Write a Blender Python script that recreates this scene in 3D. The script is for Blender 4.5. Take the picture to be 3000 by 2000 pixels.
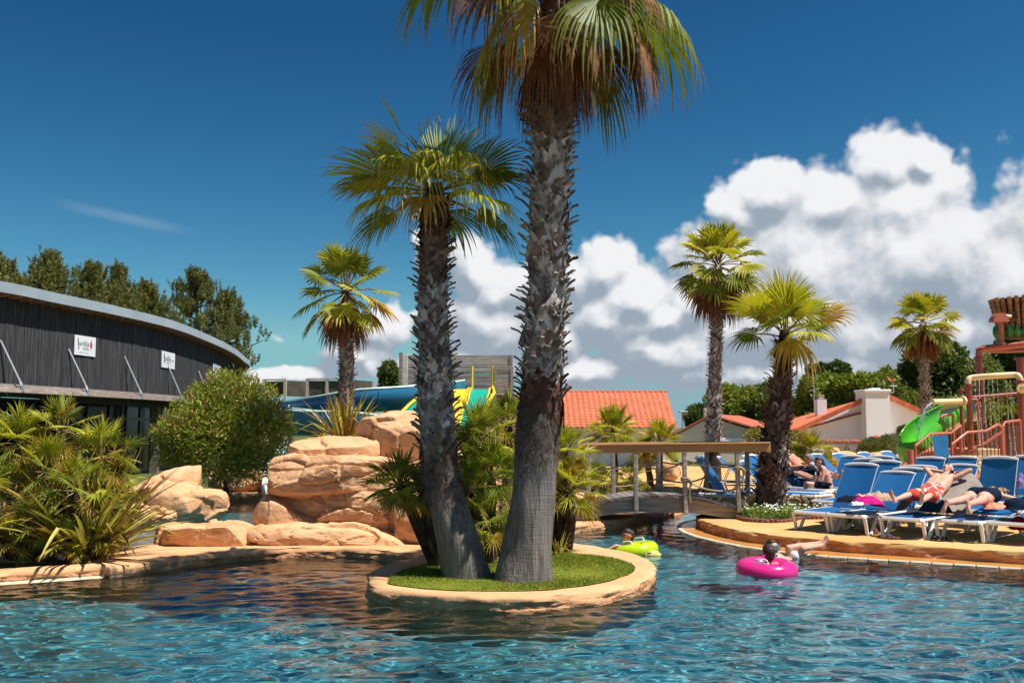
import bpy, bmesh, math, random
import numpy as np
from mathutils import Vector, Matrix, noise as mnoise, geometry as mgeo
R = math.radians
S = bpy.context.scene
C = S.collection
for o in list(bpy.data.objects):
    bpy.data.objects.remove(o)

# ---------------------------------------------------------------- camera
F = 2917.0                      # focal length in pixels of the 3000 px wide frame (35 mm)
TILT = math.atan(250.0 / F)
CAMZ = 2.0
cam_d = bpy.data.cameras.new('camera'); cam = bpy.data.objects.new('camera', cam_d); C.objects.link(cam)
cam_d.lens = 35.0; cam_d.sensor_width = 36.0; cam_d.clip_start = 0.1; cam_d.clip_end = 4000
cam.location = (0, 0, CAMZ); cam.rotation_euler = (R(90) + TILT, 0, 0)
cam_d.dof.use_dof = True; cam_d.dof.focus_distance = 13.5; cam_d.dof.aperture_fstop = 5.0
S.camera = cam

# ---------------------------------------------------------------- sun, sky with cumulus clouds, exposure
SUN_EL = R(62); SUN_DIR = Vector((0.94 * math.cos(SUN_EL), -0.341 * math.cos(SUN_EL), math.sin(SUN_EL))).normalized()
sun_d = bpy.data.lights.new('sun', 'SUN'); sun = bpy.data.objects.new('sun', sun_d); C.objects.link(sun)
sun_d.energy = 5.0; sun_d.angle = R(0.53); sun_d.color = (1.0, 0.95, 0.87)
sun.rotation_euler = SUN_DIR.to_track_quat('Z', 'Y').to_euler(); sun.location = (20, -30, 45)

S.view_settings.view_transform = 'Standard'; S.view_settings.look = 'None'
S.view_settings.exposure = 0.60; S.view_settings.gamma = 1.0; S.view_settings.use_curve_mapping = False

W = bpy.data.worlds.new('World'); S.world = W; W.use_nodes = True
wn, wl = W.node_tree.nodes, W.node_tree.links
wn.clear()
def pix_dir(px, py):
    dx, dy = (px - 1500) / F, (1000 - py) / F
    return Vector((dx, math.cos(TILT) - dy * math.sin(TILT), math.sin(TILT) + dy * math.cos(TILT)))
def pix_angles(px, py):
    v = pix_dir(px, py).normalized()
    return math.degrees(math.atan2(v.x, v.y)), math.degrees(math.asin(v.z))

SKY_GRADE = tuple((k * 10 ** (1 - g), g) for k, g in ((1.455, 2.38), (1.12, 1.78), (0.95, 1.66)))   # per channel gain and gamma of the clear sky
def cloud_group():
    """density of the cumulus field at (azimuth, elevation) in degrees"""
    g = bpy.data.node_groups.new('cloud_density', 'ShaderNodeTree')
    g.interface.new_socket('P', in_out='INPUT', socket_type='NodeSocketVector')
    g.interface.new_socket('D', in_out='OUTPUT', socket_type='NodeSocketFloat')
    g.interface.new_socket('A', in_out='OUTPUT', socket_type='NodeSocketFloat')
    N, L = g.nodes, g.links
    gi, go = N.new('NodeGroupInput'), N.new('NodeGroupOutput')
    def math_(op, a, b=None, c=None):
        n = N.new('ShaderNodeMath'); n.operation = op
        for i, v in enumerate((a, b, c)):
            if v is None: continue
            if isinstance(v, (int, float)): n.inputs[i].default_value = v
            else: L.new(v, n.inputs[i])
        return n.outputs[0]
    def vmath(op, a, b):
        n = N.new('ShaderNodeVectorMath'); n.operation = op
        for i, v in enumerate((a, b)):
            if isinstance(v, tuple): n.inputs[i].default_value = v
            else: L.new(v, n.inputs[i])
        return n.outputs['Value'] if op == 'LENGTH' else n.outputs[0]
    nz = N.new('ShaderNodeTexNoise'); nz.noise_dimensions = '2D'; nz.inputs['Scale'].default_value = 0.28; nz.inputs['Detail'].default_value = 3; nz.inputs['Roughness'].default_value = 0.55
    L.new(gi.outputs[0], nz.inputs['Vector'])
    off = vmath('MULTIPLY', vmath('SUBTRACT', nz.outputs['Color'], (0.5, 0.5, 0.5)), (2.0, 1.6, 0))
    pw = vmath('ADD', gi.outputs[0], off)
    blobs = [  # source pixel centre, radii: the cumulus banks of the photograph
        (2600, 480, 120, 105), (2705, 465, 65, 85), (2670, 600, 170, 150), (2245, 570, 130, 105), (2170, 620, 110, 100), (2420, 600, 150, 110),
        (2380, 760, 300, 210), (2700, 780, 300, 230), (2960, 820, 260, 190), (3230, 760, 320, 230), (2130, 800, 210, 180), (2300, 960, 330, 140), (2750, 980, 380, 150),
        (1770, 790, 110, 100), (1680, 830, 100, 100), (1860, 870, 130, 100), (1960, 930, 130, 100), (1790, 950, 220, 130), (1620, 990, 170, 110), (1930, 1030, 230, 90),
        (1385, 790, 100, 100), (1470, 850, 130, 110), (1420, 960, 190, 130), (1240, 740, 50, 60),
        (1120, 970, 110, 90), (1050, 1040, 140, 60), (1950, 1060, 260, 80), (2300, 1090, 300, 75), (1680, 1090, 230, 55), (1380, 1070, 190, 60), (2800, 1090, 330, 80), (2040, 880, 150, 140), (760, 1100, 110, 36), (900, 1092, 100, 30), (1060, 1075, 80, 50),
        (3700, 900, 420, 190), (-700, 1080, 500, 60), (-1300, 980, 300, 120)]
    acc = None
    for (px, py, rx, ry) in blobs:
        if 0 <= px <= 3000: u, v = pix_angles(px, py)
        else: u, v = (px - 1500) / F * 52, (1250 - py) / F * 57
        ru, rv = rx / F * 57.3 * 1.10, ry / F * 57.3 * 1.10
        dv = vmath('MULTIPLY', vmath('SUBTRACT', pw, (u, v, 0)), (1 / ru, 1 / rv, 0))
        s = math_('SUBTRACT', 1.0, vmath('LENGTH', dv, (0, 0, 0)))
        if acc is None: acc = s
        else: acc = math_('SMOOTH_MAX', acc, s, 0.12)
    # the rest of the sky all round: a loose band of the same clouds low over the horizon
    sep = N.new('ShaderNodeSeparateXYZ'); L.new(gi.outputs[0], sep.inputs[0])
    n2 = N.new('ShaderNodeTexNoise'); n2.noise_dimensions = '2D'; n2.inputs['Scale'].default_value = 0.075; n2.inputs['Detail'].default_value = 2
    L.new(gi.outputs[0], n2.inputs['Vector'])
    far = math_('GREATER_THAN', math_('ABSOLUTE', sep.outputs[0]), 46.0)
    band = math_('SUBTRACT', math_('MULTIPLY', n2.outputs[0], 4.2), math_('ADD', 1.9, math_('MULTIPLY', math_('ABSOLUTE', math_('SUBTRACT', sep.outputs[1], 7.0)), 0.10)))
    band = math_('SUBTRACT', band, math_('MULTIPLY', math_('SUBTRACT', 1.0, far), 5.0))
    # thin layered cloud low over the horizon
    n4 = N.new('ShaderNodeTexNoise'); n4.noise_dimensions = '2D'; n4.inputs['Scale'].default_value = 0.2; n4.inputs['Detail'].default_value = 3
    L.new(vmath('MULTIPLY', pw, (1.0, 2.6, 1.0)), n4.inputs['Vector'])
    low = math_('SUBTRACT', math_('MULTIPLY', math_('SUBTRACT', n4.outputs[0], 0.30), 2.4), math_('MULTIPLY', math_('ABSOLUTE', math_('SUBTRACT', sep.outputs[1], 3.2)), 0.16))
    low = math_('SUBTRACT', low, math_('MULTIPLY', math_('MAXIMUM', math_('SUBTRACT', -4.0, sep.outputs[0]), 0.0), 0.05))
    acc = math_('MAXIMUM', math_('MAXIMUM', math_('MAXIMUM', acc, math_('MULTIPLY', low, 0.62)), band), -2.0)
    # billows
    vo = N.new('ShaderNodeTexVoronoi'); vo.voronoi_dimensions = '2D'; vo.feature = 'F1'; vo.inputs['Scale'].default_value = 0.5; pass
    vo.inputs['Detail'].default_value = 2.0; vo.inputs['Roughness'].default_value = 0.55; vo.inputs['Lacunarity'].default_value = 2.1
    L.new(vmath('ADD', gi.outputs[0], vmath('MULTIPLY', off, (0.45, 0.45, 0))), vo.inputs['Vector'])
    n3 = N.new('ShaderNodeTexNoise'); n3.noise_dimensions = '2D'; n3.inputs['Scale'].default_value = 0.8; n3.inputs['Detail'].default_value = 5; n3.inputs['Roughness'].default_value = 0.55
    L.new(gi.outputs[0], n3.inputs['Vector'])
    bil = math_('MULTIPLY', math_('SUBTRACT', 0.42, vo.outputs['Distance']), 0.50)
    fb = math_('MULTIPLY', math_('SUBTRACT', n3.outputs[0], 0.5), 0.36)
    L.new(math_('ADD', math_('ADD', acc, math_('MULTIPLY', math_('MAXIMUM', math_('SUBTRACT', acc, 0.06), 0.0), 1.1)), math_('ADD', bil, fb)), go.inputs[0]); L.new(acc, go.inputs[1])
    return g

def build_world():
    N, L = wn, wl
    out = N.new('ShaderNodeOutputWorld')
    sky = N.new('ShaderNodeTexSky'); sky.sky_type = 'NISHITA'; sky.sun_disc = False
    sky.sun_elevation = SUN_EL; sky.sun_rotation = math.atan2(SUN_DIR.x, SUN_DIR.y)
    sky.air_density = 1.0; sky.dust_density = 0.25; sky.ozone_density = 2.2; sky.altitude = 20
    tcs = N.new('ShaderNodeTexCoord'); sx = N.new('ShaderNodeSeparateXYZ'); L.new(tcs.outputs['Generated'], sx.inputs[0])
    mz = N.new('ShaderNodeMath'); mz.operation = 'MAXIMUM'; mz.inputs[1].default_value = 0.085; L.new(sx.outputs[2], mz.inputs[0])
    cx = N.new('ShaderNodeCombineXYZ'); L.new(sx.outputs[0], cx.inputs[0]); L.new(sx.outputs[1], cx.inputs[1]); L.new(mz.outputs[0], cx.inputs[2])
    L.new(cx.outputs[0], sky.inputs[0])
    sp = N.new('ShaderNodeSeparateColor'); L.new(sky.outputs[0], sp.inputs[0]); cc = N.new('ShaderNodeCombineColor')
    for i, (k, g) in enumerate(SKY_GRADE):
        n = N.new('ShaderNodeMath'); n.operation = 'POWER'; L.new(sp.outputs[i], n.inputs[0]); n.inputs[1].default_value = g
        n2 = N.new('ShaderNodeMath'); n2.operation = 'MULTIPLY'; L.new(n.outputs[0], n2.inputs[0]); n2.inputs[1].default_value = k; L.new(n2.outputs[0], cc.inputs[i])
    hs = cc
    bsky = N.new('ShaderNodeBackground'); bsky.inputs[1].default_value = 0.082
    L.new(hs.outputs[0], bsky.inputs[0])
    tc = N.new('ShaderNodeTexCoord')
    sep = N.new('ShaderNodeSeparateXYZ'); L.new(tc.outputs['Generated'], sep.inputs[0])
    def m(op, a, b=None, c=None):
        n = N.new('ShaderNodeMath'); n.operation = op
        for i, v in enumerate((a, b, c)):
            if v is None: continue
            if isinstance(v, (int, float)): n.inputs[i].default_value = v
            else: L.new(v, n.inputs[i])
        return n.outputs[0]
    az = m('MULTIPLY', m('ARCTAN2', sep.outputs[0], sep.outputs[1]), 57.29578)
    el = m('MULTIPLY', m('ARCSINE', sep.outputs[2]), 57.29578)
    cmb = N.new('ShaderNodeCombineXYZ'); L.new(az, cmb.inputs[0]); L.new(el, cmb.inputs[1])
    grp = cloud_group()
    def dens(dx, dy):
        ad = N.new('ShaderNodeVectorMath'); ad.operation = 'ADD'; L.new(cmb.outputs[0], ad.inputs[0]); ad.inputs[1].default_value = (dx, dy, 0)
        g = N.new('ShaderNodeGroup'); g.node_tree = grp; L.new(ad.outputs[0], g.inputs[0]); return g.outputs
    (d0, a0), (d1, a1) = dens(0, 0), dens(0.35, 0.85)
    def ramp(v, a, b):
        n = N.new('ShaderNodeMapRange'); n.interpolation_type = 'SMOOTHSTEP'; L.new(v, n.inputs[0]); n.inputs[1].default_value = a; n.inputs[2].default_value = b; return n.outputs[0]
    alpha = ramp(m('ADD', d0, m('MULTIPLY', m('SUBTRACT', el, 7.0), 0.012)), -0.10, 0.46)
    lit = m('ADD', m('MULTIPLY', m('SUBTRACT', d0, d1), 0.62), m('MULTIPLY', m('SUBTRACT', a0, a1), 0.75))
    lit = m('ADD', lit, m('MULTIPLY', m('SUBTRACT', el, 7.0), 0.050))
    soft = N.new('ShaderNodeTexNoise'); soft.noise_dimensions = '2D'; soft.inputs['Scale'].default_value = 0.22; soft.inputs['Detail'].default_value = 3; L.new(cmb.outputs[0], soft.inputs['Vector'])
    lit = m('ADD', lit, m('MULTIPLY', m('SUBTRACT', soft.outputs[0], 0.5), 1.5))
    shade = ramp(lit, -0.50, 0.72)
    mixc = N.new('ShaderNodeMix'); mixc.data_type = 'RGBA'; L.new(shade, mixc.inputs[0])
    mixc.inputs[6].default_value = (0.33, 0.40, 0.48, 1); mixc.inputs[7].default_value = (0.90, 0.91, 0.93, 1)
    bcl = N.new('ShaderNodeBackground'); bcl.inputs[1].default_value = 0.65; L.new(mixc.outputs[2], bcl.inputs[0])
    # a faint high contrail streak
    px0, py0 = pix_angles(110, 580); px1, py1 = pix_angles(610, 690)
    L0 = math.hypot(px1 - px0, py1 - py0); ux, uy = (px1 - px0) / L0, (py1 - py0) / L0
    along = m('ADD', m('MULTIPLY', m('SUBTRACT', az, px0), ux), m('MULTIPLY', m('SUBTRACT', el, py0), uy))
    acr = m('SUBTRACT', m('MULTIPLY', m('SUBTRACT', az, px0), -uy), m('MULTIPLY', m('SUBTRACT', el, py0), -ux))
    streak = m('MULTIPLY', m('SUBTRACT', 1.0, ramp(m('ABSOLUTE', acr), 0.05, 0.42)), m('MULTIPLY', ramp(along, 0, 3.5), m('SUBTRACT', 1.0, ramp(along, L0 - 4, L0))))
    alpha = m('MAXIMUM', alpha, m('MULTIPLY', streak, 0.10))
    alpha = m('MULTIPLY', alpha, m('GREATER_THAN', el, -0.5))
    # thin pale veil of distant cloud low over the horizon, thicker to the right of the view and on round
    vn = N.new('ShaderNodeTexNoise'); vn.noise_dimensions = '2D'; vn.inputs['Scale'].default_value = 0.16; vn.inputs['Detail'].default_value = 4
    vm = N.new('ShaderNodeVectorMath'); vm.operation = 'MULTIPLY'; L.new(cmb.outputs[0], vm.inputs[0]); vm.inputs[1].default_value = (1.0, 2.4, 1.0); L.new(vm.outputs[0], vn.inputs['Vector'])
    veil = m('MULTIPLY', m('MULTIPLY', m('SUBTRACT', 1.0, ramp(el, 2.0, 9.5)), ramp(az, -9.0, 3.0)), ramp(vn.outputs[0], 0.22, 0.66))
    alpha = m('MAXIMUM', alpha, m('MULTIPLY', veil, 0.72))
    mx = N.new('ShaderNodeMixShader'); L.new(alpha, mx.inputs[0]); L.new(bsky.outputs[0], mx.inputs[1]); L.new(bcl.outputs[0], mx.inputs[2])
    L.new(mx.outputs[0], out.inputs[0])
build_world()
W.cycles.sampling_method = 'MANUAL'; W.cycles.sample_map_resolution = 512
S.cycles.max_bounces = 8; S.cycles.diffuse_bounces = 3; S.cycles.glossy_bounces = 4; S.cycles.transmission_bounces = 6; S.cycles.transparent_max_bounces = 12
S.cycles.sample_clamp_indirect = 6.0; S.cycles.blur_glossy = 0.5
S.cycles.caustics_reflective = False
S.cycles.use_denoising = True

# ---------------------------------------------------------------- helpers
rng = random.Random(7)
def at(px, py, d):
    """world point seen at source pixel (px, py) at depth Y = d"""
    v = pix_dir(px, py); k = d / v.y
    return Vector((v.x * k, d, CAMZ + v.z * k))
def gp(px, py, z=0.0):
    """world point seen at source pixel (px, py) on the level z"""
    v = pix_dir(px, py); k = (z - CAMZ) / v.z
    return Vector((v.x * k, v.y * k, z))
def tag(o, label=None, cat=None, group=None, kind=None):
    if label: o['label'] = label
    if cat: o['category'] = cat
    if group: o['group'] = group
    if kind: o['kind'] = kind
    return o
def thing(name, loc, label=None, cat=None, group=None, rz=0.0):
    o = bpy.data.objects.new(name, None); C.objects.link(o); o.empty_display_size = 0.2
    o.location = loc; o.rotation_euler = (0, 0, rz)
    return tag(o, label, cat, group)
def wloc(o):
    v = Vector((0, 0, 0))
    while o is not None: v = v + o.location; o = o.parent
    return v
def mesh_data(name, verts, faces, mats, smooth=False, fm=None, cols=None):
    me = bpy.data.meshes.new(name)
    if isinstance(verts, np.ndarray): verts = verts.tolist()
    if isinstance(faces, np.ndarray): faces = faces.tolist()
    me.from_pydata(verts, [], faces)
    for m in (mats if isinstance(mats, (list, tuple)) else [mats]): me.materials.append(m)
    if fm is not None: me.polygons.foreach_set('material_index', np.asarray(fm, dtype=np.int32))
    if smooth is True: me.polygons.foreach_set('use_smooth', np.ones(len(me.polygons), dtype=bool))
    if cols is not None:
        a = me.attributes.new('tip', 'FLOAT', 'POINT'); a.data.foreach_set('value', np.asarray(cols, dtype=np.float32))
    me.update()
    return me
def obj(name, verts, faces, mats, parent=None, world=True, smooth=False, fm=None, cols=None):
    if parent is not None and world and len(verts):
        off = wloc(parent); verts = np.asarray(verts, dtype=float) - np.array(off)
    o = bpy.data.objects.new(name, mesh_data(name, verts, faces, mats, smooth, fm, cols)); C.objects.link(o)
    if parent is not None: o.parent = parent
    return o
def instance(src, parent, loc=(0, 0, 0), rot=(0, 0, 0), scale=(1, 1, 1), name=None):
    o = src.copy() if isinstance(src, bpy.types.Object) else bpy.data.objects.new(name, src)
    o.parent = parent; o.location = loc; o.rotation_euler = rot; o.scale = scale
    C.objects.link(o); return o
def copy_tree(o, parent=None):
    c = o.copy(); C.objects.link(c); c.parent = parent
    for ch in list(o.children): copy_tree(ch, c)
    return c

class MB:
    """mesh builder: collects shapes, builds ONE mesh object"""
    def __init__(s): s.v = []; s.f = []; s.m = []
    def add(s, verts, faces, mi=0):
        b = len(s.v); s.v.extend([tuple(p) for p in verts]); s.f.extend([tuple(i + b for i in f) for f in faces]); s.m.extend([mi] * len(faces)); return s
    def box(s, c, size, rot=None, mi=0, bevel=0.0):
        x, y, z = size[0] / 2, size[1] / 2, size[2] / 2
        if bevel > 0:
            b = min(bevel, x * .9, y * .9, z * .9); P = []; idx = {}
            pts = []
            for sx in (-1, 1):
                for sy in (-1, 1):
                    for sz in (-1, 1):
                        for ax in range(3):
                            e = [x - b, y - b, z - b]; e[ax] = (x, y, z)[ax]
                            idx[(sx, sy, sz, ax)] = len(pts); pts.append((sx * e[0], sy * e[1], sz * e[2]))
            fs = []
            for ax in range(3):
                u, w = (ax + 1) % 3, (ax + 2) % 3
                for sg in (-1, 1):
                    q = []
                    for (a, c2) in ((-1, -1), (1, -1), (1, 1), (-1, 1)):
                        k = [0, 0, 0]; k[ax] = sg; k[u] = a; k[w] = c2; q.append(idx[(k[0], k[1], k[2], ax)])
                    fs.append(q if sg > 0 else q[::-1])
            for ax in range(3):   # edges along ax
                u, w = (ax + 1) % 3, (ax + 2) % 3
                for a in (-1, 1):
                    for c2 in (-1, 1):
                        k0 = [0, 0, 0]; k0[ax] = -1; k0[u] = a; k0[w] = c2; k1 = list(k0); k1[ax] = 1
                        q = [idx[(*k0, u)], idx[(*k1, u)], idx[(*k1, w)], idx[(*k0, w)]]
                        fs.append(q if a * c2 < 0 else q[::-1])
            for sx in (-1, 1):
                for sy in (-1, 1):
                    for sz in (-1, 1):
                        q = [idx[(sx, sy, sz, i)] for i in range(3)]
                        fs.append(q if sx * sy * sz > 0 else q[::-1])
        else:
            pts = [(-x, -y, -z), (x, -y, -z), (x, y, -z), (-x, y, -z), (-x, -y, z), (x, -y, z), (x, y, z), (-x, y, z)]
            fs = [(0, 3, 2, 1), (4, 5, 6, 7), (0, 1, 5, 4), (1, 2, 6, 5), (2, 3, 7, 6), (3, 0, 4, 7)]
        c = Vector(c)
        if rot is not None:
            M = rot if isinstance(rot, Matrix) else Matrix.Rotation(rot, 3, 'Z')
            pts = [M @ Vector(p) for p in pts]
        return s.add([Vector(p) + c for p in pts], fs, mi)
    def beam(s, a, b, w, h, mi=0, up=(0, 0, 1), bevel=0.0):
        a, b = Vector(a), Vector(b); t = (b - a); L = t.length; t.normalize(); u = Vector(up)
        x = t.cross(u)
        if x.length < 1e-4: x = t.cross(Vector((0, 1, 0)))
        x.normalize(); z = x.cross(t)
        M = Matrix((x, t, z)).transposed()
        return s.box((a + b) / 2, (w, L, h), M, mi, bevel)
    def tube(s, path, rad, n=8, mi=0, cap=True, flat=None):
        path = [Vector(p) for p in path]; k = len(path)
        rad = rad if isinstance(rad, (list, tuple)) else [rad] * k
        rings = []; ref = None
        for i, p in enumerate(path):
            t = (path[min(i + 1, k - 1)] - path[max(i - 1, 0)])
            t = t.normalized() if t.length > 1e-9 else Vector((0, 0, 1))
            if ref is None:
                ref = Vector((0, 0, 1)) if abs(t.z) < .9 else Vector((1, 0, 0))
            x = t.cross(ref)
            if x.length < 1e-6: x = t.cross(Vector((0, 1, 0)))
            x.normalize(); y = x.cross(t).normalized(); ref = y
            fl = 1.0 if flat is None else flat
            rings.append([p + (x * math.cos(a) + y * math.sin(a) * fl) * rad[i] for a in (2 * math.pi * j / n for j in range(n))])
        vs = [q for r in rings for q in r]; fs = []
        for i in range(k - 1):
            for j in range(n):
                j2 = (j + 1) % n; fs.append((i * n + j, i * n + j2, (i + 1) * n + j2, (i + 1) * n + j)[::-1])
        if cap: fs.append(tuple(range(n))); fs.append(tuple((k - 1) * n + j for j in range(n))[::-1])
        return s.add(vs, fs, mi)
    def lathe(s, c, prof, n=24, mi=0, axis=None, cap=True):
        """prof: list of (radius, height)"""
        c = Vector(c); M = axis or Matrix.Identity(3)
        vs = [M @ Vector((r * math.cos(2 * math.pi * j / n), r * math.sin(2 * math.pi * j / n), h)) + c for r, h in prof for j in range(n)]
        fs = [(i * n + j, i * n + (j + 1) % n, (i + 1) * n + (j + 1) % n, (i + 1) * n + j) for i in range(len(prof) - 1) for j in range(n)]
        if cap: fs.append(tuple(range(n))[::-1]); fs.append(tuple((len(prof) - 1) * n + j for j in range(n)))
        return s.add(vs, fs, mi)
    def torus(s, c, Rr, r, n=40, m=16, mi=0, M=None, sz=1.0):
        c = Vector(c); M = M or Matrix.Identity(3); vs = []
        for i in range(n):
            a = 2 * math.pi * i / n
            for j in range(m):
                b = 2 * math.pi * j / m; q = Rr + r * math.cos(b)
                vs.append(M @ Vector((q * math.cos(a), q * math.sin(a), r * sz * math.sin(b))) + c)
        fs = [(i * m + j, ((i + 1) % n) * m + j, ((i + 1) % n) * m + (j + 1) % m, i * m + (j + 1) % m) for i in range(n) for j in range(m)]
        return s.add(vs, fs, mi)
    def strip(s, A, B, mi=0):
        """quads between two polylines"""
        n = len(A); vs = list(A) + list(B); return s.add(vs, [(i, i + 1, n + i + 1, n + i) for i in range(n - 1)], mi)
    def build(s, name, mats, parent=None, world=True, smooth=False):
        multi = isinstance(mats, (list, tuple))
        o = obj(name, s.v, s.f, mats, parent, world, smooth, s.m if multi else None)
        if smooth == 'auto': auto_smooth(o)
        return o
def auto_smooth(o, deg=38):
    me = o.data
    me.polygons.foreach_set('use_smooth', np.ones(len(me.polygons), dtype=bool))
    me.set_sharp_from_angle(angle=R(deg))

def catmull(pts, sub=8, closed=False):
    P = [Vector(p) for p in pts]; n = len(P); out = []
    rngi = range(n if closed else n - 1)
    for i in rngi:
        if closed: p0, p1, p2, p3 = P[i - 1], P[i], P[(i + 1) % n], P[(i + 2) % n]
        else: p0, p1, p2, p3 = P[max(i - 1, 0)], P[i], P[i + 1], P[min(i + 2, n - 1)]
        for j in range(sub):
            t = j / sub
            out.append(0.5 * ((2 * p1) + (p2 - p0) * t + (2 * p0 - 5 * p1 + 4 * p2 - p3) * t * t + (3 * p1 - p0 - 3 * p2 + p3) * t ** 3))
    if not closed: out.append(P[-1].copy())
    return out
def resample(pts, step, closed=False):
    P = [Vector(p) for p in pts]
    if closed: P = P + [P[0]]
    L = [0.0]
    for a, b in zip(P, P[1:]): L.append(L[-1] + (b - a).length)
    n = max(2, int(round(L[-1] / step))); out = []; k = 0
    for i in range(n if closed else n + 1):
        d = L[-1] * i / n
        while k < len(L) - 2 and L[k + 1] < d: k += 1
        seg = L[k + 1] - L[k]; out.append(P[k].lerp(P[k + 1], (d - L[k]) / seg if seg > 1e-9 else 0))
    return out
def fbm(p, sc=1.0, oct=4, seed=0.0):
    return mnoise.fractal(Vector((p[0] * sc + seed, p[1] * sc - seed * .7, p[2] * sc + seed * 1.3)), 1.0, 2.0, oct)

# ---------------------------------------------------------------- materials
M = {}
def mat(name, c1, c2=None, scale=4.0, rough=0.7, bump=0.0, bscale=30.0, detail=6.0, stretch=(1, 1, 1), lo=0.35, hi=0.65, spec=0.3,
        c3=None, scale3=1.2, lo3=0.5, hi3=0.7, rand=0.0, coat=0.0, transl=0.0, tip=None, tip2=None, coords='Object', emis=None, bdist=0.02, ndist=0.0):
    m = bpy.data.materials.new(name); m.use_nodes = True; M[name] = m
    N, L = m.node_tree.nodes, m.node_tree.links
    b = N['Principled BSDF']; b.inputs['Roughness'].default_value = rough; b.inputs['Specular IOR Level'].default_value = spec
    b.inputs['Base Color'].default_value = (*c1, 1)
    if coat: b.inputs['Coat Weight'].default_value = coat; b.inputs['Coat Roughness'].default_value = 0.15
    tc = N.new('ShaderNodeTexCoord'); mp = N.new('ShaderNodeMapping'); mp.inputs['Scale'].default_value = stretch
    L.new(tc.outputs[coords], mp.inputs[0])
    col = None
    def mixrgb(f, a, bb, blend='MIX'):
        n = N.new('ShaderNodeMix'); n.data_type = 'RGBA'; n.blend_type = blend
        for sock, v in ((n.inputs[0], f), (n.inputs[6], a), (n.inputs[7], bb)):
            if isinstance(v, (int, float)): sock.default_value = v
            elif isinstance(v, tuple): sock.default_value = (*v, 1) if len(v) == 3 else v
            else: L.new(v, sock)
        return n.outputs[2]
    def noise_(sc, lo_, hi_, det=detail):
        n = N.new('ShaderNodeTexNoise'); n.inputs['Scale'].default_value = sc; n.inputs['Detail'].default_value = det; n.inputs['Distortion'].default_value = ndist
        L.new(mp.outputs[0], n.inputs['Vector'])
        r = N.new('ShaderNodeMapRange'); r.inputs[1].default_value = lo_; r.inputs[2].default_value = hi_; L.new(n.outputs[0], r.inputs[0]); return r.outputs[0], n.outputs[0]
    if c2 is not None:
        f, _ = noise_(scale, lo, hi); col = mixrgb(f, c1, c2)
    if c3 is not None:
        f, _ = noise_(scale3, lo3, hi3, 3.0); col = mixrgb(f, col if col is not None else c1, c3)
    if tip is not None:
        at_ = N.new('ShaderNodeAttribute'); at_.attribute_name = 'tip'
        r = N.new('ShaderNodeMapRange'); r.inputs[1].default_value = 0.74; r.inputs[2].default_value = 1.05; L.new(at_.outputs['Fac'], r.inputs[0])
        col = mixrgb(r.outputs[0], col if col is not None else c1, tip)
    if rand:
        oi = N.new('ShaderNodeObjectInfo'); r = N.new('ShaderNodeMapRange'); r.inputs[3].default_value = 1 - rand; r.inputs[4].default_value = 1 + rand
        L.new(oi.outputs['Random'], r.inputs[0])
        cb = N.new('ShaderNodeCombineColor')
        for i in range(3): L.new(r.outputs[0], cb.inputs[i])
        col = mixrgb(1.0, col if col is not None else c1, cb.outputs[0], 'MULTIPLY')
    if col is not None: L.new(col, b.inputs['Base Color'])
    if bump:
        _, raw = noise_(bscale, 0, 1, 5.0)
        bp = N.new('ShaderNodeBump'); bp.inputs['Strength'].default_value = bump; bp.inputs['Distance'].default_value = bdist; L.new(raw, bp.inputs['Height']); L.new(bp.outputs[0], b.inputs['Normal'])
    if transl:
        out = N['Material Output']; tr = N.new('ShaderNodeBsdfTranslucent'); ad = N.new('ShaderNodeMixShader'); ad.inputs[0].default_value = transl
        if col is not None: L.new(mixrgb(1.0, col, (1.5, 1.45, 0.8), 'MULTIPLY'), tr.inputs[0])
        else: tr.inputs[0].default_value = (*c1, 1)
        L.new(b.outputs[0], ad.inputs[1]); L.new(tr.outputs[0], ad.inputs[2]); L.new(ad.outputs[0], out.inputs[0])
    if emis is not None:
        b.inputs['Emission Color'].default_value = (*c1, 1); b.inputs['Emission Strength'].default_value = emis
    return m

mat('rock', (0.69, 0.405, 0.225), (0.60, 0.325, 0.165), scale=1.6, rough=0.9, bump=0.5, bscale=14, c3=(0.47, 0.245, 0.115), scale3=2.8, lo3=0.56, hi3=0.72, spec=0.15, bdist=0.03)
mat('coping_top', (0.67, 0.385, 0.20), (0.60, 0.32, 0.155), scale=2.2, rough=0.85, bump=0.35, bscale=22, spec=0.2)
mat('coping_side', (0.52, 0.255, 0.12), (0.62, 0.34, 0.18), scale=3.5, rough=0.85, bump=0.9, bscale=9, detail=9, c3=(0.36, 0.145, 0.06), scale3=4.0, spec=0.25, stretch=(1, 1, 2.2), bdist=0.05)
mat('deck', (0.62, 0.36, 0.145), (0.55, 0.295, 0.11), scale=0.9, rough=0.85, bump=0.15, bscale=60, c3=(0.63, 0.41, 0.18), scale3=0.5, spec=0.2)
mat('pale_paving', (0.62, 0.47, 0.33), (0.56, 0.42, 0.29), scale=2, rough=0.85, bump=0.1, bscale=50)
mat('white_tile', (0.66, 0.57, 0.45), (0.56, 0.46, 0.33), scale=5, rough=0.45)
mat('wet_orange', (0.56, 0.26, 0.07), (0.5, 0.21, 0.05), scale=4, rough=0.25, spec=0.5)
mat('turf', (0.17, 0.20, 0.012), (0.13, 0.165, 0.010), scale=9, rough=0.8, rand=0.0, c3=(0.22, 0.22, 0.02), scale3=3.0)
mat('soil', (0.06, 0.045, 0.025), (0.09, 0.10, 0.03), scale=0.6, rough=0.95)
mat('meadow', (0.06, 0.085, 0.02), (0.09, 0.10, 0.03), scale=0.05, rough=0.95)
mat('pool_floor', (0.095, 0.235, 0.30), (0.115, 0.27, 0.335), scale=0.8, rough=0.6)
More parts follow.
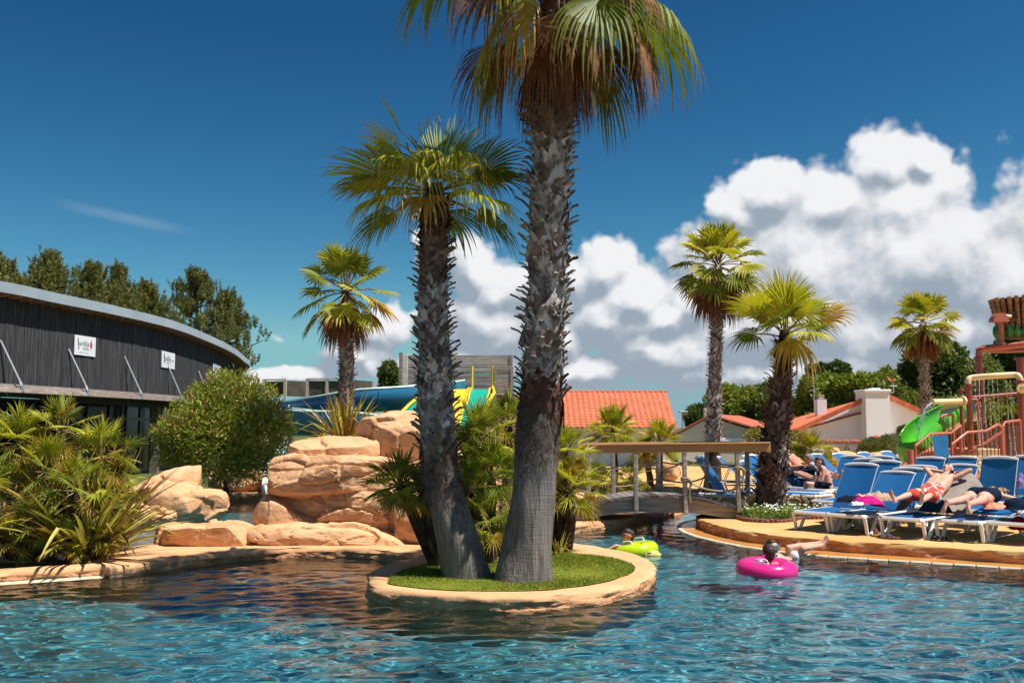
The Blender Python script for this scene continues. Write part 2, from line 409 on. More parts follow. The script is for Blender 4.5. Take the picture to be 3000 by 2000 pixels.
def water_material():
    m = bpy.data.materials.new('pool_water'); m.use_nodes = True; N, L = m.node_tree.nodes, m.node_tree.links; N.clear(); M['water'] = m
    out = N.new('ShaderNodeOutputMaterial'); g = N.new('ShaderNodeBsdfGlossy'); g.inputs['Roughness'].default_value = 0.0; g.inputs['Color'].default_value = (1, 1, 1, 1)
    t = N.new('ShaderNodeBsdfRefraction'); t.inputs['Color'].default_value = (0.66, 0.90, 0.90, 1); t.inputs['IOR'].default_value = 1.33; t.inputs['Roughness'].default_value = 0.0
    fr = N.new('ShaderNodeFresnel'); fr.inputs[0].default_value = 1.34
    tc = N.new('ShaderNodeTexCoord'); mp = N.new('ShaderNodeMapping'); mp.inputs['Scale'].default_value = (0.55, 1.25, 1); L.new(tc.outputs['Object'], mp.inputs[0])
    n1 = N.new('ShaderNodeTexNoise'); n1.inputs['Scale'].default_value = 9.0; n1.inputs['Detail'].default_value = 3; n1.inputs['Distortion'].default_value = 0.6; L.new(mp.outputs[0], n1.inputs['Vector'])
    bp = N.new('ShaderNodeBump'); bp.inputs['Strength'].default_value = 0.35; bp.inputs['Distance'].default_value = 0.02; L.new(n1.outputs[0], bp.inputs['Height'])
    L.new(bp.outputs[0], g.inputs['Normal']); L.new(bp.outputs[0], fr.inputs['Normal'])
    mx = N.new('ShaderNodeMixShader'); L.new(fr.outputs[0], mx.inputs[0]); L.new(t.outputs[0], mx.inputs[1]); L.new(g.outputs[0], mx.inputs[2]); L.new(mx.outputs[0], out.inputs[0])
water_material()

# ---------------------------------------------------------------- ground, pool and banks
LAND = 0.2
ISLE = 0.15
def fill_polygon(outer, holes=()):
    """triangulate a polygon with holes -> verts (2D), tris"""
    loops = [[Vector((p[0], p[1], 0)) for p in outer]] + [[Vector((p[0], p[1], 0)) for p in h] for h in holes]
    tris = mgeo.tessellate_polygon(loops); vs = [p for l in loops for p in l]
    return vs, [tuple(t) for t in tris]
def area2(P): return sum(a[0] * b[1] - b[0] * a[1] for a, b in zip(P, P[1:] + P[:1]))
def slab(name, outline, ztop, zbot, rim=0.05, rough=0.03, step=0.11, mats=('coping_top', 'coping_side'), inset=None, seed=1.0, inner_mat=None, inner_dz=-0.02, parent=None, crack=0.0):
    """a bank: carved vertical side, rounded rim, level top (optional inset bed of another material as a second object)"""
    P = resample([Vector((p[0], p[1], 0)) for p in outline], step, True)
    if area2(P) < 0: P = P[::-1]
    n = len(P); nor = []
    for i in range(n):
        t = P[(i + 1) % n] - P[i - 1]; nor.append(Vector((t.y, -t.x, 0)).normalized())
    prof = [(0.0, zbot), (0.0, -0.25), (0.0, -0.02)]
    hs = ztop - rim
    for k in range(6): prof.append((0.0, hs * (k + 0.5) / 6))
    for k in range(1, 5): a = k / 4 * math.pi / 2; prof.append((-rim * (1 - math.cos(a)), hs + rim * math.sin(a)))
    prof.append((-rim - 0.10, ztop + 0.004)); prof.append((-rim - 0.24, ztop))
    V = []; 
    for k, (ofs, z) in enumerate(prof):
        for i in range(n):
            p = P[i]; w = 1.0 if -0.05 < z < ztop - 0.01 else (0.5 if k >= len(prof) - 6 else 0.0)
            if k < 2: w = 0
            d = (fbm((p.x, p.y, z * 2.5), 2.6, 4, seed) * rough * 1.6 + abs(fbm((p.x, p.y, z * 3.5), 7, 3, seed + 5)) * rough * -1.2) * w
            dz = fbm((p.x, p.y, 3.3), 2.2, 3, seed + 9) * rough * 0.45 if k > 2 + 6 else 0.0
            V.append(p + nor[i] * (ofs + d) + Vector((0, 0, z + dz)))
    Fs, fm = [], []
    for k in range(len(prof) - 1):
        for i in range(n):
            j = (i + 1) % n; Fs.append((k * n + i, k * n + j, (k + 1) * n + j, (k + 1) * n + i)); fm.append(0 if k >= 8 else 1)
    base = (len(prof) - 1) * n
    vs2, tri = fill_polygon([V[base + i] for i in range(n)])
    for t in tri:
        a, b, c = (base + q for q in t)
        u = (V[b] - V[a]).cross(V[c] - V[a])
        Fs.append((a, b, c) if u.z > 0 else (a, c, b)); fm.append(2 if len(mats) > 2 else 0)
    o = obj(name, [tuple(v) for v in V], Fs, [M[q] for q in mats], parent, fm=fm)
    auto_smooth(o, 50)
    return o, P, nor

g = lambda px, py, z=0.0: gp(px, py, z)
deck_line = [g(3000, 1657), g(2700, 1636), g(2400, 1615), g(2200, 1592), g(2105, 1572), g(2056, 1556), g(2040, 1541), g(2060, 1526), g(2115, 1512)]
lip_line = [g(3000, 1668), g(2700, 1649), g(2400, 1629), g(2200, 1606), g(2080, 1583), g(2010, 1563), g(1985, 1546), g(1998, 1532), g(2050, 1520), g(2112, 1510)]
r0, r1 = deck_line[0], deck_line[1]
ext = r0 + (r0 - r1) * 2.2
deck_curve = catmull([ext] + deck_line, 6)
deck_back = [Vector((8.0, 22.2, 0)), Vector((7.2, 24.5, 0)), g(2170, 1470), g(2130, 1461), g(2040, 1449), g(1945, 1440), Vector((3.4, 33.2, 0))]
deck_poly = deck_curve + deck_back + [Vector((3.4, 46, 0)), Vector((34, 46, 0)), Vector((34, ext.y - 1.5, 0))]
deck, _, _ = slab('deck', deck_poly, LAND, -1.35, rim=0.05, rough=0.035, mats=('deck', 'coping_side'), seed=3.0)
tag(deck, 'sand coloured pool deck with carved reddish edge', kind='structure')

# low wet ledge with a white tiled lip along the right hand deck
lip = resample(catmull([lip_line[0] + (lip_line[0] - lip_line[1]) * 2.2] + lip_line, 6), 0.3)
lpar = tag(thing('pool_ledge', lip[0]), 'wet orange ledge with white lip', kind='structure')
mb = MB(); inner = []
for p in lip:
    q = min(resample(deck_curve, 0.1), key=lambda r: (r - p).length); inner.append(q)
mb.strip([Vector((p.x, p.y, 0.012)) for p in lip], [Vector((q.x, q.y, 0.02)) + (q - p).normalized() * 0.12 for p, q in zip(lip, inner)])
mb.build('ledge', M['wet_orange'], lpar)
for i in range(len(lip) - 1):
    a, b = lip[i], lip[i + 1]; t = (b - a).normalized()
    mb = MB(); nrm = Vector((-t.y, t.x, 0))
    if nrm.dot(inner[i] - a) < 0: nrm = -nrm
    c = (a + b) / 2 + nrm * 0.035; c.z = -0.082 + 0.002 * math.sin(i * 2.3)
    mb.beam(c - t * ((b - a).length / 2 - 0.006), c + t * ((b - a).length / 2 - 0.006), 0.10, 0.2, bevel=0.012); mb.build('lip_tile', M['white_tile'], lpar)

# planted rock island with the turf peninsula
isl = [Vector((-13.5, 13.6, 0)), g(-150, 1722), g(0, 1709), g(180, 1697), g(300, 1689), g(330, 1694), g(480, 1672), g(620, 1653), g(800, 1636), g(1000, 1632), g(1120, 1641), g(1195, 1655), g(1205, 1664),
       g(1150, 1678), g(1092, 1703), g(1072, 1732), g(1090, 1757), g(1250, 1779), g(1450, 1789), g(1600, 1786), g(1780, 1767), g(1885, 1735), g(1922, 1702), g(1908, 1673), g(1850, 1648), g(1760, 1629), g(1670, 1613),
       g(1612, 1600), g(1590, 1585), g(1600, 1570), g(1650, 1562), g(1750, 1551), g(1860, 1535), g(1985, 1509), Vector((3.9, 23.6, 0)), Vector((3.3, 26.5, 0)), Vector((1.0, 29.5, 0)), Vector((-1.5, 28, 0)),
       Vector((-2.6, 24, 0)), Vector((-3.1, 20, 0)), Vector((-3.7, 17.6, 0)), Vector((-5.2, 16.4, 0)), Vector((-7.0, 15.2, 0)), Vector((-10, 14.9, 0)), Vector((-13.5, 15.1, 0))]
isl_curve = catmull(isl, 5, True)
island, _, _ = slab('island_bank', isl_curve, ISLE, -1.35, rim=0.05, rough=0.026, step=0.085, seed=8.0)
tag(island, 'planted island bank with carved tan coping', kind='structure')
# ragged foot of the left shore: white strip at the waterline
lp = [g(-250, 1731), g(0, 1713), g(180, 1701), g(305, 1692)]
mb = MB(); cl = catmull(lp, 6); mb.strip([p + Vector((0.02, -0.10, 0.012)) for p in cl], [p + Vector((0, 0.12, 0.02)) for p in cl])
tag(mb.build('shore_strip', M['white_tile']), 'white strip at the waterline', kind='structure')

# far banks behind the river
far_front = [Vector((3.4, 33.2, 0)), Vector((0, 33.5, 0)), Vector((-3.5, 31, 0)), g(870, 1464), g(800, 1466), g(700, 1467), g(600, 1471), g(575, 1480), g(640, 1500), g(560, 1520), g(470, 1529), g(380, 1533), g(200, 1560), g(60, 1577), g(-150, 1590), Vector((-14, 17.2, 0))]
far_poly = catmull(far_front, 4) + [Vector((-30, 17.2, 0)), Vector((-30, 60, 0)), Vector((3.4, 60, 0))]
far_bank, _, _ = slab('far_bank', far_poly, LAND + 0.02, -1.35, rim=0.05, rough=0.035, step=0.16, seed=21.0, mats=('coping_top', 'coping_side', 'meadow'))
tag(far_bank, 'tan coping bank behind the river', kind='structure')
# side and near banks outside the frame
near_poly = [Vector((-30, -20, 0)), Vector((34, -20, 0)), Vector((34, 1.0, 0)), Vector((12, 1.0, 0)), Vector((0, 0.9, 0)), Vector((-12, 1.0, 0)), Vector((-17, 4, 0)), Vector((-17, 17.2, 0)), Vector((-30, 17.2, 0))]
nb, _, _ = slab('near_deck', near_poly, LAND + 0.01, -1.35, step=0.5, mats=('deck', 'coping_side'), seed=31.0)
tag(nb, 'near pool deck', kind='structure')

# ground sheet to the horizon with the pool basin left open
basin = [(-29, -19), (33, -19), (33, 44), (-29, 44)]
vs, tri = fill_polygon([(-1500, -1500), (1500, -1500), (1500, 1500), (-1500, 1500)], [basin])
vv = [(p.x, p.y, 0.12) for p in vs]
Fs = []
for t in tri:
    a, b, c = t; u = (Vector(vv[b]) - Vector(vv[a])).cross(Vector(vv[c]) - Vector(vv[a])); Fs.append((a, b, c) if u.z > 0 else (a, c, b))
tag(obj('ground', vv, Fs, M['meadow']), 'grassy ground', kind='structure')
tag(obj('pool_floor', [(-30, -20, -1.3), (34, -20, -1.3), (34, 60, -1.3), (-30, 60, -1.3)], [(0, 1, 2, 3)], M['pool_floor']), 'blue pool floor', kind='structure')

def water_sheet():
    ys = [0.0]
    while ys[-1] < 36: ys.append(ys[-1] + (0.5 if ys[-1] < 5 else 0.030 + max(0, ys[-1] - 8) * 0.0035))
    ys = np.array(ys); nx = 620
    tt = np.linspace(-1, 1, nx)
    Xh = np.minimum(4.2 + ys * 0.52, 18.5)
    X = tt[None, :] * Xh[:, None]; Y = np.repeat(ys[:, None], nx, 1)
    r = np.random.RandomState(4); Z = np.zeros_like(X)
    for k in range(46):
        lam = 0.12 * (6.5 ** r.rand()); th = r.normal(0, 0.55) + math.pi / 2 + 0.12
        kk = 2 * math.pi / lam; amp = 0.0054 * lam * (0.6 + 0.8 * r.rand()) * (1.0 if lam > 0.2 else 0.6)
        ph = r.rand() * 6.28
        mod = 0.5 + 0.5 * np.sin(X * (0.7 + r.rand() * 1.6) + Y * (0.5 + r.rand() * 1.2) + r.rand() * 6.28)
        a = kk * (math.cos(th) * X + math.sin(th) * Y) + ph + 0.9 * np.sin(1.1 * X + 1.7 * Y + ph)
        Z += amp * 1.15 * mod * (np.sin(a) + 0.30 * np.sin(2 * a + 1.57))
    fade = np.clip((36 - Y) / 30, 0.25, 1)
    Z *= fade
    ny = len(ys); V = np.stack([X, Y, Z], -1).reshape(-1, 3)
    i = np.arange((ny - 1) * nx).reshape(ny - 1, nx)[:, :-1].ravel()
    Fq = np.stack([i, i + 1, i + nx + 1, i + nx], 1)
    me = bpy.data.meshes.new('water'); me.vertices.add(len(V)); me.vertices.foreach_set('co', V.ravel())
    me.loops.add(len(Fq) * 4); me.loops.foreach_set('vertex_index', Fq.ravel()); me.polygons.add(len(Fq))
    me.polygons.foreach_set('loop_start', np.arange(len(Fq)) * 4); me.polygons.foreach_set('use_smooth', np.ones(len(Fq), dtype=bool)); me.update(calc_edges=True)
    me.materials.append(M['water'])
    o = bpy.data.objects.new('water', me); C.objects.link(o)
    tag(o, 'rippled pool water', kind='structure')
water_sheet()
bpy.data.objects['water'].cycles.is_caustics_caster = True
bpy.data.objects['pool_floor'].cycles.is_caustics_receiver = True
sun_d.cycles.is_caustics_light = True

# ---------------------------------------------------------------- rocks
def rock_mesh(c, size, seed, p=3.0, n=22, cuts=9, cutdepth=0.16, rough=0.10, fine=0.035, rz=0.0, tilt=0.0, joints=(), world_noise=True):
    """a carved boulder: superellipsoid, planar cuts, layered noise, optional level joints"""
    g_ = np.linspace(-1, 1, n); V = []; idx = {}; Fq = []
    for ax in range(3):
        for sg in (-1, 1):
            A, B = np.meshgrid(g_, g_, indexing='ij'); P = np.zeros((n, n, 3)); P[..., ax] = sg; P[..., (ax + 1) % 3] = A; P[..., (ax + 2) % 3] = B
            ids = np.zeros((n, n), dtype=int)
            for i in range(n):
                for j in range(n):
                    k = tuple(np.round(P[i, j], 5))
                    if k not in idx: idx[k] = len(V); V.append(P[i, j])
                    ids[i, j] = idx[k]
            for i in range(n - 1):
                for j in range(n - 1):
                    q = (ids[i, j], ids[i + 1, j], ids[i + 1, j + 1], ids[i, j + 1]); Fq.append(q if sg > 0 else q[::-1])
    V = np.array(V); nrm = (np.abs(V) ** p).sum(1) ** (1 / p); V = V / nrm[:, None]
    r = np.random.RandomState(seed); h = np.array(size) / 2.0
    for k in range(cuts):
        d = r.normal(size=3); d[2] *= 0.6; d /= np.linalg.norm(d)
        lim = (np.abs(d) ** (p / (p - 1))).sum() ** ((p - 1) / p) * (1 - cutdepth * (0.5 + r.rand()))
        ov = np.maximum(0, V @ d - lim); V = V - d[None, :] * (ov * 0.9)[:, None]
    V = V * h
    ca, sa = math.cos(tilt), math.sin(tilt); V = V @ np.array([[ca, 0, sa], [0, 1, 0], [-sa, 0, ca]])
    ca, sa = math.cos(rz), math.sin(rz); V = V @ np.array([[ca, sa, 0], [-sa, ca, 0], [0, 0, 1]])
    mean = float(np.mean(size)); Wp = V + np.array(c)
    N_ = V / h ** 2; N_ /= np.linalg.norm(N_, axis=1)[:, None] + 1e-9
    out = np.empty_like(V)
    for i in range(len(V)):
        w = Wp[i]; q = Vector((w[0], w[1], w[2] * 1.4)); s = seed * 0.37 if not world_noise else 0.0
        big = mnoise.fractal(q * (1.1 / max(mean, .6)) + Vector((s, 0, s)), 1.0, 2.0, 2)
        wq = q + Vector((mnoise.noise(q * 1.7), mnoise.noise(q * 1.7 + Vector((7, 0, 0))), mnoise.noise(q * 1.7 + Vector((0, 9, 0))))) * .16
        d = big * rough * .55 * mean
        for (sc, amp, ck) in ((1.25, 1.5 * fine, .8), (3.4, .45 * fine, .35)):   # broken planes with cracks between them
            vd, vp = mnoise.voronoi(wq * sc + Vector((s, s, 0))); gq = mnoise.cell_vector(vp[0] * 3.1 + Vector((.5, .5, .5))); rel = wq * sc + Vector((s, s, 0)) - vp[0]
            d += ((gq[0] - .5) * rel.x + (gq[1] - .5) * rel.y + (gq[2] - .5) * rel.z) * 2.2 * amp + (gq[0] - .5) * .9 * amp
            e = vd[1] - vd[0]
            if e < .07: d -= (1 - e / .07) * fine * ck * .6
        d += mnoise.fractal(q * 9.0, 0.9, 2.1, 3) * fine * .16
        for jz in joints:
            t = abs(w[2] + 0.04 * math.sin(w[0] * 3) - jz); 
            if t < 0.022: d -= 0.035 * (1 - t / 0.022)
        out[i] = V[i] + N_[i] * d
    return out + np.array(c), Fq
def rock(name, c, size, seed, parent=None, mat_='rock', **kw):
    v, f = rock_mesh(c, size, seed, **kw)
    o = obj(name, v, f, M[mat_], parent); auto_smooth(o, 42); return o
def rock_px(name, x0, x1, y0, y1, d, depth, seed, parent=None, grow=1.12, **kw):
    a, b = at(x0, y0, d), at(x1, y1, d); c = (a + b) / 2
    return rock(name, c + Vector((0, depth * 0.35, 0)), (abs(b.x - a.x) * grow, depth, abs(a.z - b.z) * grow), seed, parent, **kw)

fm_ = tag(thing('rock_formation', (at(980, 1600, 15.4).x, 15.8, LAND)), 'tall stacked tan rock formation beside the twin palms', 'rock formation')
J = (at(0, 1372, 16.1).z, at(0, 1440, 16.0).z, at(0, 1541, 15.85).z)
rock_px('boulder', 855, 1100, 1288, 1375, 16.8, 1.7, 11, fm_, p=5, n=50, rough=0.05, cuts=7, fine=.028)
rock_px('boulder', 1040, 1345, 1222, 1470, 16.85, 1.9, 12, fm_, p=2.9, n=56, rough=0.09, cuts=14, cutdepth=0.24)
rock_px('boulder', 797, 1130, 1343, 1462, 16.35, 1.6, 13, fm_, p=5, n=60, rough=0.06, cuts=14, cutdepth=.2, joints=J[:1], fine=0.042)
rock_px('boulder', 805, 1275, 1395, 1612, 16.25, 1.7, 15, fm_, p=3.2, n=70, rough=0.07, cuts=18, cutdepth=.24, joints=J[1:], fine=0.05)
rock_px('boulder', 1130, 1345, 1400, 1635, 16.0, 1.4, 14, fm_, p=2.8, n=48, rough=0.08, cuts=12, cutdepth=.22, tilt=-.15)
rock_px('boulder', 690, 1180, 1540, 1628, 15.9, 1.2, 16, fm_, p=3.0, n=60, rough=0.06, cuts=12, cutdepth=.2)
rock_px('boulder', 735, 930, 1478, 1612, 16.2, 1.2, 17, fm_, p=2.4, n=40, tilt=-0.55)
lr = tag(thing('low_rock', (at(580, 1600, 15.2).x, 15.4, LAND)), 'long low tan rock beside the foaming river', 'rock')
rock_px('boulder', 448, 722, 1540, 1618, 15.75, 1.1, 21, lr, p=5, n=48, rough=0.07, cuts=12, cutdepth=0.2)
gr = tag(thing('river_rocks', (at(500, 1525, 21.6).x, 21.8, LAND)), 'overhanging group of tan rocks across the river behind the fan palms', 'rocks')
rock_px('boulder', 345, 588, 1386, 1466, 21.6, 1.6, 22, gr, p=2.5, n=30, rough=0.07, tilt=0.33, cuts=12, cutdepth=0.25)
rock_px('boulder', 430, 570, 1425, 1532, 20.9, 1.3, 23, gr, p=3, n=28, rough=0.08, tilt=-0.15, cuts=12)
rock_px('boulder', 525, 648, 1440, 1528, 21.4, 1.1, 24, gr, p=2.8, n=26, rough=0.06)
rock_px('boulder', 345, 500, 1480, 1542, 20.6, 1.0, 25, gr, p=3, n=24, rough=0.06)
b1 = rock_px('boulder', 600, 771, 1372, 1446, 27.6, 1.1, 26, None, p=3.4, n=26, rough=0.06, grow=1.0)
tag(b1, 'rounded tan boulder under the flowering bush', 'boulder')
far_rocks = [(1930, 1998, 1352, 1412, 31.2, 'carved tan boulder behind the bridge ropes'), (2322, 2362, 1338, 1378, 33.5, 'pale boulder left of the grey haired woman'), (2425, 2475, 1312, 1392, 34.5, 'tall boulder behind the seated women'),
             (2455, 2520, 1316, 1380, 34.8, 'leaning boulder right of the seated women'), (2505, 2560, 1345, 1385, 34.0, 'low boulder behind the sunloungers'), (2545, 2625, 1325, 1372, 36, 'low rounded boulder under the lavender'), (2620, 2700, 1328, 1378, 36, 'flat boulder left of the red play steps')]
for i, (x0, x1, y0, y1, d, lb) in enumerate(far_rocks):
    tag(rock_px('boulder', x0, x1, y0, y1, d, 0.8, 40 + i, None, p=2.6, n=18, rough=0.08, grow=1.05), lb, 'boulder')

# ---------------------------------------------------------------- palms
mat('frond', (0.115, 0.17, 0.012), (0.21, 0.25, 0.018), scale=3.0, rough=0.5, spec=0.25, tip=(0.30, 0.20, 0.05), rand=0.28, transl=0.30)
mat('frond_bright', (0.31, 0.335, 0.020), (0.43, 0.405, 0.030), scale=3.0, rough=0.48, spec=0.28, tip=(0.42, 0.27, 0.08), rand=0.22, transl=0.30)
mat('frond_yellow', (0.36, 0.27, 0.03), (0.44, 0.27, 0.05), scale=3.0, rough=0.5, tip=(0.33, 0.15, 0.06), rand=0.2, transl=0.3)
mat('frond_dead', (0.16, 0.055, 0.020), (0.25, 0.11, 0.05), scale=5.0, rough=0.75, spec=0.15, tip=(0.17, 0.095, 0.065), rand=0.3, transl=0.12)
mat('frond_blue', (0.155, 0.205, 0.024), (0.29, 0.30, 0.032), scale=3.0, rough=0.48, spec=0.3, tip=(0.25, 0.19, 0.06), rand=0.25, transl=0.28)
mat('petiole', (0.22, 0.17, 0.04), (0.16, 0.10, 0.03), scale=6, rough=0.5)
mat('petiole_dead', (0.19, 0.10, 0.05), (0.12, 0.06, 0.03), scale=6, rough=0.8)
mat('trunk_smooth', (0.215, 0.19, 0.172), (0.105, 0.09, 0.08), scale=7, stretch=(6, 6, 0.4), rough=0.92, bump=0.55, bscale=9, detail=8, spec=0.08, bdist=0.04, lo=0.40, hi=0.60, c3=(0.27, 0.24, 0.215), scale3=3.5, lo3=.5, hi3=.75)
def ring_bump():
    N, L = M['trunk_smooth'].node_tree.nodes, M['trunk_smooth'].node_tree.links; tc = N.new('ShaderNodeTexCoord'); mp = N.new('ShaderNodeMapping'); mp.inputs['Scale'].default_value = (2.2, 2.2, 30); L.new(tc.outputs['Object'], mp.inputs[0])
    n = N.new('ShaderNodeTexNoise'); n.inputs['Scale'].default_value = 1.6; n.inputs['Detail'].default_value = 4; L.new(mp.outputs[0], n.inputs['Vector']); b2 = N.new('ShaderNodeBump'); b2.inputs['Strength'].default_value = .25; b2.inputs['Distance'].default_value = .03
    L.new(n.outputs[0], b2.inputs['Height']); b1 = [q for q in N if q.type == 'BUMP' and q != b2][0]; L.new(b2.outputs[0], b1.inputs['Normal'])
ring_bump()
mat('trunk_rough', (0.085, 0.06, 0.045), (0.035, 0.022, 0.016), scale=9, rough=0.95, bump=0.8, bscale=20, spec=0.1)
mat('boot_grey', (0.52, 0.47, 0.435), (0.31, 0.26, 0.23), scale=7, stretch=(1, 1, 0.35), rough=0.85, bump=0.4, bscale=25, rand=0.5, spec=0.15, c3=(0.12, 0.085, 0.065), scale3=9.0, lo3=.55, hi3=.7)
mat('boot_brown', (0.24, 0.17, 0.13), (0.12, 0.075, 0.055), scale=7, stretch=(1, 1, 0.35), rough=0.85, bump=0.4, bscale=25, rand=0.4, spec=0.15)
mat('boot_red', (0.13, 0.06, 0.042), (0.07, 0.03, 0.02), scale=7, rough=0.8, rand=0.4)
mat('fibre', (0.20, 0.155, 0.125), (0.085, 0.06, 0.045), scale=12, rough=0.95, spec=0.05)

def frond_geo(hub, t, nrm, Rl, nseg=36, spread=R(135), fuse=0.56, droop=0.15, tipd=0.3, fold=0.15, seed=0, K=7, pleat=0.35, raggy=0.12):
    """fan blade -> verts, faces, tip attribute"""
    r = np.random.RandomState(seed); t = np.array(t.normalized()); n_ = np.array(nrm.normalized()); n_ = n_ - t * (n_ @ t); n_ /= np.linalg.norm(n_); b = np.cross(n_, t)
    ph = np.linspace(-spread, spread, nseg); dphi = ph[1] - ph[0]; ph = ph + r.normal(0, 0.12 * dphi, nseg)
    Ls = Rl * (1 - 0.30 * (np.abs(ph) / spread) ** 2) * (1 + r.uniform(-raggy, raggy * .5, nseg))
    s = np.concatenate([np.linspace(0.02, fuse, 3), np.linspace(fuse, 1, K - 2)[1:]])
    d = np.cos(ph)[:, None] * t + np.sin(ph)[:, None] * b; e = -np.sin(ph)[:, None] * t + np.cos(ph)[:, None] * b
    td = tipd * (0.5 + r.rand(nseg)); x = np.maximum(0, s - fuse * 0.8) / (1 - fuse * 0.8)
    drop = droop * s[None, :] ** 2 + td[:, None] * x[None, :] ** 2
    P = hub_ = np.array(hub)[None, None, :] + d[:, None, :] * (Ls[:, None] * s[None, :] * np.sqrt(np.maximum(0.15, 1 - 0.55 * drop ** 1.5)))[..., None]
    P = P + n_[None, None, :] * (fold * Rl * (np.sin(ph) ** 2)[:, None] * s[None, :])[..., None]
    side = r.normal(0, 0.05, nseg) * Rl
    P = P + e[:, None, :] * (side[:, None] * x[None, :] ** 2)[..., None]
    P[..., 2] -= Rl * drop
    w0 = np.tan(abs(dphi) / 2) * 1.03
    wid = np.where(s <= fuse, s * w0, fuse * w0 * np.clip((1 - s) / (1 - fuse), 0, 1) ** 0.75)[None, :] * Ls[:, None]
    off = e[:, None, :] * wid[..., None]; pl = n_[None, None, :] * (wid * pleat)[..., None]
    V = np.stack([P - off - pl, P + pl, P + off - pl], 2)   # nseg, K, 3, 3
    Kk = len(s); V = V.reshape(-1, 3); I = np.arange(nseg)[:, None] * Kk * 3 + np.arange(Kk - 1)[None, :] * 3; I = I.ravel()
    Fq = np.concatenate([np.stack([I, I + 1, I + 4, I + 3], 1), np.stack([I + 1, I + 2, I + 5, I + 4], 1)])
    return V, Fq, np.repeat(np.tile(s, nseg), 3)
def make_frond(parent, base, az, el, Lp, Rl, mats, seed, bend=0.5, twist=0.0, pet_r=0.016, name='frond', **kw):
    """petiole arching from base, then the fan"""
    d0 = Vector((math.cos(az) * math.cos(el), math.sin(az) * math.cos(el), math.sin(el)))
    pts = [Vector(base)]; dd = d0.copy()
    k = 5
    for i in range(k):
        dd = (dd + Vector((0, 0, -bend / k * math.cos(math.asin(max(-1, min(1, dd.z))))))).normalized(); pts.append(pts[-1] + dd * (Lp / k))
    t = dd; up = Vector((0, 0, 1)); hb = t.cross(up)
    if hb.length < 0.15: hb = Vector((-math.sin(az), math.cos(az), 0))
    hb.normalize(); n_ = hb.cross(t); n_ = Matrix.Rotation(twist, 3, t) @ n_
    V, Fq, s = frond_geo(pts[-1], t, n_, Rl, seed=seed, **kw)
    mb = MB(); mb.tube(pts, [pet_r * 1.5] + [pet_r] * (k - 1) + [pet_r * 0.6], n=4, cap=False)
    nv = len(mb.v); verts = np.vstack([np.array(mb.v), V]); faces = [tuple(f) for f in mb.f] + (Fq + nv).tolist()
    fmi = [1] * len(mb.f) + [0] * len(Fq)
    return obj(name, verts, faces, [M[mats[0]], M[mats[1]]], parent, smooth=False, fm=fmi, cols=np.concatenate([np.zeros(nv), s]))

def ribbon(mb, pts, side, w, th, out):
    """flat woody strip: centre points, side vectors, half widths, thickness along `out`"""
    n = len(pts); V = []
    for i in range(n):
        p = Vector(pts[i]); sd = Vector(side[i]).normalized() * w[i]; o_ = Vector(out[i]).normalized() * th
        V += [p - sd, p + o_ * 1.0, p + sd, p - o_ * .6]
    Fq = []
    for i in range(n - 1):
        a = 4 * i
        for k in range(4): Fq.append((a + k, a + (k + 1) % 4, a + 4 + (k + 1) % 4, a + 4 + k))
    Fq.append((0, 3, 2, 1)); a = 4 * (n - 1); Fq.append((a, a + 1, a + 2, a + 3)); mb.add(V, Fq)
def boot_mesh(name, mat_, seed, L=0.26, w=0.15):
    """old leaf base: a cut stalk above two arms that clasp the trunk; stalk root at origin, growing +Z, leaning out along +Y"""
    r = random.Random(seed); mb = MB(); u = lambda a, b: r.uniform(a, b)
    k = L / .26
    ribbon(mb, [(0, .0, -.02 * k), (u(-.01, .01), .035 * k, .05 * k), (u(-.02, .02), .095 * k, .115 * k), (u(-.03, .03), .15 * k, .15 * k + u(-.02, .03))], [(1, 0, u(-.2, .2))] * 4, [.062 * k, .052 * k, .042 * k, .030 * k], .013, [(0, .5, -.8)] * 4)
    if r.random() < .6: ribbon(mb, [(.02, .09 * k, .11 * k), (.045, .15 * k, .14 * k + u(-.03, .03))], [(1, 0, 0)] * 2, [.018, .006], .01, [(0, .5, -.8)] * 2)
    for sg in (-1, 1):
        a = u(.10, .15) * k * sg; d = u(.15, .24) * k
        ribbon(mb, [(sg * .01, .028 * k, .035 * k), (a * .5, .032 * k, -d * .42), (a, .004, -d)], [(1, 0, .55 * sg)] * 3, [.046 * k, .050 * k, .034 * k], .012, [(0, 1, .1)] * 3)
    return mesh_data(name, mb.v, mb.f, M[mat_])
BOOTS = {k: [boot_mesh('leaf_base', 'boot_' + k, 10 * q + 3, L=0.17 + 0.035 * (q % 5), w=0.13 + 0.03 * (q % 2)) for q in range(9)] for k in ('grey', 'brown', 'red')}

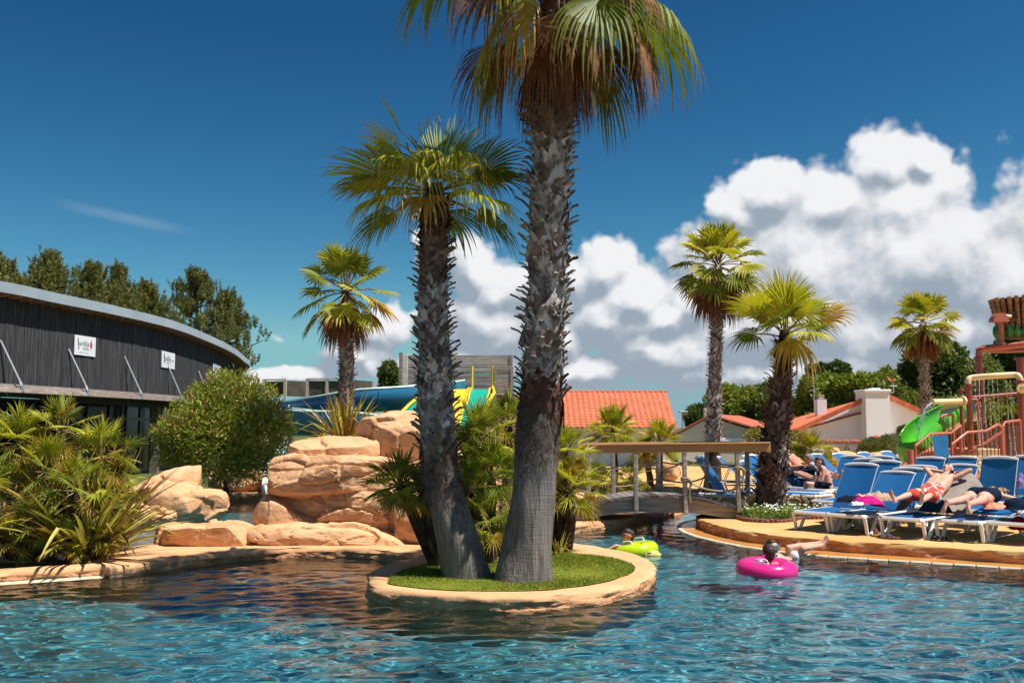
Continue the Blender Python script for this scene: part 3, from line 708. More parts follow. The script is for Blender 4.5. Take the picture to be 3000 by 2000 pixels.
def palm(name, label, path, ztop_boot, zbot_boot, crown, fronds, boot_scale=1.0, rows=40, per=9, singles=True, group='palm trees', segs=28, kinds=None, smooth_base=True, collar=0.0, seed=1, fib=True, boot_in=0.97, limit=300):
    """path: [(point, radius)...] from the foot up"""
    base = Vector(path[0][0]); base.z = LAND
    T = tag(thing(name, base), label, 'palm tree', group); r = random.Random(seed)
    P = catmull([Vector((p.x, p.y, p.z)) for p, _ in path], 8); RR = catmull([Vector((q, 0, 0)) for _, q in path], 8); RR = [q.x for q in RR]
    # trunk
    V = []; n = 40 if singles else 16
    for k, p in enumerate(P):
        for j in range(n):
            a = 2 * math.pi * j / n
            dr = 1 + 0.035 * math.sin(a * 3 + k * 0.3 + seed) + 0.03 * fbm((math.cos(a) * 2, math.sin(a) * 2, p.z * 1.3), 1.0, 4, seed)
            V.append((p.x + math.cos(a) * RR[k] * dr, p.y + math.sin(a) * RR[k] * dr, p.z))
    Fq = [(k * n + j, k * n + (j + 1) % n, (k + 1) * n + (j + 1) % n, (k + 1) * n + j) for k in range(len(P) - 1) for j in range(n)]
    fmm = [0 if (smooth_base and P[k].z < zbot_boot + 0.15) else 1 for k in range(len(P) - 1) for j in range(n)]
    tr = obj('trunk', V, Fq, [M['trunk_smooth'], M['trunk_rough']], T, smooth=True, fm=fmm)
    def axis(z):
        for k in range(len(P) - 1):
            if P[k + 1].z >= z: break
        u = (z - P[k].z) / max(1e-6, P[k + 1].z - P[k].z); return P[k].lerp(P[k + 1], max(0, min(1.2, u))), RR[k] + (RR[k + 1] - RR[k]) * max(0, min(1, u))
    # leaf bases on a crossing spiral
    items = []; H = ztop_boot - zbot_boot; tot = rows * per
    for i in range(tot):
        z = zbot_boot + H * (i + 0.5) / tot; a = i * 2.39996 + r.uniform(-.15, .15); c, rad = axis(z)
        u = (z - zbot_boot) / H; kd = kinds(u, r) if kinds else 'grey'
        flare = r.uniform(-.10, .25)
        if kinds and 0.60 < u < 0.85: flare += 0.16
        rot = (flare * -1.0, r.uniform(-.38, .38), a - math.pi / 2)
        sc = boot_scale * r.uniform(.7, 1.4)
        items.append((z, a, Vector((c.x + math.cos(a) * rad * boot_in, c.y + math.sin(a) * rad * boot_in, z)), rot, sc, kd, r.randrange(9)))
    front = [it for it in items if math.sin(it[1]) < 0.35]
    keep = set()
    if limit:
        front.sort(key=lambda it: it[0] * 0 + math.sin(it[1])); keep = set(id(it) for it in front[:limit])
    allV, allF = [], []; nv = 0; fk = []
    cache = {}
    for it in items:
        z, a, p, rot, sc, kd, q = it; me = BOOTS[kd][q]
        if id(it) in keep:
            o = bpy.data.objects.new('leaf_base', me); o.parent = T; o.location = p - base; o.rotation_euler = rot; o.scale = (sc, sc, sc * r.uniform(.85, 1.2)); C.objects.link(o)
        else:
            if (kd, q) not in cache: cache[(kd, q)] = (np.array([v.co[:] for v in me.vertices]), np.array([list(pp.vertices) for pp in me.polygons]))
            v0, f0 = cache[(kd, q)]
            Mx = np.array(Matrix.Rotation(rot[2], 3, 'Z') @ Matrix.Rotation(rot[1], 3, 'Y') @ Matrix.Rotation(rot[0], 3, 'X'))
            vv = (v0 * sc) @ Mx.T + np.array(p); allV.append(vv); allF.append(f0 + nv); nv += len(vv); fk += [('grey', 'brown', 'red').index(kd)] * len(f0)
    if allV:
        o = obj('leaf_bases', np.vstack(allV), np.vstack(allF), [M['boot_grey'], M['boot_brown'], M['boot_red']], T, fm=fk); o['kind'] = 'stuff'
    # hanging fibre where the leaf bases have come away
    if fib:
        mb_v, mb_f = [], []; c0 = 0
        nh = 3200 if singles else 120
        for i in range(nh):
            z = zbot_boot + r.triangular(-0.95, 0.42, -.1) * collar if collar else zbot_boot + r.uniform(-.2, .2); a = r.uniform(0, 6.283); c, rad = axis(z)
            o_ = Vector((math.cos(a), math.sin(a), 0)); tg = Vector((-math.sin(a), math.cos(a), 0)); p0 = c + o_ * rad * 0.98; p0.z = z
            L_ = r.uniform(.06, .24); sw = r.uniform(-1, 1); dz = r.uniform(-1, .35)
            p1 = p0 + o_ * 0.025 + tg * sw * L_ * .5 + Vector((0, 0, dz * L_ * .6)); p2 = p1 + o_ * r.uniform(-.01, .03) + tg * sw * L_ * .4 + Vector((0, 0, (dz - .5) * L_ * .6))
            wv = Vector((0, 0, 0.004)) if abs(sw) > .5 else tg * 0.004
            mb_v += [p0 - wv, p0 + wv, p1 - wv * .8, p1 + wv * .8, p2]; mb_f += [(c0, c0 + 1, c0 + 3, c0 + 2), (c0 + 2, c0 + 3, c0 + 4)]; c0 += 5
        o = obj('fibre', [tuple(v) for v in mb_v], mb_f, M['fibre'], T); o['kind'] = 'stuff'
    # crown
    for i, fr in enumerate(fronds):
        f = dict(Lp=0.9, R=0.75, kind='frond', bend=0.5, twist=0.0, nseg=segs); f.update(fr)
        f.pop('w', None)
        kd = f.pop('kind'); Rl = f.pop('R'); az = f.pop('az'); el = f.pop('el'); Lp = f.pop('Lp')
        b0 = Vector(crown) + Vector((math.cos(az) * .06, math.sin(az) * .06, f.pop('dz', 0.0)))
        make_frond(T, b0, az, el, Lp, Rl, (kd, 'petiole_dead' if kd == 'frond_dead' else 'petiole'), seed * 1000 + i, **f)
    return T

def crown_list(n, seed, Lp, Rl, el0=82, el1=-35, dead=8, yellow=4, bright=0.4, tipd=0.13, droop=0.03, segs=28, deadL=0.9):
    """fronds of an ordinary crown, upright young ones to hanging dead ones"""
    r = random.Random(seed); out = []
    for i in range(n):
        u = i / (n - 1); el = R(el0 + (el1 - el0) * u ** 1.05 + r.uniform(-6, 6)); az = i * 2.39996 + r.uniform(-.2, .2)
        kd = 'frond_bright' if r.random() < bright else 'frond'
        if u > 0.75 and i % 3 == 0 and yellow > 0: kd = 'frond_yellow'; yellow -= 1
        out.append(dict(az=az, el=el, Lp=Lp * (0.75 + 0.35 * min(1, u * 2)) * r.uniform(.9, 1.1), R=Rl * r.uniform(.85, 1.1), kind=kd, bend=0.12 + 0.42 * u, twist=r.uniform(-.6, .6),
                        droop=droop + 0.06 * u, tipd=tipd * (0.5 + 1.3 * u), fold=r.uniform(-.05, .25), dz=0.12 - 0.25 * u, spread=R(r.uniform(115, 145)), nseg=segs))
    for i in range(dead):
        out.append(dict(az=i * 2.39996 + r.uniform(-.3, .3), el=R(r.uniform(-75, -50)), Lp=Lp * deadL * r.uniform(.35, .75), R=Rl * r.uniform(.95, 1.3), kind='frond_dead', bend=0.9, twist=r.uniform(-.8, .8), droop=0.2, tipd=0.4,
                        fold=0.5, spread=R(r.uniform(45, 75)), dz=-0.2, nseg=max(12, segs - 8)))
    return out
def tp(px, py, d, w): return (at(px, py, d), w * d / F / 2)
rp = random.Random(5)
# tall palm of the pair
d1 = 12.3
path1 = [(Vector((at(1532, 1690, d1).x, d1, 0.12)), 0.365), tp(1542, 1620, d1, 148), tp(1556, 1500, d1, 132), tp(1566, 1400, d1, 124), tp(1576, 1250, d1, 118), tp(1588, 1100, d1, 100), tp(1598, 900, d1, 92), tp(1606, 700, d1, 90), tp(1612, 500, d1, 92), tp(1618, 300, d1, 98), tp(1624, 100, d1, 92), tp(1628, -40, d1, 84)]
def k1(u, r): return 'red' if u > 0.93 else ('brown' if (u > 0.66 and r.random() < .75) or r.random() < .12 else ('red' if u < .07 else 'grey'))
cr1 = at(1628, -110, d1)
f1 = crown_list(24, 3, 1.15, 0.92, el0=80, el1=-18, dead=0, yellow=1, bright=.25, tipd=0.34, droop=.1, segs=38)
for q, fr in enumerate(f1):     # the older outer fans of the tall palm have dried out
    if fr['el'] < R(14) and q % 2 == 0: fr.update(kind='frond_dead', spread=R(58), fold=.35, bend=.9, tipd=.45)
AZ = lambda deg: R(deg)     # azimuth: 0 = right, -90 = towards the camera, 180 = left
f1 += [dict(az=AZ(-88), el=R(-42), Lp=0.86, R=0.72, kind='frond_dead', bend=1.6, twist=0.05, droop=0.02, tipd=0.06, fold=0.05, spread=R(66), nseg=40, dz=-.12, fuse=.6),
       dict(az=AZ(-165), el=R(-22), Lp=0.95, R=0.80, kind='frond_bright', bend=1.2, droop=0.3, tipd=0.5, spread=R(100), nseg=36, dz=-.1),
       dict(az=AZ(-130), el=R(-25), Lp=0.85, R=0.8, kind='frond_yellow', bend=1.1, droop=0.3, tipd=0.6, spread=R(70), nseg=30, dz=-.1, fold=.3),
       dict(az=AZ(-150), el=R(-40), Lp=0.9, R=0.85, kind='frond_dead', bend=1.4, droop=0.3, tipd=0.6, spread=R(55), nseg=30, dz=-.15, fold=.45),
       dict(az=AZ(-175), el=R(-48), Lp=0.85, R=0.9, kind='frond_dead', bend=1.4, droop=0.3, tipd=0.5, spread=R(50), nseg=30, dz=-.2, fold=.45),
       dict(az=AZ(170), el=R(-35), Lp=1.05, R=0.9, kind='frond', bend=1.3, droop=0.25, tipd=0.4, spread=R(80), nseg=34, dz=-.2),
       dict(az=AZ(-25), el=R(-20), Lp=1.1, R=0.95, kind='frond_dead', bend=1.0, droop=0.3, tipd=0.5, spread=R(60), nseg=32, dz=-.1, fold=.35),
       dict(az=AZ(-5), el=R(-30), Lp=1.1, R=0.9, kind='frond_dead', bend=1.1, droop=0.25, tipd=0.5, spread=R(95), nseg=36, dz=-.1),
       dict(az=AZ(-40), el=R(-48), Lp=0.95, R=0.85, kind='frond_dead', bend=1.2, droop=0.25, tipd=0.4, spread=R(75), nseg=32, dz=-.25, fold=.3),
       dict(az=AZ(20), el=R(-50), Lp=1.0, R=0.95, kind='frond', bend=1.0, droop=0.3, tipd=0.3, spread=R(85), nseg=34, dz=-.25),
       dict(az=AZ(-60), el=R(-60), Lp=0.75, R=0.8, kind='frond_dead', bend=1.4, droop=0.3, tipd=0.5, spread=R(45), nseg=26, dz=-.3, fold=.5),
       dict(az=AZ(-118), el=R(-62), Lp=0.75, R=0.8, kind='frond_dead', bend=1.4, droop=0.3, tipd=0.5, spread=R(40), nseg=26, dz=-.3, fold=.5)]
for i in range(9): f1.append(dict(az=R(i * 40 + 10), el=R(-72), Lp=0.8, R=0.75, kind='frond_dead', bend=1.0, droop=0.3, tipd=0.5, spread=R(42), nseg=24, dz=-.4, fold=.5, twist=rp.uniform(-.5, .5)))
palm('palm_tree', 'tallest palm with grey scaly trunk and brown hanging skirt on the turf', path1, at(0, 30, d1).z, at(0, 1190, d1).z, cr1, f1, boot_scale=0.92, rows=58, per=9, kinds=k1, seed=2, collar=0.9)
# shorter palm of the pair
d2 = 12.55
path2 = [(Vector((at(1372, 1680, d2).x, d2, 0.12)), 0.315), tp(1348, 1600, d2, 128), tp(1318, 1500, d2, 114), tp(1295, 1400, d2, 102), tp(1285, 1320, d2, 92), tp(1279, 1200, d2, 84), tp(1272, 1000, d2, 74), tp(1268, 800, d2, 66), tp(1271, 680, d2, 62), tp(1274, 590, d2, 62), tp(1275, 540, d2, 46)]
def k2(u, r): return 'red' if u > 0.86 else ('brown' if u > 0.68 or r.random() < .2 or u < .05 else 'grey')
cr2 = at(1275, 560, d2)
f2 = [dict(az=AZ(80), el=R(70), Lp=0.32, R=0.98, kind='frond', bend=0.03, droop=0.0, tipd=0.02, spread=R(80), fold=-.02, nseg=46, fuse=.5),
      dict(az=AZ(165), el=R(46), Lp=0.50, R=0.95, kind='frond_bright', bend=0.1, droop=0.03, tipd=0.08, spread=R(42), fold=.3, nseg=30, twist=.8),
      dict(az=AZ(-172), el=R(63), Lp=0.70, R=0.75, kind='frond_bright', bend=0.03, droop=0.0, tipd=0.0, spread=R(15), fold=.2, nseg=22),
      dict(az=AZ(-158), el=R(50), Lp=0.42, R=0.78, kind='frond_bright', bend=0.3, droop=0.1, tipd=0.3, spread=R(100), fold=.1, nseg=40, twist=-.5),
      dict(az=AZ(-170), el=R(18), Lp=0.50, R=0.98, kind='frond_bright', bend=0.1, droop=0.03, tipd=0.16, spread=R(62), fold=.25, nseg=36, twist=.5),
      dict(az=AZ(165), el=R(12), Lp=0.55, R=0.92, kind='frond', bend=0.1, droop=0.04, tipd=0.18, spread=R(80), fold=.2, nseg=36),
      dict(az=AZ(-92), el=R(44), Lp=0.34, R=0.74, kind='frond_bright', bend=0.35, droop=0.22, tipd=0.55, spread=R(120), fold=-.15, nseg=44),
      dict(az=AZ(-128), el=R(34), Lp=0.40, R=0.80, kind='frond_bright', bend=0.3, droop=0.16, tipd=0.4, spread=R(100), fold=-.1, nseg=40),
      dict(az=AZ(-55), el=R(36), Lp=0.40, R=0.78, kind='frond_bright', bend=0.3, droop=0.16, tipd=0.42, spread=R(105), fold=-.08, nseg=40),
      dict(az=AZ(14), el=R(34), Lp=0.50, R=0.92, kind='frond', bend=0.15, droop=0.04, tipd=0.12, spread=R(75), fold=.15, nseg=38, twist=-.5),
      dict(az=AZ(-10), el=R(16), Lp=0.52, R=0.90, kind='frond', bend=0.12, droop=0.06, tipd=0.25, spread=R(85), fold=.12, nseg=40),
      dict(az=AZ(48), el=R(32), Lp=0.5, R=0.88, kind='frond', bend=0.15, droop=0.05, tipd=0.2, spread=R(95), nseg=36),
      dict(az=AZ(115), el=R(36), Lp=0.5, R=0.88, kind='frond', bend=0.15, droop=0.05, tipd=0.2, spread=R(95), nseg=36),
      dict(az=AZ(-150), el=R(2), Lp=0.46, R=0.78, kind='frond_bright', bend=0.25, droop=0.14, tipd=0.36, spread=R(95), nseg=38, dz=-.05),
      dict(az=AZ(-30), el=R(2), Lp=0.48, R=0.80, kind='frond_bright', bend=0.25, droop=0.14, tipd=0.36, spread=R(95), nseg=38, dz=-.05),
      dict(az=AZ(172), el=R(-10), Lp=0.5, R=0.74, kind='frond', bend=0.3, droop=0.12, tipd=0.3, spread=R(85), nseg=34, dz=-.08),
      dict(az=AZ(12), el=R(-10), Lp=0.5, R=0.74, kind='frond', bend=0.3, droop=0.12, tipd=0.3, spread=R(85), nseg=34, dz=-.08),
      dict(az=AZ(80), el=R(0), Lp=0.5, R=0.74, kind='frond', bend=0.3, droop=0.14, tipd=0.3, spread=R(95), nseg=34, dz=-.06),
      dict(az=AZ(-105), el=R(-5), Lp=0.30, R=0.6, kind='frond_yellow', bend=0.4, droop=0.2, tipd=0.4, spread=R(85), nseg=30, dz=-.06)]
palm('palm_tree', 'shorter leaning palm with scaly trunk and bare grey foot on the turf', path2, at(0, 585, d2).z, at(0, 1330, d2).z, cr2, f2, boot_scale=0.76, rows=50, per=9, kinds=k2, seed=3, collar=0.75)
# slim palm behind the rocks
d3 = 25.0
palm('palm_tree', 'slim palm with brown skirt standing behind the rock formation', [(Vector((at(1012, 1300, d3).x, d3, 0.1)), .24), tp(1013, 1200, d3, 38), tp(1016, 1050, d3, 32), tp(1013, 940, d3, 28), tp(1012, 850, d3, 22)], at(0, 900, d3).z, at(0, 1230, d3).z, at(1012, 850, d3),
     [dict(f, az=f['az'] + .5) for f in crown_list(24, 31, 0.70, 0.66, el0=82, el1=-34, dead=14, yellow=4, bright=.55, segs=26)], boot_scale=0.62, rows=46, per=8, singles=False, kinds=lambda u, r: 'brown' if r.random() < .2 else 'grey', seed=4, boot_in=1.0, limit=130, smooth_base=False)
d4 = 28.5
palm('palm_tree', 'tall slim palm with dead brown fronds against the big cloud behind the bridge', [(Vector((at(2088, 1405, d4).x, d4, 0.1)), .30), tp(2090, 1360, d4, 42), tp(2092, 1200, d4, 34), tp(2098, 1000, d4, 28), tp(2103, 860, d4, 26), tp(2106, 790, d4, 20)], at(0, 880, d4).z, at(0, 1310, d4).z, at(2104, 775, d4),
     crown_list(30, 41, 0.72, 0.72, el0=84, el1=-36, dead=22, yellow=5, bright=.5, segs=26, deadL=1.1), boot_scale=0.62, rows=60, per=8, singles=False, kinds=lambda u, r: 'brown' if r.random() < .2 else 'grey', seed=5, boot_in=1.0, limit=200, smooth_base=False)
d5 = 20.7
f5 = crown_list(12, 52, 0.52, 0.76, el0=80, el1=14, dead=0, yellow=0, bright=.75, tipd=0.12, droop=0.03, segs=36)
f5 += [dict(az=AZ(80), el=R(78), Lp=0.55, R=1.0, kind='frond_bright', bend=0.05, droop=0, tipd=.05, spread=R(85), nseg=44, fold=-.02), dict(az=AZ(-160), el=R(38), Lp=0.62, R=.95, kind='frond_bright', bend=.1, droop=.05, tipd=.1, spread=R(70), nseg=36, twist=.4),
       dict(az=AZ(-10), el=R(15), Lp=.7, R=.92, kind='frond_yellow', bend=-.2, droop=.05, tipd=.2, spread=R(70), nseg=34, twist=-.5), dict(az=AZ(-80), el=R(0), Lp=.35, R=.75, kind='frond_yellow', bend=.8, droop=.3, tipd=.5, spread=R(110), nseg=34, fold=-.2)]
palm('palm_tree', 'stout shaggy palm in the flower bed at the end of the bridge', [(Vector((at(2258, 1490, d5).x, d5, 0.1)), .30), tp(2258, 1440, d5, 80), tp(2268, 1330, d5, 68), tp(2282, 1180, d5, 54), tp(2292, 1080, d5, 42), tp(2297, 1000, d5, 32), tp(2299, 965, d5, 28)], at(0, 1000, d5).z, at(0, 1480, d5).z, at(2298, 975, d5), f5,
     boot_scale=0.8, rows=38, per=9, kinds=lambda u, r: 'red' if u > .8 or r.random() < .45 else ('grey' if r.random() < .2 else 'brown'), seed=6, smooth_base=False, collar=0.5)
d6 = 42.0
palm('palm_tree', 'distant slim palm behind the white house and play tower', [(Vector((at(2716, 1300, d6).x, d6, 0.1)), .22), tp(2714, 1200, d6, 25), tp(2708, 1080, d6, 20), tp(2705, 960, d6, 17)], at(0, 990, d6).z, at(0, 1290, d6).z, at(2705, 945, d6),
     crown_list(28, 61, 0.80, 0.76, el0=84, el1=-36, dead=16, yellow=5, bright=.5, segs=22), boot_scale=0.75, rows=44, per=8, singles=False, seed=7, boot_in=1.0, limit=0, smooth_base=False)

# bushy fan palms
def fan_clump(name, label, foot, crowns, mats=('frond_blue', 'frond_bright', 'frond_yellow'), per=22, seed=1, stems=True, group='bushy fan palms', segs=20, root=.55):
    T = tag(thing(name, foot), label, 'fan palm', group); r = random.Random(seed)
    for ci, (p, rad) in enumerate(crowns):
        p = Vector(p); bot = Vector((foot[0] + (p.x - foot[0]) * root, foot[1] + (p.y - foot[1]) * root, LAND - 0.05))
        if stems:
            mb = MB(); mb.tube([bot, bot.lerp(p, .5) + Vector((r.uniform(-.05, .05), r.uniform(-.05, .05), 0)), p], [.10, .085, .06], n=8); mb.build('stem', M['trunk_rough'], T)
        for i in range(per):
            u = i / (per - 1); el = R(86 - 118 * u ** 1.1 + r.uniform(-8, 8)); az = i * 2.39996 + r.uniform(-.3, .3)
            kd = mats[0] if r.random() < .45 else (mats[1] if r.random() < .8 else mats[2])
            if u > .93: kd = 'frond_yellow'
            make_frond(T, p, az, el, rad * r.uniform(.42, .62), rad * r.uniform(.50, .64), (kd, 'petiole'), seed * 777 + ci * 50 + i, bend=0.15 + 0.35 * u, twist=r.uniform(-.6, .6), pet_r=0.009,
                       nseg=segs, spread=R(r.uniform(115, 150)), fuse=0.28, droop=0.03 + .08 * u, tipd=0.06 + .10 * u, fold=r.uniform(-.05, .25), K=5, pleat=0.5)
    return T
fc = lambda x, y, d, rpx: (at(x, y, d), rpx * d / F)
fan_clump('fan_palm', 'big bushy clump of fan palms at the left behind the sword leaved plant', (at(190, 1620, 14.3).x, 14.3, LAND),
          [fc(180, 1262, 14.6, 125), fc(55, 1300, 14.4, 120), fc(300, 1345, 14.4, 125), fc(130, 1385, 14.1, 120), fc(345, 1410, 14.7, 85), fc(30, 1450, 14.0, 120), fc(225, 1440, 13.9, 120), fc(325, 1490, 14.2, 92), fc(110, 1530, 13.8, 110), fc(-80, 1400, 14.3, 120), fc(180, 1590, 13.75, 85), fc(40, 1570, 13.9, 95), fc(310, 1575, 14.0, 80), fc(-60, 1540, 14.0, 100)], per=20, seed=11, mats=('frond_bright', 'frond_blue', 'frond_yellow'))
fan_clump('fan_palm', 'small leaning fan palm in front of the rock formation', (at(1295, 1640, 13.5).x, 13.5, LAND), [fc(1172, 1425, 13.2, 122), fc(1240, 1440, 13.4, 90)], per=32, seed=12, root=.12)
fan_clump('fan_palm', 'dark bushy fan palm showing between the twin trunks', (at(1430, 1620, 14.0).x, 14.0, LAND), [fc(1400, 1290, 14.3, 135), fc(1440, 1400, 14.0, 130), fc(1375, 1445, 13.7, 110), fc(1420, 1530, 13.6, 110), fc(1490, 1250, 14.8, 120), fc(1360, 1340, 14.2, 110)], per=20, seed=13, mats=('frond', 'frond_blue', 'frond_bright'))
fan_clump('fan_palm', 'yellow green fan palm right of the tall palm trunk', (at(1640, 1590, 15.0).x, 15.0, LAND), [fc(1655, 1330, 15.2, 100), fc(1670, 1440, 15.0, 115), fc(1610, 1390, 15.3, 100)], per=22, seed=14, mats=('frond_bright', 'frond_bright', 'frond_yellow'))
fan_clump('fan_palm', 'round headed fan palm behind the left end of the bridge', (at(1795, 1440, 23.8).x, 23.8, LAND), [fc(1795, 1268, 23.8, 92)], per=34, seed=15, mats=('frond', 'frond_bright', 'frond_bright'))
fan_clump('fan_palm', 'fan palm with yellowing leaves behind the middle of the bridge', (at(1925, 1430, 25.2).x, 25.2, LAND), [fc(1935, 1300, 25.2, 85), fc(1890, 1330, 25.4, 60)], per=26, seed=16, mats=('frond_bright', 'frond_bright', 'frond_yellow'))
fan_clump('fan_palm', 'low fan palm under the bridge handrail at its left end', (at(1770, 1470, 22.9).x, 22.9, LAND), [fc(1765, 1410, 22.9, 62), fc(1850, 1400, 23.3, 62), fc(1720, 1390, 22.8, 60), fc(1860, 1440, 23.0, 45)], per=18, seed=17, mats=('frond', 'frond_bright', 'frond_bright'))
fan_clump('fan_palm', 'fan palm behind the seated women', (at(2375, 1400, 33.2).x, 33.2, LAND), [fc(2375, 1325, 33.2, 75), fc(2425, 1370, 33.4, 50)], per=24, seed=18, mats=('frond_blue', 'frond_bright', 'frond_yellow'))

# sword leaved plants
mat('sword_leaf', (0.31, 0.30, 0.04), (0.52, 0.46, 0.11), scale=14, stretch=(6, 6, 0.3), rough=0.4, spec=0.4, tip=(0.34, 0.17, 0.05), rand=0.25, transl=0.2)
mat('sword_leaf_bronze', (0.26, 0.14, 0.035), (0.18, 0.13, 0.03), scale=10, rough=0.45, rand=0.25, transl=0.15)
def sword_plant(name, label, foot, n, L, w, seed, spread=1.05, mats=('sword_leaf', 'sword_leaf', 'sword_leaf_bronze')):
    T = tag(thing(name, foot), label, 'plant', 'sword leaved plants'); r = random.Random(seed); foot = Vector(foot)
    for i in range(n):
        az = r.uniform(0, 6.283); el = R(90 - spread * 62 * r.random() ** 0.8); Li = L * r.uniform(.65, 1.05); wi = w * r.uniform(.7, 1.2)
        o_ = Vector((math.cos(az), math.sin(az), 0)); p = foot + o_ * r.uniform(0, .14) * L + Vector((0, 0, -.02)); dd = Vector((o_.x * math.cos(el), o_.y * math.cos(el), math.sin(el))); K = 9
        V = []; cs = []; bend = r.uniform(.15, .55) * (1.35 - el / R(90)); tw = r.uniform(-.5, .5); kink = r.random() < .18
        for k in range(K):
            s = k / (K - 1); sd = dd.cross(Vector((0, 0, 1)))
            if sd.length < .05: sd = Vector((-math.sin(az), math.cos(az), 0))
            sd = Matrix.Rotation(tw * s + az * .0, 3, dd) @ sd.normalized(); nn = sd.cross(dd)
            ww = wi * (0.55 + 0.9 * s if s < .35 else 0.865 * (1 - ((s - .35) / .65) ** 2.2)) / 2
            V += [p - sd * ww + nn * ww * .5, p, p + sd * ww + nn * ww * .5]; cs += [s] * 3
            b_ = bend / K * (1 + 2.0 * s) + (0.9 if (kink and k == 5) else 0)
            dd = (dd + Vector((o_.x * b_ * .25, o_.y * b_ * .25, -b_))).normalized(); p = p + dd * (Li / (K - 1))
        Fq = []
        for k in range(K - 1):
            a = k * 3; Fq += [(a, a + 1, a + 4, a + 3), (a + 1, a + 2, a + 5, a + 4)]
        obj('leaf', [tuple(v) for v in V], Fq, M[mats[r.randrange(3)]], T, cols=cs)
    return T
sword_plant('sword_leaf_plant', 'large striped sword leaved plant on the island shore at the left', gp(262, 1632, ISLE), 150, 1.75, 0.085, 3, spread=.95)
sword_plant('sword_leaf_plant', 'sword leaved plant growing behind the top of the rock formation', (at(1010, 1290, 18.3).x, 18.3, at(1010, 1300, 18.3).z), 110, 1.15, 0.055, 4)
sword_plant('sword_leaf_plant', 'tiny spiky plant at the back of the turf beside the tall trunk', gp(1636, 1626, ISLE), 26, 0.42, 0.028, 5, spread=.9)

# ---------------------------------------------------------------- buildings
mat('board_grey', (0.066, 0.066, 0.070), (0.026, 0.027, 0.031), scale=5, stretch=(6, 6, 0.25), rough=0.85, bump=0.25, bscale=20, c3=(0.10, 0.095, 0.095), scale3=3.0, spec=0.1)
mat('zinc', (0.30, 0.36, 0.40), (0.25, 0.30, 0.34), scale=0.7, rough=0.35, spec=0.5)
mat('soffit', (0.30, 0.17, 0.10), (0.22, 0.12, 0.07), scale=4, rough=0.8)
mat('aged_plank', (0.22, 0.18, 0.16), (0.13, 0.10, 0.085), scale=3, stretch=(1, 1, 8), rough=0.8, c3=(0.36, 0.32, 0.28), scale3=6, lo3=.6, hi3=.75, rand=.15)
mat('galvanised', (0.50, 0.53, 0.55), (0.42, 0.45, 0.47), scale=6, rough=0.35, spec=0.5)
mat('dark_glass', (0.003, 0.004, 0.006), rough=0.15, spec=0.12)
mat('dark_steel', (0.018, 0.026, 0.034), rough=0.4, spec=0.4)
mat('interior_dark', (0.012, 0.012, 0.013), rough=0.9)
mat('sign_white', (0.66, 0.68, 0.71), rough=0.4)
mat('sign_ink', (0.02, 0.035, 0.05), rough=0.5)
mat('sign_grey', (0.28, 0.31, 0.34), rough=0.5)
mat('sign_red', (0.50, 0.035, 0.04), rough=0.5)
mat('sign_yellow', (0.75, 0.5, 0.15), rough=0.5)
mat('render_white', (0.85, 0.90, 0.95), (0.81, 0.86, 0.91), scale=1.2, rough=0.9, bump=0.05, bscale=90)
mat('render_beige', (0.68, 0.58, 0.47), (0.62, 0.53, 0.42), scale=1.2, rough=0.9)
mat('render_salmon', (0.62, 0.36, 0.22), (0.56, 0.32, 0.19), scale=1.5, rough=0.85)
mat('tile_red', (0.62, 0.175, 0.085), (0.52, 0.14, 0.07), scale=3, rough=0.75, rand=0.14)
mat('tile_dark', (0.46, 0.13, 0.07), (0.36, 0.10, 0.055), scale=5, rough=0.8, rand=0.2)
mat('timber_grey', (0.36, 0.32, 0.285), (0.23, 0.20, 0.175), scale=4, stretch=(0.35, 4, 4), rough=0.85, c3=(0.45, 0.41, 0.36), scale3=5, rand=0.12, bump=.2, bscale=30)
mat('timber_brown', (0.48, 0.265, 0.115), (0.40, 0.21, 0.085), scale=5, stretch=(0.35, 4, 4), rough=0.7, rand=0.08)
mat('timber_dark', (0.10, 0.075, 0.06), (0.06, 0.045, 0.04), scale=5, rough=0.85, rand=0.3)
mat('concrete', (0.40, 0.38, 0.35), (0.32, 0.30, 0.28), scale=3, rough=0.9)

TMP = bpy.data.scenes.new('workbench')
def evaluated_mesh(o):
    """evaluate one object (text, remesh) in a scratch scene"""
    TMP.collection.objects.link(o); vl = TMP.view_layers[0]; vl.update(); me = bpy.data.meshes.new_from_object(o.evaluated_get(vl.depsgraph)); TMP.collection.objects.unlink(o); return me
def text_mesh(name, txt, size, mat_, parent, Mx, extrude=0.0, sx=1.0):
    cu = bpy.data.curves.new(name, 'FONT'); cu.body = txt; cu.size = size; cu.extrude = extrude; cu.align_x = 'LEFT'; cu.resolution_u = 3
    t = bpy.data.objects.new(name, cu); me = evaluated_mesh(t); bpy.data.objects.remove(t); bpy.data.curves.remove(cu)
    me.materials.clear(); me.materials.append(M[mat_]); me.transform(Mx @ Matrix.Diagonal((sx, 1, 1, 1)))
    me.transform(Matrix.Translation(-wloc(parent)))
    o = bpy.data.objects.new(name, me); C.objects.link(o); o.parent = parent; return o

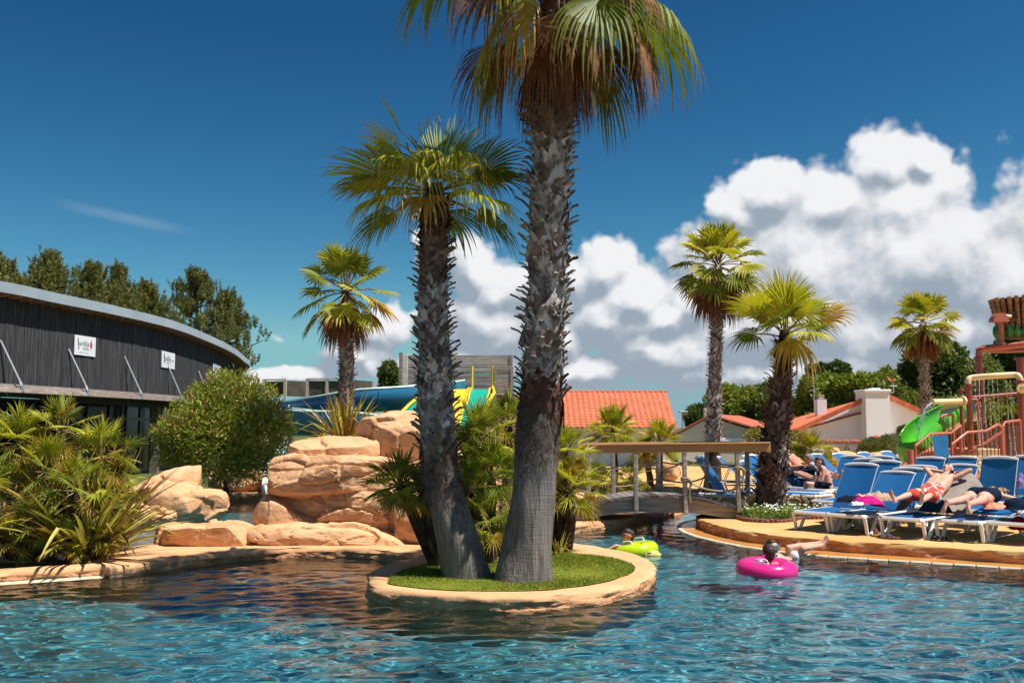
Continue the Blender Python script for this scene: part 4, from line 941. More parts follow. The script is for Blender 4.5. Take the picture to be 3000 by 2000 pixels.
def left_building():
    ZR = 6.0
    rl = [(-520, 776), (-250, 795), (0, 823), (170, 859), (340, 896), (510, 940), (612, 981), (680, 1015), (714, 1042), (728, 1066)]
    edge = [gp(x, y, ZR) for x, y in rl]
    e1 = edge[-1]; edge += [e1 + Vector((-4.5, 9, 0)), e1 + Vector((-13, 15, 0))]
    E = resample(catmull([Vector((p.x, p.y, 0)) for p in edge], 10), 0.0625)
    nor = []
    for i in range(len(E)):
        t = E[min(i + 1, len(E) - 1)] - E[max(i - 1, 0)]; nor.append(Vector((t.y, -t.x, 0)).normalized())
    ofs = lambda i, d, z: E[i] + nor[i] * d + Vector((0, 0, z))
    T = tag(thing('pool_hall', (E[120] - nor[120] * 2).to_tuple()[:2] + (LAND,)), 'long curved pool hall clad in dark vertical boards with a zinc roof edge', 'building')
    n = len(E); ID = range(n)
    # roof edge
    mb = MB(); mb.strip([ofs(i, 0, ZR - 0.30) for i in ID], [ofs(i, 0, ZR) for i in ID]); mb.strip([ofs(i, 0, ZR) for i in ID], [ofs(i, -0.45, ZR + 0.05) for i in ID]); mb.build('fascia', M['zinc'], T, smooth='auto')
    mb = MB(); bk = [ofs(i, -0.45, ZR + 0.05) for i in ID]; mb.strip(bk, [Vector((p.x - 16, p.y + 2, ZR + 0.5)) for p in bk]); mb.build('roof', M['zinc'], T)
    mb = MB(); mb.strip([ofs(i, -0.62, ZR - 0.34) for i in ID], [ofs(i, -0.02, ZR - 0.30) for i in ID]); mb.build('soffit', M['soffit'], T)
    mb = MB()
    for i in range(0, n, 8):
        t = (E[min(i + 1, n - 1)] - E[max(i - 1, 0)]).normalized(); mb.beam(ofs(i, -0.60, ZR - 0.36), ofs(i, -0.05, ZR - 0.345), 0.07, 0.08)
    mb.build('rafter_ends', M['soffit'], T)['kind'] = 'stuff'
    # cladding: one narrow board per step
    mb = MB(); rr = random.Random(2)
    for i in range(n - 1):
        a, b = E[i] - nor[i] * 0.44, E[i + 1] - nor[i + 1] * 0.44; t = (b - a).normalized(); c = (a + b) / 2 + nor[i] * rr.uniform(-.010, .010)
        z0 = 2.80 + 0.07 * math.sin(i * 0.025) + rr.uniform(-.012, .012); z1 = ZR - 0.33
        mb.box((c.x, c.y, (z0 + z1) / 2), ((b - a).length * 0.90, 0.045, z1 - z0), math.atan2(t.y, t.x))
    mb.build('cladding', M['board_grey'], T)['kind'] = 'stuff'
    mb = MB(); mb.strip([ofs(i, -0.49, 2.84) for i in ID], [ofs(i, -0.49, ZR - 0.3) for i in ID]); mb.build('wall', M['interior_dark'], T)
    mb = MB(); mb.strip([ofs(i, -1.75, 2.78) for i in ID], [ofs(i, -0.56, 2.83) for i in ID]); mb.build('porch_ceiling', M['interior_dark'], T)
    # glazing set back behind the cladding
    k = 0
    for i in range(0, n - 26, 26):
        a, b = ofs(i, -1.7, LAND), ofs(i + 26, -1.7, LAND); t = (b - a).normalized(); u = Vector((0, 0, 1))
        mb = MB(); mb.add([a + u * .1, b + u * .1, b + u * 2.6, a + u * 2.6], [(0, 1, 2, 3)]); mb.build('pane', M['dark_glass'], T)
        fr = MB(); fr.beam(a, a + u * 2.62, 0.09, 0.12); fr.beam(a + u * 2.1 + nor[i] * .02, b + u * 2.1 + nor[i] * .02, 0.05, 0.10); fr.beam(a + u * .1, b + u * .1, .05, .14); fr.build('mullion', M['dark_steel'], T)
        k += 1
    for px, zt in ((345, 2.8), (415, 2.8), (505, 2.8), (150, 2.8)):   # steel columns under the cladding
        j = min(ID, key=lambda i: abs(1500 + F * (E[i].x - nor[i].x * 1.1) / (E[i].y - nor[i].y * 1.1) - px)); p = ofs(j, -1.1, LAND)
        mb = MB(); mb.tube([p, p + Vector((0, 0, zt - LAND))], 0.07, 8); mb.build('column', M['dark_steel'], T)
    mb = MB(); j = min(ID, key=lambda i: abs(1500 + F * E[i].x / E[i].y - 528)); p = ofs(j, -0.9, LAND); mb.beam(p, p + Vector((0, 0, 2.65)), .28, .28); mb.build('column', M['aged_plank'], T)
    # sun shade boards on brackets with struts
    pxs = [-210, -60, 70, 262, 418, 535, 620, 676]; js = [min(range(0, n // 1), key=lambda i: abs(1500 + F * (E[i].x + nor[i].x * .1) / max(1, E[i].y) - px) + (0 if E[i].y < 75 else 1e3)) for px in pxs]
    for q, j in enumerate(js):
        o_ = ofs(j, 0.10, 3.12); w = ofs(j, -0.55, 3.12)
        br = MB(); br.beam(w, o_, 0.03, 0.05); br.beam(o_ + Vector((0, 0, -.15)), o_ + Vector((0, 0, .06)), 0.10, 0.02); br.build('bracket', M['galvanised'], T)
        an = ofs(max(0, j - 6), -0.41, 4.42)
        st = MB(); st.tube([an, o_ + Vector((-.1, .02, .14))], 0.028, 8); st.tube([o_ + Vector((-.1, .02, .14)), o_ + Vector((-.06, .02, .02))], 0.04, 6); st.build('strut', M['galvanised'], T)
        if q + 1 < len(js):
            for bi, (d, z, tl) in enumerate(((0.05, 3.02, -0.9), (-0.13, 3.12, -0.75), (-0.31, 3.13, -0.75))):
                a, b = ofs(j, d, z), ofs(js[q + 1], d, z); mb = MB(); t = (b - a).normalized(); sd = Vector((t.y, -t.x, 0))
                upv = (Vector((0, 0, 1)) * math.cos(tl) - sd * math.sin(tl)); mb.beam(a + t * .04, b - t * .04, 0.19, 0.045, up=upv); mb.build('shade_board', M['aged_plank'], T)
    # signs
    for (x0, x1, y0, y1, kind, lb) in ((203, 264, 980, 1034, 0, 'white sign with red emblem, nearest on the dark pool hall wall'), (463, 500, 1027, 1074, 1, 'white sign half in eave shadow, middle one on the pool hall wall'), (616, 637, 1063, 1103, 2, 'white sign in the shade, farthest on the pool hall wall')):
        fx = lambda px: min((i for i in ID if E[i].y < 62), key=lambda i: abs(1500 + F * (E[i].x - nor[i].x * .5) / (E[i].y - nor[i].y * .5) - px))
        a, b = fx(x0), fx(x1); A, B = ofs(a, -0.40, 0), ofs(b, -0.40, 0); t = (B - A).normalized(); Wd = (B - A).length; nn = Vector((t.y, -t.x, 0)); d = A.y
        ztop = at(x0, y0, A.y).z; zb = at(x0, y1 + (4 if kind == 0 else 1), A.y).z; Hh = ztop - zb
        A.z = zb
        Sg = tag(thing('wall_sign', A), lb, 'sign', 'signs on the pool hall')
        pb = MB(); c = A + t * (Wd / 2) + Vector((0, 0, Hh / 2)) - nn * -0.015
        pb.box(c, (Wd, 0.03, Hh), math.atan2(t.y, t.x), bevel=.004); pb.build('panel', M['sign_white'], Sg)
        def mx(u, v): # lettering plane
            o_ = A + t * (Wd * u) + Vector((0, 0, Hh * v)) + nn * 0.033
            return Matrix.Translation(o_) @ Matrix((t, Vector((0, 0, 1)), nn)).transposed().to_4x4()
        s_ = Wd
        if kind == 1:
            text_mesh('lettering', 'unêlia', s_ * .20, 'sign_ink', Sg, mx(.20, .42)); text_mesh('lettering', 'BEAUTÉ', s_ * .085, 'sign_grey', Sg, mx(.36, .24))
            em = MB(); em.lathe(A + t * (Wd * .83) + Vector((0, 0, Hh * .5)) + nn * .031, [(0.001, 0), (s_ * .035, .001), (s_ * .035, .004)], 12, axis=Matrix((t, Vector((0, 0, 1)), nn)).transposed()); em.build('emblem', M['sign_ink'], Sg)
        else:
            text_mesh('lettering', 'unêlia', s_ * .20, 'sign_ink', Sg, mx(.21, .50)); text_mesh('lettering', 'LE FIEF', s_ * .09, 'sign_grey', Sg, mx(.37, .36))
            for q in range(5): text_mesh('star', '★' if False else '*', s_ * .13, 'sign_ink', Sg, mx(.385 + q * .062, .20))
            text_mesh('lettering', 'CAMPING  ★'.replace('★', '') + 'VILLAGE', s_ * .055, 'sign_grey', Sg, mx(.18, .11))
            em = MB(); e0 = A + nn * .034; P2 = lambda u, v: e0 + t * (Wd * u) + Vector((0, 0, Hh * v))
            em.add([P2(.775, .86), P2(.83, .62), P2(.83, .50), P2(.80, .42), P2(.775, .36), P2(.745, .42), P2(.715, .50), P2(.72, .62)], [tuple(range(8))[::-1]]); em.build('emblem', M['sign_red'], Sg)
            em = MB(); em.add([P2(.75, .42), P2(.72, .34), P2(.765, .37)], [(0, 1, 2)]); em.add([P2(.80, .42), P2(.785, .37), P2(.84, .34)], [(0, 1, 2)]); em.build('emblem', M['sign_yellow'], Sg)
        # the tall curved S
        sp = [P for P in catmull([A + t * (Wd * (.16 + .05 * u)) + Vector((0, 0, Hh * v)) + nn * .033 for u, v in ((.0, .88), (-.25, .72), (.35, .55), (.55, .40), (.3, .28))], 4)]
        mb = MB(); mb.tube(sp, [s_ * .004] + [s_ * .014] * (len(sp) - 2) + [s_ * .004], 5); mb.build('lettering', M['sign_ink'], Sg)
left_building()

def tile_mesh(name, w, l, mat_, amp=0.035):
    V = []; n = 7
    for j in range(2):
        for i in range(n):
            u = i / (n - 1); V.append(((u - .5) * w, -j * l, amp * (0.5 + 0.5 * math.sin(u * 2 * math.pi - .6)) + (0.018 if j == 1 else 0.0)))
    V += [(x, y, z - .02) for x, y, z in V[n:2 * n]]
    Fq = [(i, n + i, n + i + 1, i + 1) for i in range(n - 1)] + [(n + i, 2 * n + i, 2 * n + i + 1, n + i + 1) for i in range(n - 1)]
    return mesh_data(name, V, Fq, M[mat_])

def tiled_slope(T, A, B, Cc, rows, cols, mat_='tile_red', limit=300):
    """A eave left, B eave right, Cc ridge left: lay tiles on the slope, the first `limit` as single parts"""
    A, B, Cc = Vector(A), Vector(B), Vector(Cc); ex = (B - A); Wd = ex.length; ex.normalize(); ey = Cc - A; L = ey.length; ey.normalize(); ez = ex.cross(ey).normalized()
    w, l = Wd / cols, L / rows; me = tile_mesh('roof_tile', w * 1.03, l * 1.12, mat_, amp=w * .16)
    v0 = np.array([v.co[:] for v in me.vertices]); f0 = [list(p.vertices) for p in me.polygons]; Rm = Matrix((ex, ey, ez)).transposed(); Rn = np.array(Rm)
    V, Fq = [], []; cnt = 0; nv = 0; base = wloc(T)
    for r_ in range(rows):
        for c_ in range(cols):
            p = A + ex * (w * (c_ + .5)) + ey * (l * (r_ + 1)) + ez * 0.03
            if cnt < limit:
                o = bpy.data.objects.new('roof_tile', me); o.parent = T; o.matrix_local = Matrix.Translation(p - base) @ Rm.to_4x4(); C.objects.link(o)
            else:
                V.append(v0 @ Rn.T + np.array(p)); Fq += [[i + nv for i in f] for f in f0]; nv += len(v0)
            cnt += 1
    if V: obj('roof_tiles', np.vstack(V), Fq, M[mat_], T)['kind'] = 'stuff'
    mb = MB(); mb.add([A, B, B + (Cc - A), Cc], [(0, 1, 2, 3)]); mb.build('roof_deck', M['tile_dark'], T)

def red_roof_house():
    d = 48; A, B = at(1585, 1256, d), at(1984, 1250, d); A.z = B.z = (A.z + B.z) / 2
    Cc, D = at(1592, 1152, d + 3.2), at(1968, 1148, d + 3.2); zr = (Cc.z + D.z) / 2
    T = tag(thing('house', ((A.x + B.x) / 2, d + 3, 0.12)), 'white house with a bright orange red tiled roof behind the palms', 'house')
    tiled_slope(T, A, B, Vector((A.x, Cc.y, zr)), 14, 24)
    mb = MB(); mb.add([Vector((A.x, Cc.y, zr)), Vector((B.x, Cc.y, zr)), Vector((B.x, Cc.y + 3.2, A.z)), Vector((A.x, Cc.y + 3.2, A.z))], [(0, 1, 2, 3)]); mb.build('roof', M['tile_dark'], T)
    mb = MB()
    for i in range(26):
        p = Vector((A.x + (B.x - A.x) * i / 26, Cc.y, zr + .04)); q = Vector((A.x + (B.x - A.x) * (i + 1.05) / 26, Cc.y, zr + .055)); mb.tube([p, q], 0.075, 8)
    mb.build('ridge_tiles', M['tile_red'], T)
    x0, x1, y0, y1 = A.x + .25, B.x - .25, d + .45, Cc.y + 2.8
    mb = MB(); mb.add([(x0, y0, 0), (x1, y0, 0), (x1, y0, A.z), (x0, y0, A.z), (x0, y1, 0), (x1, y1, 0), (x1, y1, A.z), (x0, y1, A.z), (x0, Cc.y, zr - .1), (x1, Cc.y, zr - .1)], [(0, 1, 2, 3), (1, 5, 6, 9, 2), (5, 4, 7, 6), (4, 0, 3, 8, 7)]); mb.build('wall', M['render_white'], T)
    mb = MB(); mb.beam(A + Vector((0, -.06, -.06)), B + Vector((0, -.06, -.06)), .12, .1); mb.build('gutter', M['concrete'], T)
red_roof_house()

def gable_house(name, label, apex, left, right, back, zbase, wall, tilemat, slope_tiles=None, over=0.25):
    """gable wall facing the camera: apex, left eave and right eave points; `back` = direction and length of the ridge"""
    T = tag(thing(name, (apex.x, apex.y + 2, 0.12)), label, 'house')
    b = Vector(back)
    mb = MB(); bl, br = Vector((left.x, left.y, zbase)), Vector((right.x, right.y, zbase))
    mb.add([bl, br, right, apex, left, bl + b, br + b, right + b, apex + b, left + b], [(0, 1, 2, 3, 4), (1, 6, 7, 2), (6, 5, 9, 8, 7), (5, 0, 4, 9)]); mb.build('wall', M[wall], T)
    return T, b
def white_house():
    d = 45; apex = at(2575, 1156, d); left = at(2300, 1282, d); right = at(2790, 1252, d)
    b = Vector((2.4, 10.0, 0))
    T, b = gable_house('house', 'white gabled house with a big square chimney beside the green slide', apex, left, right, b, 0.12, 'render_white', 'tile_red')
    up = Vector((0, 0, .06)); o_ = b.normalized() * -0.12
    tiled_slope(T, at(2306, 1236, 52), at(2306, 1271, 44.8), at(2535, 1173, 52), 16, 16, limit=256)
    tiled_slope(T, right + o_ + up + (right - apex) * .04, right + o_ + up + (right - apex) * .04 + b, apex + o_ + up, 12, 22, limit=0)
    for (p, q, n) in ((left, apex, 15), (apex, right, 12)):
        for i in range(n):
            a, e = p.lerp(q, i / n), p.lerp(q, (i + .97) / n); mb = MB(); mb.beam(a + o_ * 1.4 + up * 1.6, e + o_ * 1.4 + up * 1.6, .16, .2); mb.build('verge_tile', M['tile_red'], T)
    c0, c1 = at(2541, 1290, d - .8), at(2612, 1290, d - .8); zt = at(2575, 1146, d - .8).z; wd = c1.x - c0.x
    mb = MB(); mb.box(((c0.x + c1.x) / 2, d - .1, zt / 2 + .06), (wd, 1.3, zt - .12)); ch = mb.build('chimney', M['render_white'], T)
    mb = MB(); mb.box(((c0.x + c1.x) / 2, d - .1, zt + .04), (wd + .12, 1.42, .1), bevel=.02); mb.box(((c0.x + c1.x) / 2 + .1, d - .1, zt + .13), (wd * .35, .5, .08)); mb.build('chimney_cap', M['render_white'], ch)
    p = at(2405, 1205, d + 4.5); mb = MB(); mb.box((p.x, p.y, p.z + .05), (.46, .46, 1.1)); ch = mb.build('chimney', M['render_white'], T)
    mb = MB()
    for q in range(3): mb.box((p.x, p.y, p.z + .66 + q * .07), (.30, .30, .03))
    mb.box((p.x, p.y, p.z + .72), (.2, .2, .2)); mb.build('chimney_pot', M['render_beige'], ch)
    p = at(2386, 1210, d + 5); mb = MB(); mb.tube([p, Vector((p.x, p.y, at(2386, 1096, d + 5).z))], .02, 6); mb.tube([Vector((p.x - .25, p.y, p.z + 1.1)), Vector((p.x + .3, p.y, p.z + 1.25))], .012, 5); mb.build('aerial', M['galvanised'], T)
    p = at(2618, 1150, d - .5); W_ = tag(thing('weather_vane', p), 'small bird weather vane on the white chimney', 'weather vane')
    mb = MB(); mb.tube([p + Vector((-.15, 0, 0)), p, p + Vector((0, 0, .42))], .02, 6); mb.tube([p + Vector((-.16, 0, .3)), p + Vector((.16, 0, .3))], .012, 5); mb.build('pole', M['galvanised'], W_)
    t = p + Vector((0, 0, .5)); mb = MB(); mb.tube([t + Vector((-.02, 0, -.08)), t + Vector((.0, 0, .06)), t + Vector((.06, 0, .12))], [.02, .05, .02], 6); mb.add([t, t + Vector((-.28, .05, .28)), t + Vector((-.2, -.02, .06))], [(0, 1, 2)]); mb.add([t, t + Vector((.10, .1, .2)), t + Vector((.12, 0, .05))], [(0, 1, 2)]); mb.build('bird', M['tile_dark'], W_)
white_house()
def beige_house():
    d = 54; apex = at(2078, 1222, d); left = at(1985, 1272, d); right = at(2200, 1258, d)
    b = Vector((3.5, 8, 0)); T, b = gable_house('house', 'low beige house with a shallow gable behind the bridge', apex, left, right, b, 0.12, 'render_beige', 'tile_red')
    up = Vector((0, 0, .08)); ov = Vector((0, -.25, 0)); mb = MB()
    for p in (left, right):
        q = p + (p - apex) * .06; mb.add([apex + up + ov, q + up + ov, q + up + b, apex + up + b, apex + up + ov + Vector((0, 0, .1)), q + up + ov + Vector((0, 0, .1)), q + up + b + Vector((0, 0, .1)), apex + up + b + Vector((0, 0, .1))], [(4, 5, 6, 7), (0, 1, 5, 4), (1, 2, 6, 5)])
    mb.build('roof', M['tile_dark'], T)
    c = at(2073, 1215, d + 2); mb = MB(); mb.box((c.x, c.y, c.z), (.42, .42, .8)); mb.build('chimney', M['render_beige'], T)
    w0 = at(2105, 1292, d - .05); mb = MB(); mb.box((w0.x + .5, d - .05, w0.z), (1.9, .08, .35)); mb.build('shutter_box', M['render_white'], T)
beige_house()
def boundary_wall():
    d = 39.5; a, b = at(2420, 1340, d), at(2680, 1340, d); zt = at(0, 1296, d).z
    T = tag(thing('boundary_wall', ((a.x + b.x) / 2, d, LAND)), 'low garden wall with red half round coping tiles below the white house', 'wall')
    mb = MB(); mb.box(((a.x + b.x) / 2, d + .15, (zt + LAND) / 2), (b.x - a.x, .25, zt - LAND)); mb.build('masonry', M['concrete'], T)
    n = 21
    for i in range(n):
        x = a.x + (b.x - a.x) * (i + .5) / n; mb = MB(); V = []; w = (b.x - a.x) / n
        for j in range(2):
            for k in range(7): an = math.pi * k / 6; V.append((x - math.cos(an) * w * .5, d + (-.12 if j == 0 else .45), zt + .0 + math.sin(an) * w * .42 + (0 if j == 0 else .05)))
        for k in range(7): an = math.pi * k / 6; V.append((x - math.cos(an) * w * .36, d - .12, zt + math.sin(an) * w * .28))
        mb.add(V, [(k, k + 1, 8 + k, 7 + k) for k in range(6)] + [(14 + k, 15 + k, k + 1, k) for k in range(6)]); mb.build('coping_tile', M['tile_dark'], T)
    p = at(2568, 1310, d - .3); P_ = tag(thing('wall_pillar', (p.x, d - .3, LAND)), 'grey capped pillar in front of the white house', 'pillar')
    zt2 = at(0, 1284, d - .3).z; mb = MB(); mb.box((p.x, d - .3, (zt2 + LAND) / 2), (.33, .33, zt2 - LAND)); mb.build('shaft', M['concrete'], P_)
    mb = MB(); mb.lathe((p.x, d - .3, zt2), [(.30, 0), (.30, .06), (.04, .13)], 4, axis=Matrix.Rotation(R(45), 3, 'Z')); mb.build('cap', M['tile_dark'], P_)
    d2 = 37.5; f0, f1 = at(2428, 1345, d2), at(2522, 1345, d2); G_ = tag(thing('wood_gate', ((f0.x + f1.x) / 2, d2, LAND)), 'grey timber gate with diagonal braces behind the boulders', 'gate')
    zt3 = at(0, 1301, d2).z
    for i in range(9):
        z = LAND + (zt3 - LAND) * (i + .5) / 9; mb = MB(); mb.box(((f0.x + f1.x) / 2, d2 + .04, z), (f1.x - f0.x, .025, (zt3 - LAND) / 9 * .93)); mb.build('plank', M['timber_grey'], G_)
    for px in (2430, 2485, 2520): p = at(px, 1345, d2); mb = MB(); mb.beam((p.x, d2, LAND), (p.x, d2, zt3), .06, .05); mb.build('post', M['timber_grey'], G_)
    for (u, v) in ((2485, 2520), (2485, 2452)): mb = MB(); mb.beam((at(u, 1345, d2).x, d2 - .01, zt3 - .05), (at(v, 1345, d2).x, d2 - .01, LAND + .1), .04, .05, up=(0, 1, 0)); mb.build('brace', M['timber_grey'], G_)
boundary_wall()

# ---------------------------------------------------------------- water slides and slide tower
mat('slide_blue', (0.016, 0.15, 0.31), (0.025, 0.19, 0.36), scale=0.8, rough=0.25, coat=0.4)
mat('slide_pale', (0.50, 0.66, 0.60), rough=0.3, coat=0.3)
mat('slide_white', (0.72, 0.74, 0.70), rough=0.35)
mat('slide_yellow', (0.72, 0.53, 0.035), rough=0.35, coat=0.3)
mat('slide_green', (0.012, 0.36, 0.26), rough=0.3, coat=0.3)
mat('lime', (0.075, 0.42, 0.02), (0.06, 0.36, 0.016), scale=2, rough=0.3, coat=0.4)
mat('pane_brown', (0.06, 0.055, 0.045), (0.10, 0.085, 0.06), scale=3, rough=0.2)
mat('frame_beige', (0.55, 0.45, 0.33), rough=0.6)
def flume(name, path, rad, a0, a1, mat_in, mat_out, parent, rimw=0.04, n=14, thick=0.03, sub=6, ups=None):
    """open trough swept along a path; a0..a1 = angles of the section (degrees, 270 = bottom)"""
    P = catmull(path, sub); K = len(P); V = []; 
    for layer in (0, 1):
        for i, p in enumerate(P):
            t = (P[min(i + 1, K - 1)] - P[max(i - 1, 0)]).normalized(); x = t.cross(Vector((0, 0, 1))).normalized(); z = x.cross(t)
            r = rad[0] + (rad[1] - rad[0]) * i / (K - 1) if isinstance(rad, tuple) else rad
            for j in range(n + 1):
                a = R(a0 + (a1 - a0) * j / n); V.append(p + (x * math.cos(a) + z * math.sin(a)) * (r + (thick if layer else 0)))
    m = n + 1; Fq, fm = [], []
    for layer in (0, 1):
        o_ = layer * K * m
        for i in range(K - 1):
            for j in range(n): q = (o_ + i * m + j, o_ + i * m + j + 1, o_ + (i + 1) * m + j + 1, o_ + (i + 1) * m + j); Fq.append(q if layer else q[::-1]); fm.append(layer)
    for i in range(K - 1):
        for j in (0, n): q = (i * m + j, (i + 1) * m + j, K * m + (i + 1) * m + j, K * m + i * m + j); Fq.append(q); fm.append(0)
    o = obj(name, [tuple(v) for v in V], Fq, [M[mat_in], M[mat_out]], parent, fm=fm); auto_smooth(o, 50)
    return P
def flume_ribs(P, rad, a0, a1, every, mat_, parent):
    K = len(P)
    for i in range(every // 2, K - 1, every):
        p = P[i]; t = (P[i + 1] - P[i - 1]).normalized(); x = t.cross(Vector((0, 0, 1))).normalized(); z = x.cross(t); mb = MB()
        A = [p + (x * math.cos(R(a0 + (a1 - a0) * j / 14)) + z * math.sin(R(a0 + (a1 - a0) * j / 14))) * (rad + .02) for j in range(15)]; mb.tube(A, .035, 5); mb.build('flange', M[mat_], parent)
def rim_tubes(P, rad, a0, a1, r, mat_, parent):
    K = len(P)
    for a in (a0, a1):
        A = []
        for i, p in enumerate(P):
            t = (P[min(i + 1, K - 1)] - P[max(i - 1, 0)]).normalized(); x = t.cross(Vector((0, 0, 1))).normalized(); z = x.cross(t); A.append(p + (x * math.cos(R(a)) + z * math.sin(R(a))) * (rad + .015))
        mb = MB(); mb.tube(A, r, 6); mb.build('rim', M[mat_], parent, smooth='auto')
T = tag(thing('blue_slide', (at(900, 1250, 36).x, 36, LAND)), 'winding blue water slide with a pale rim behind the rock formation', 'water slide')
pth = [at(1330, 1128, 39.5), at(1225, 1143, 38.2), at(1130, 1150, 37.2), at(1040, 1158, 36.8), at(960, 1176, 37.0), at(890, 1188, 37.9), at(845, 1192, 38.6), at(800, 1200, 37.6), at(792, 1208, 35.6), at(840, 1214, 34.2), at(920, 1220, 33.6), at(1010, 1222, 33.4), at(1090, 1230, 33.4), at(1150, 1248, 33.6), at(1200, 1270, 34)]
P = flume('trough', pth, 0.66, 165, 375, 'slide_blue', 'slide_blue', T, sub=8); flume_ribs(P, 0.66, 165, 375, 13, 'slide_blue', T); rim_tubes(P, 0.66, 165, 375, 0.045, 'slide_pale', T)
for px, d in ((1130, 37.2), (960, 37), (830, 38.2), (850, 34.2), (1010, 33.4)):
    p = at(px, 1200, d); mb = MB(); mb.tube([(p.x, d, LAND), (p.x, d, p.z - .1)], .07, 8); mb.build('support', M['galvanised'], T)
T2 = tag(thing('white_slide', (at(800, 1440, 28).x, 28, LAND)), 'pale end of a slide dropping into the river left of the rocks', 'water slide')
P = flume('trough', [at(880, 1300, 31), at(850, 1330, 30), at(826, 1375, 28.6), at(818, 1430, 27.4), at(826, 1462, 26.4)], 0.42, 170, 370, 'slide_pale', 'slide_white', T2, sub=6); rim_tubes(P, .42, 170, 370, .05, 'slide_white', T2)

def tower():
    d = 40.0; T = tag(thing('slide_tower', (at(1400, 1250, d).x, d, LAND)), 'weathered grey plank slide tower behind the twin palms', 'tower')
    zt = at(0, 1040, d).z; z0 = at(0, 1153, d).z; x0, x1 = at(1205, 0, d).x, at(1494, 0, d).x; n = 14; h = (zt - z0) / n
    for i in range(n):
        mb = MB(); mb.box(((x0 + x1) / 2, d + rng.uniform(-.01, .01), z0 + h * (i + .5)), (x1 - x0, .04, h * .93)); mb.build('plank', M['timber_grey'], T)
    a = at(1175, 1033, d - 1.2); za = a.z
    for i in range(n):
        p, q = Vector((a.x, d - 1.2, z0 + (za - z0) * (i + .5) / n)), Vector((x0 - .03, d - .05, z0 + h * (i + .5))); mb = MB(); mb.beam(p, q, .04, h * .95); mb.build('plank', M['timber_grey'], T)
    mb = MB(); mb.beam((a.x, d - 1.22, LAND), (a.x, d - 1.22, za), .14, .14); mb.build('post', M['timber_grey'], T)
    mb = MB(); mb.beam((x1 + .05, d, LAND), (x1 + .05, d, zt), .12, .12); mb.build('post', M['timber_grey'], T)
    # balustrade panel and plastered base
    d3 = d - 1.0; bx0, bx1 = at(1457, 0, d3).x, at(1497, 0, d3).x; zb, zu = at(0, 1152, d3).z, at(0, 1078, d3).z
    for i in range(7): x = bx0 + (bx1 - bx0) * (i + .5) / 7; mb = MB(); mb.beam((x, d3, zb), (x, d3, zu), .045, .03); mb.build('baluster', M['timber_grey'], T)
    for z in (zb + .05, zu): mb = MB(); mb.beam((bx0 - .03, d3 - .03, z), (bx1 + .05, d3 - .03, z), .05, .09); mb.build('rail', M['timber_grey'], T)
    for x in (bx0 - .06, bx1 + .06): mb = MB(); mb.beam((x, d3 - .01, zb - .35), (x, d3 - .01, zu + .05), .1, .1); mb.build('post', M['timber_grey'], T)
    w0, w1 = at(1425, 0, d3).x, at(1530, 0, d3).x; mb = MB(); mb.box(((w0 + w1) / 2, d3 + .8, (zb + LAND) / 2 - .02), (w1 - w0, 1.4, zb - LAND - .1)); mb.build('base_wall', M['render_salmon'], T)
    mb = MB(); mb.box(((x0 + x1) / 2, d + 1.2, (z0 + LAND) / 2), (x1 - x0, 2.2, z0 - LAND - .06)); mb.build('base_wall', M['render_salmon'], T)
tower()
def lanes():
    T = tag(thing('wave_slide', (at(1390, 1260, 35).x, 35, LAND)), 'wavy slide with a yellow and a green lane below the plank tower', 'water slide')
    prof = [(1139, 39.0), (1142, 38.5), (1160, 38.0), (1180, 37.6), (1190, 37.1), (1194, 36.5), (1205, 36.0), (1228, 35.5), (1245, 34.9), (1252, 34.0), (1256, 33)]
    ctr = catmull([Vector((0, d, at(0, y, d).z)) for y, d in prof], 5)
    def lane(xa, xb, m_, nm):
        K = len(ctr); A, B = [], []
        for i, p in enumerate(ctr):
            u = i / (K - 1); sh = -45 * u ** 1.1; A.append(Vector((at(xa + sh, 0, p.y).x, p.y, p.z))); B.append(Vector((at(xb + sh, 0, p.y).x, p.y, p.z)))
        mb = MB(); mb.strip(A, B); mb.strip([q - Vector((0, 0, .06)) for q in A], [q - Vector((0, 0, .06)) for q in B]); mb.build(nm, M[m_], T, smooth='auto'); return A, B
    A, B = lane(1386, 1440, 'slide_green', 'lane'); A2, B2 = lane(1322, 1379, 'slide_yellow', 'lane')
    for L_ in (A, B, A2, B2):
        mb = MB(); mb.tube([p + Vector((0, 0, .04)) for p in L_], .038, 6); mb.build('side_rim', M['slide_yellow'], T, smooth='auto')
    for px in (1383, 1443, 1322):
        p = at(px, 1140, 39.0); mb = MB(); mb.tube([p + Vector((0, 0, -.3)), Vector((p.x, p.y, at(0, 1072, 39).z))], .05, 8); mb.build('post', M['slide_yellow'], T)
    a, b = at(1383, 1095, 39), at(1443, 1094, 39); mb = MB(); mb.tube([a, b], .02, 6); mb.build('bar', M['slide_green'], T)
    mb = MB(); mb.tube([at(1443, 1130, 39), at(1448, 1150, 38.4), at(1430, 1180, 37.4), at(1425, 1195, 36.6), at(1405, 1240, 35.2)], [.04, .07, .06, .06, .06], 8); mb.build('side_rim', M['slide_yellow'], T, smooth='auto')
    Y = tag(thing('yellow_slide', (at(1190, 1250, 33).x, 33, LAND)), 'yellow curved slide end left of the short palm trunk', 'water slide')
    P = flume('trough', [at(1270, 1160, 36), at(1235, 1190, 35), at(1205, 1220, 34), at(1165, 1245, 33), at(1120, 1262, 32.5)], .40, 165, 375, 'slide_green', 'slide_yellow', Y); rim_tubes(P, .4, 165, 375, .06, 'slide_yellow', Y)
lanes()
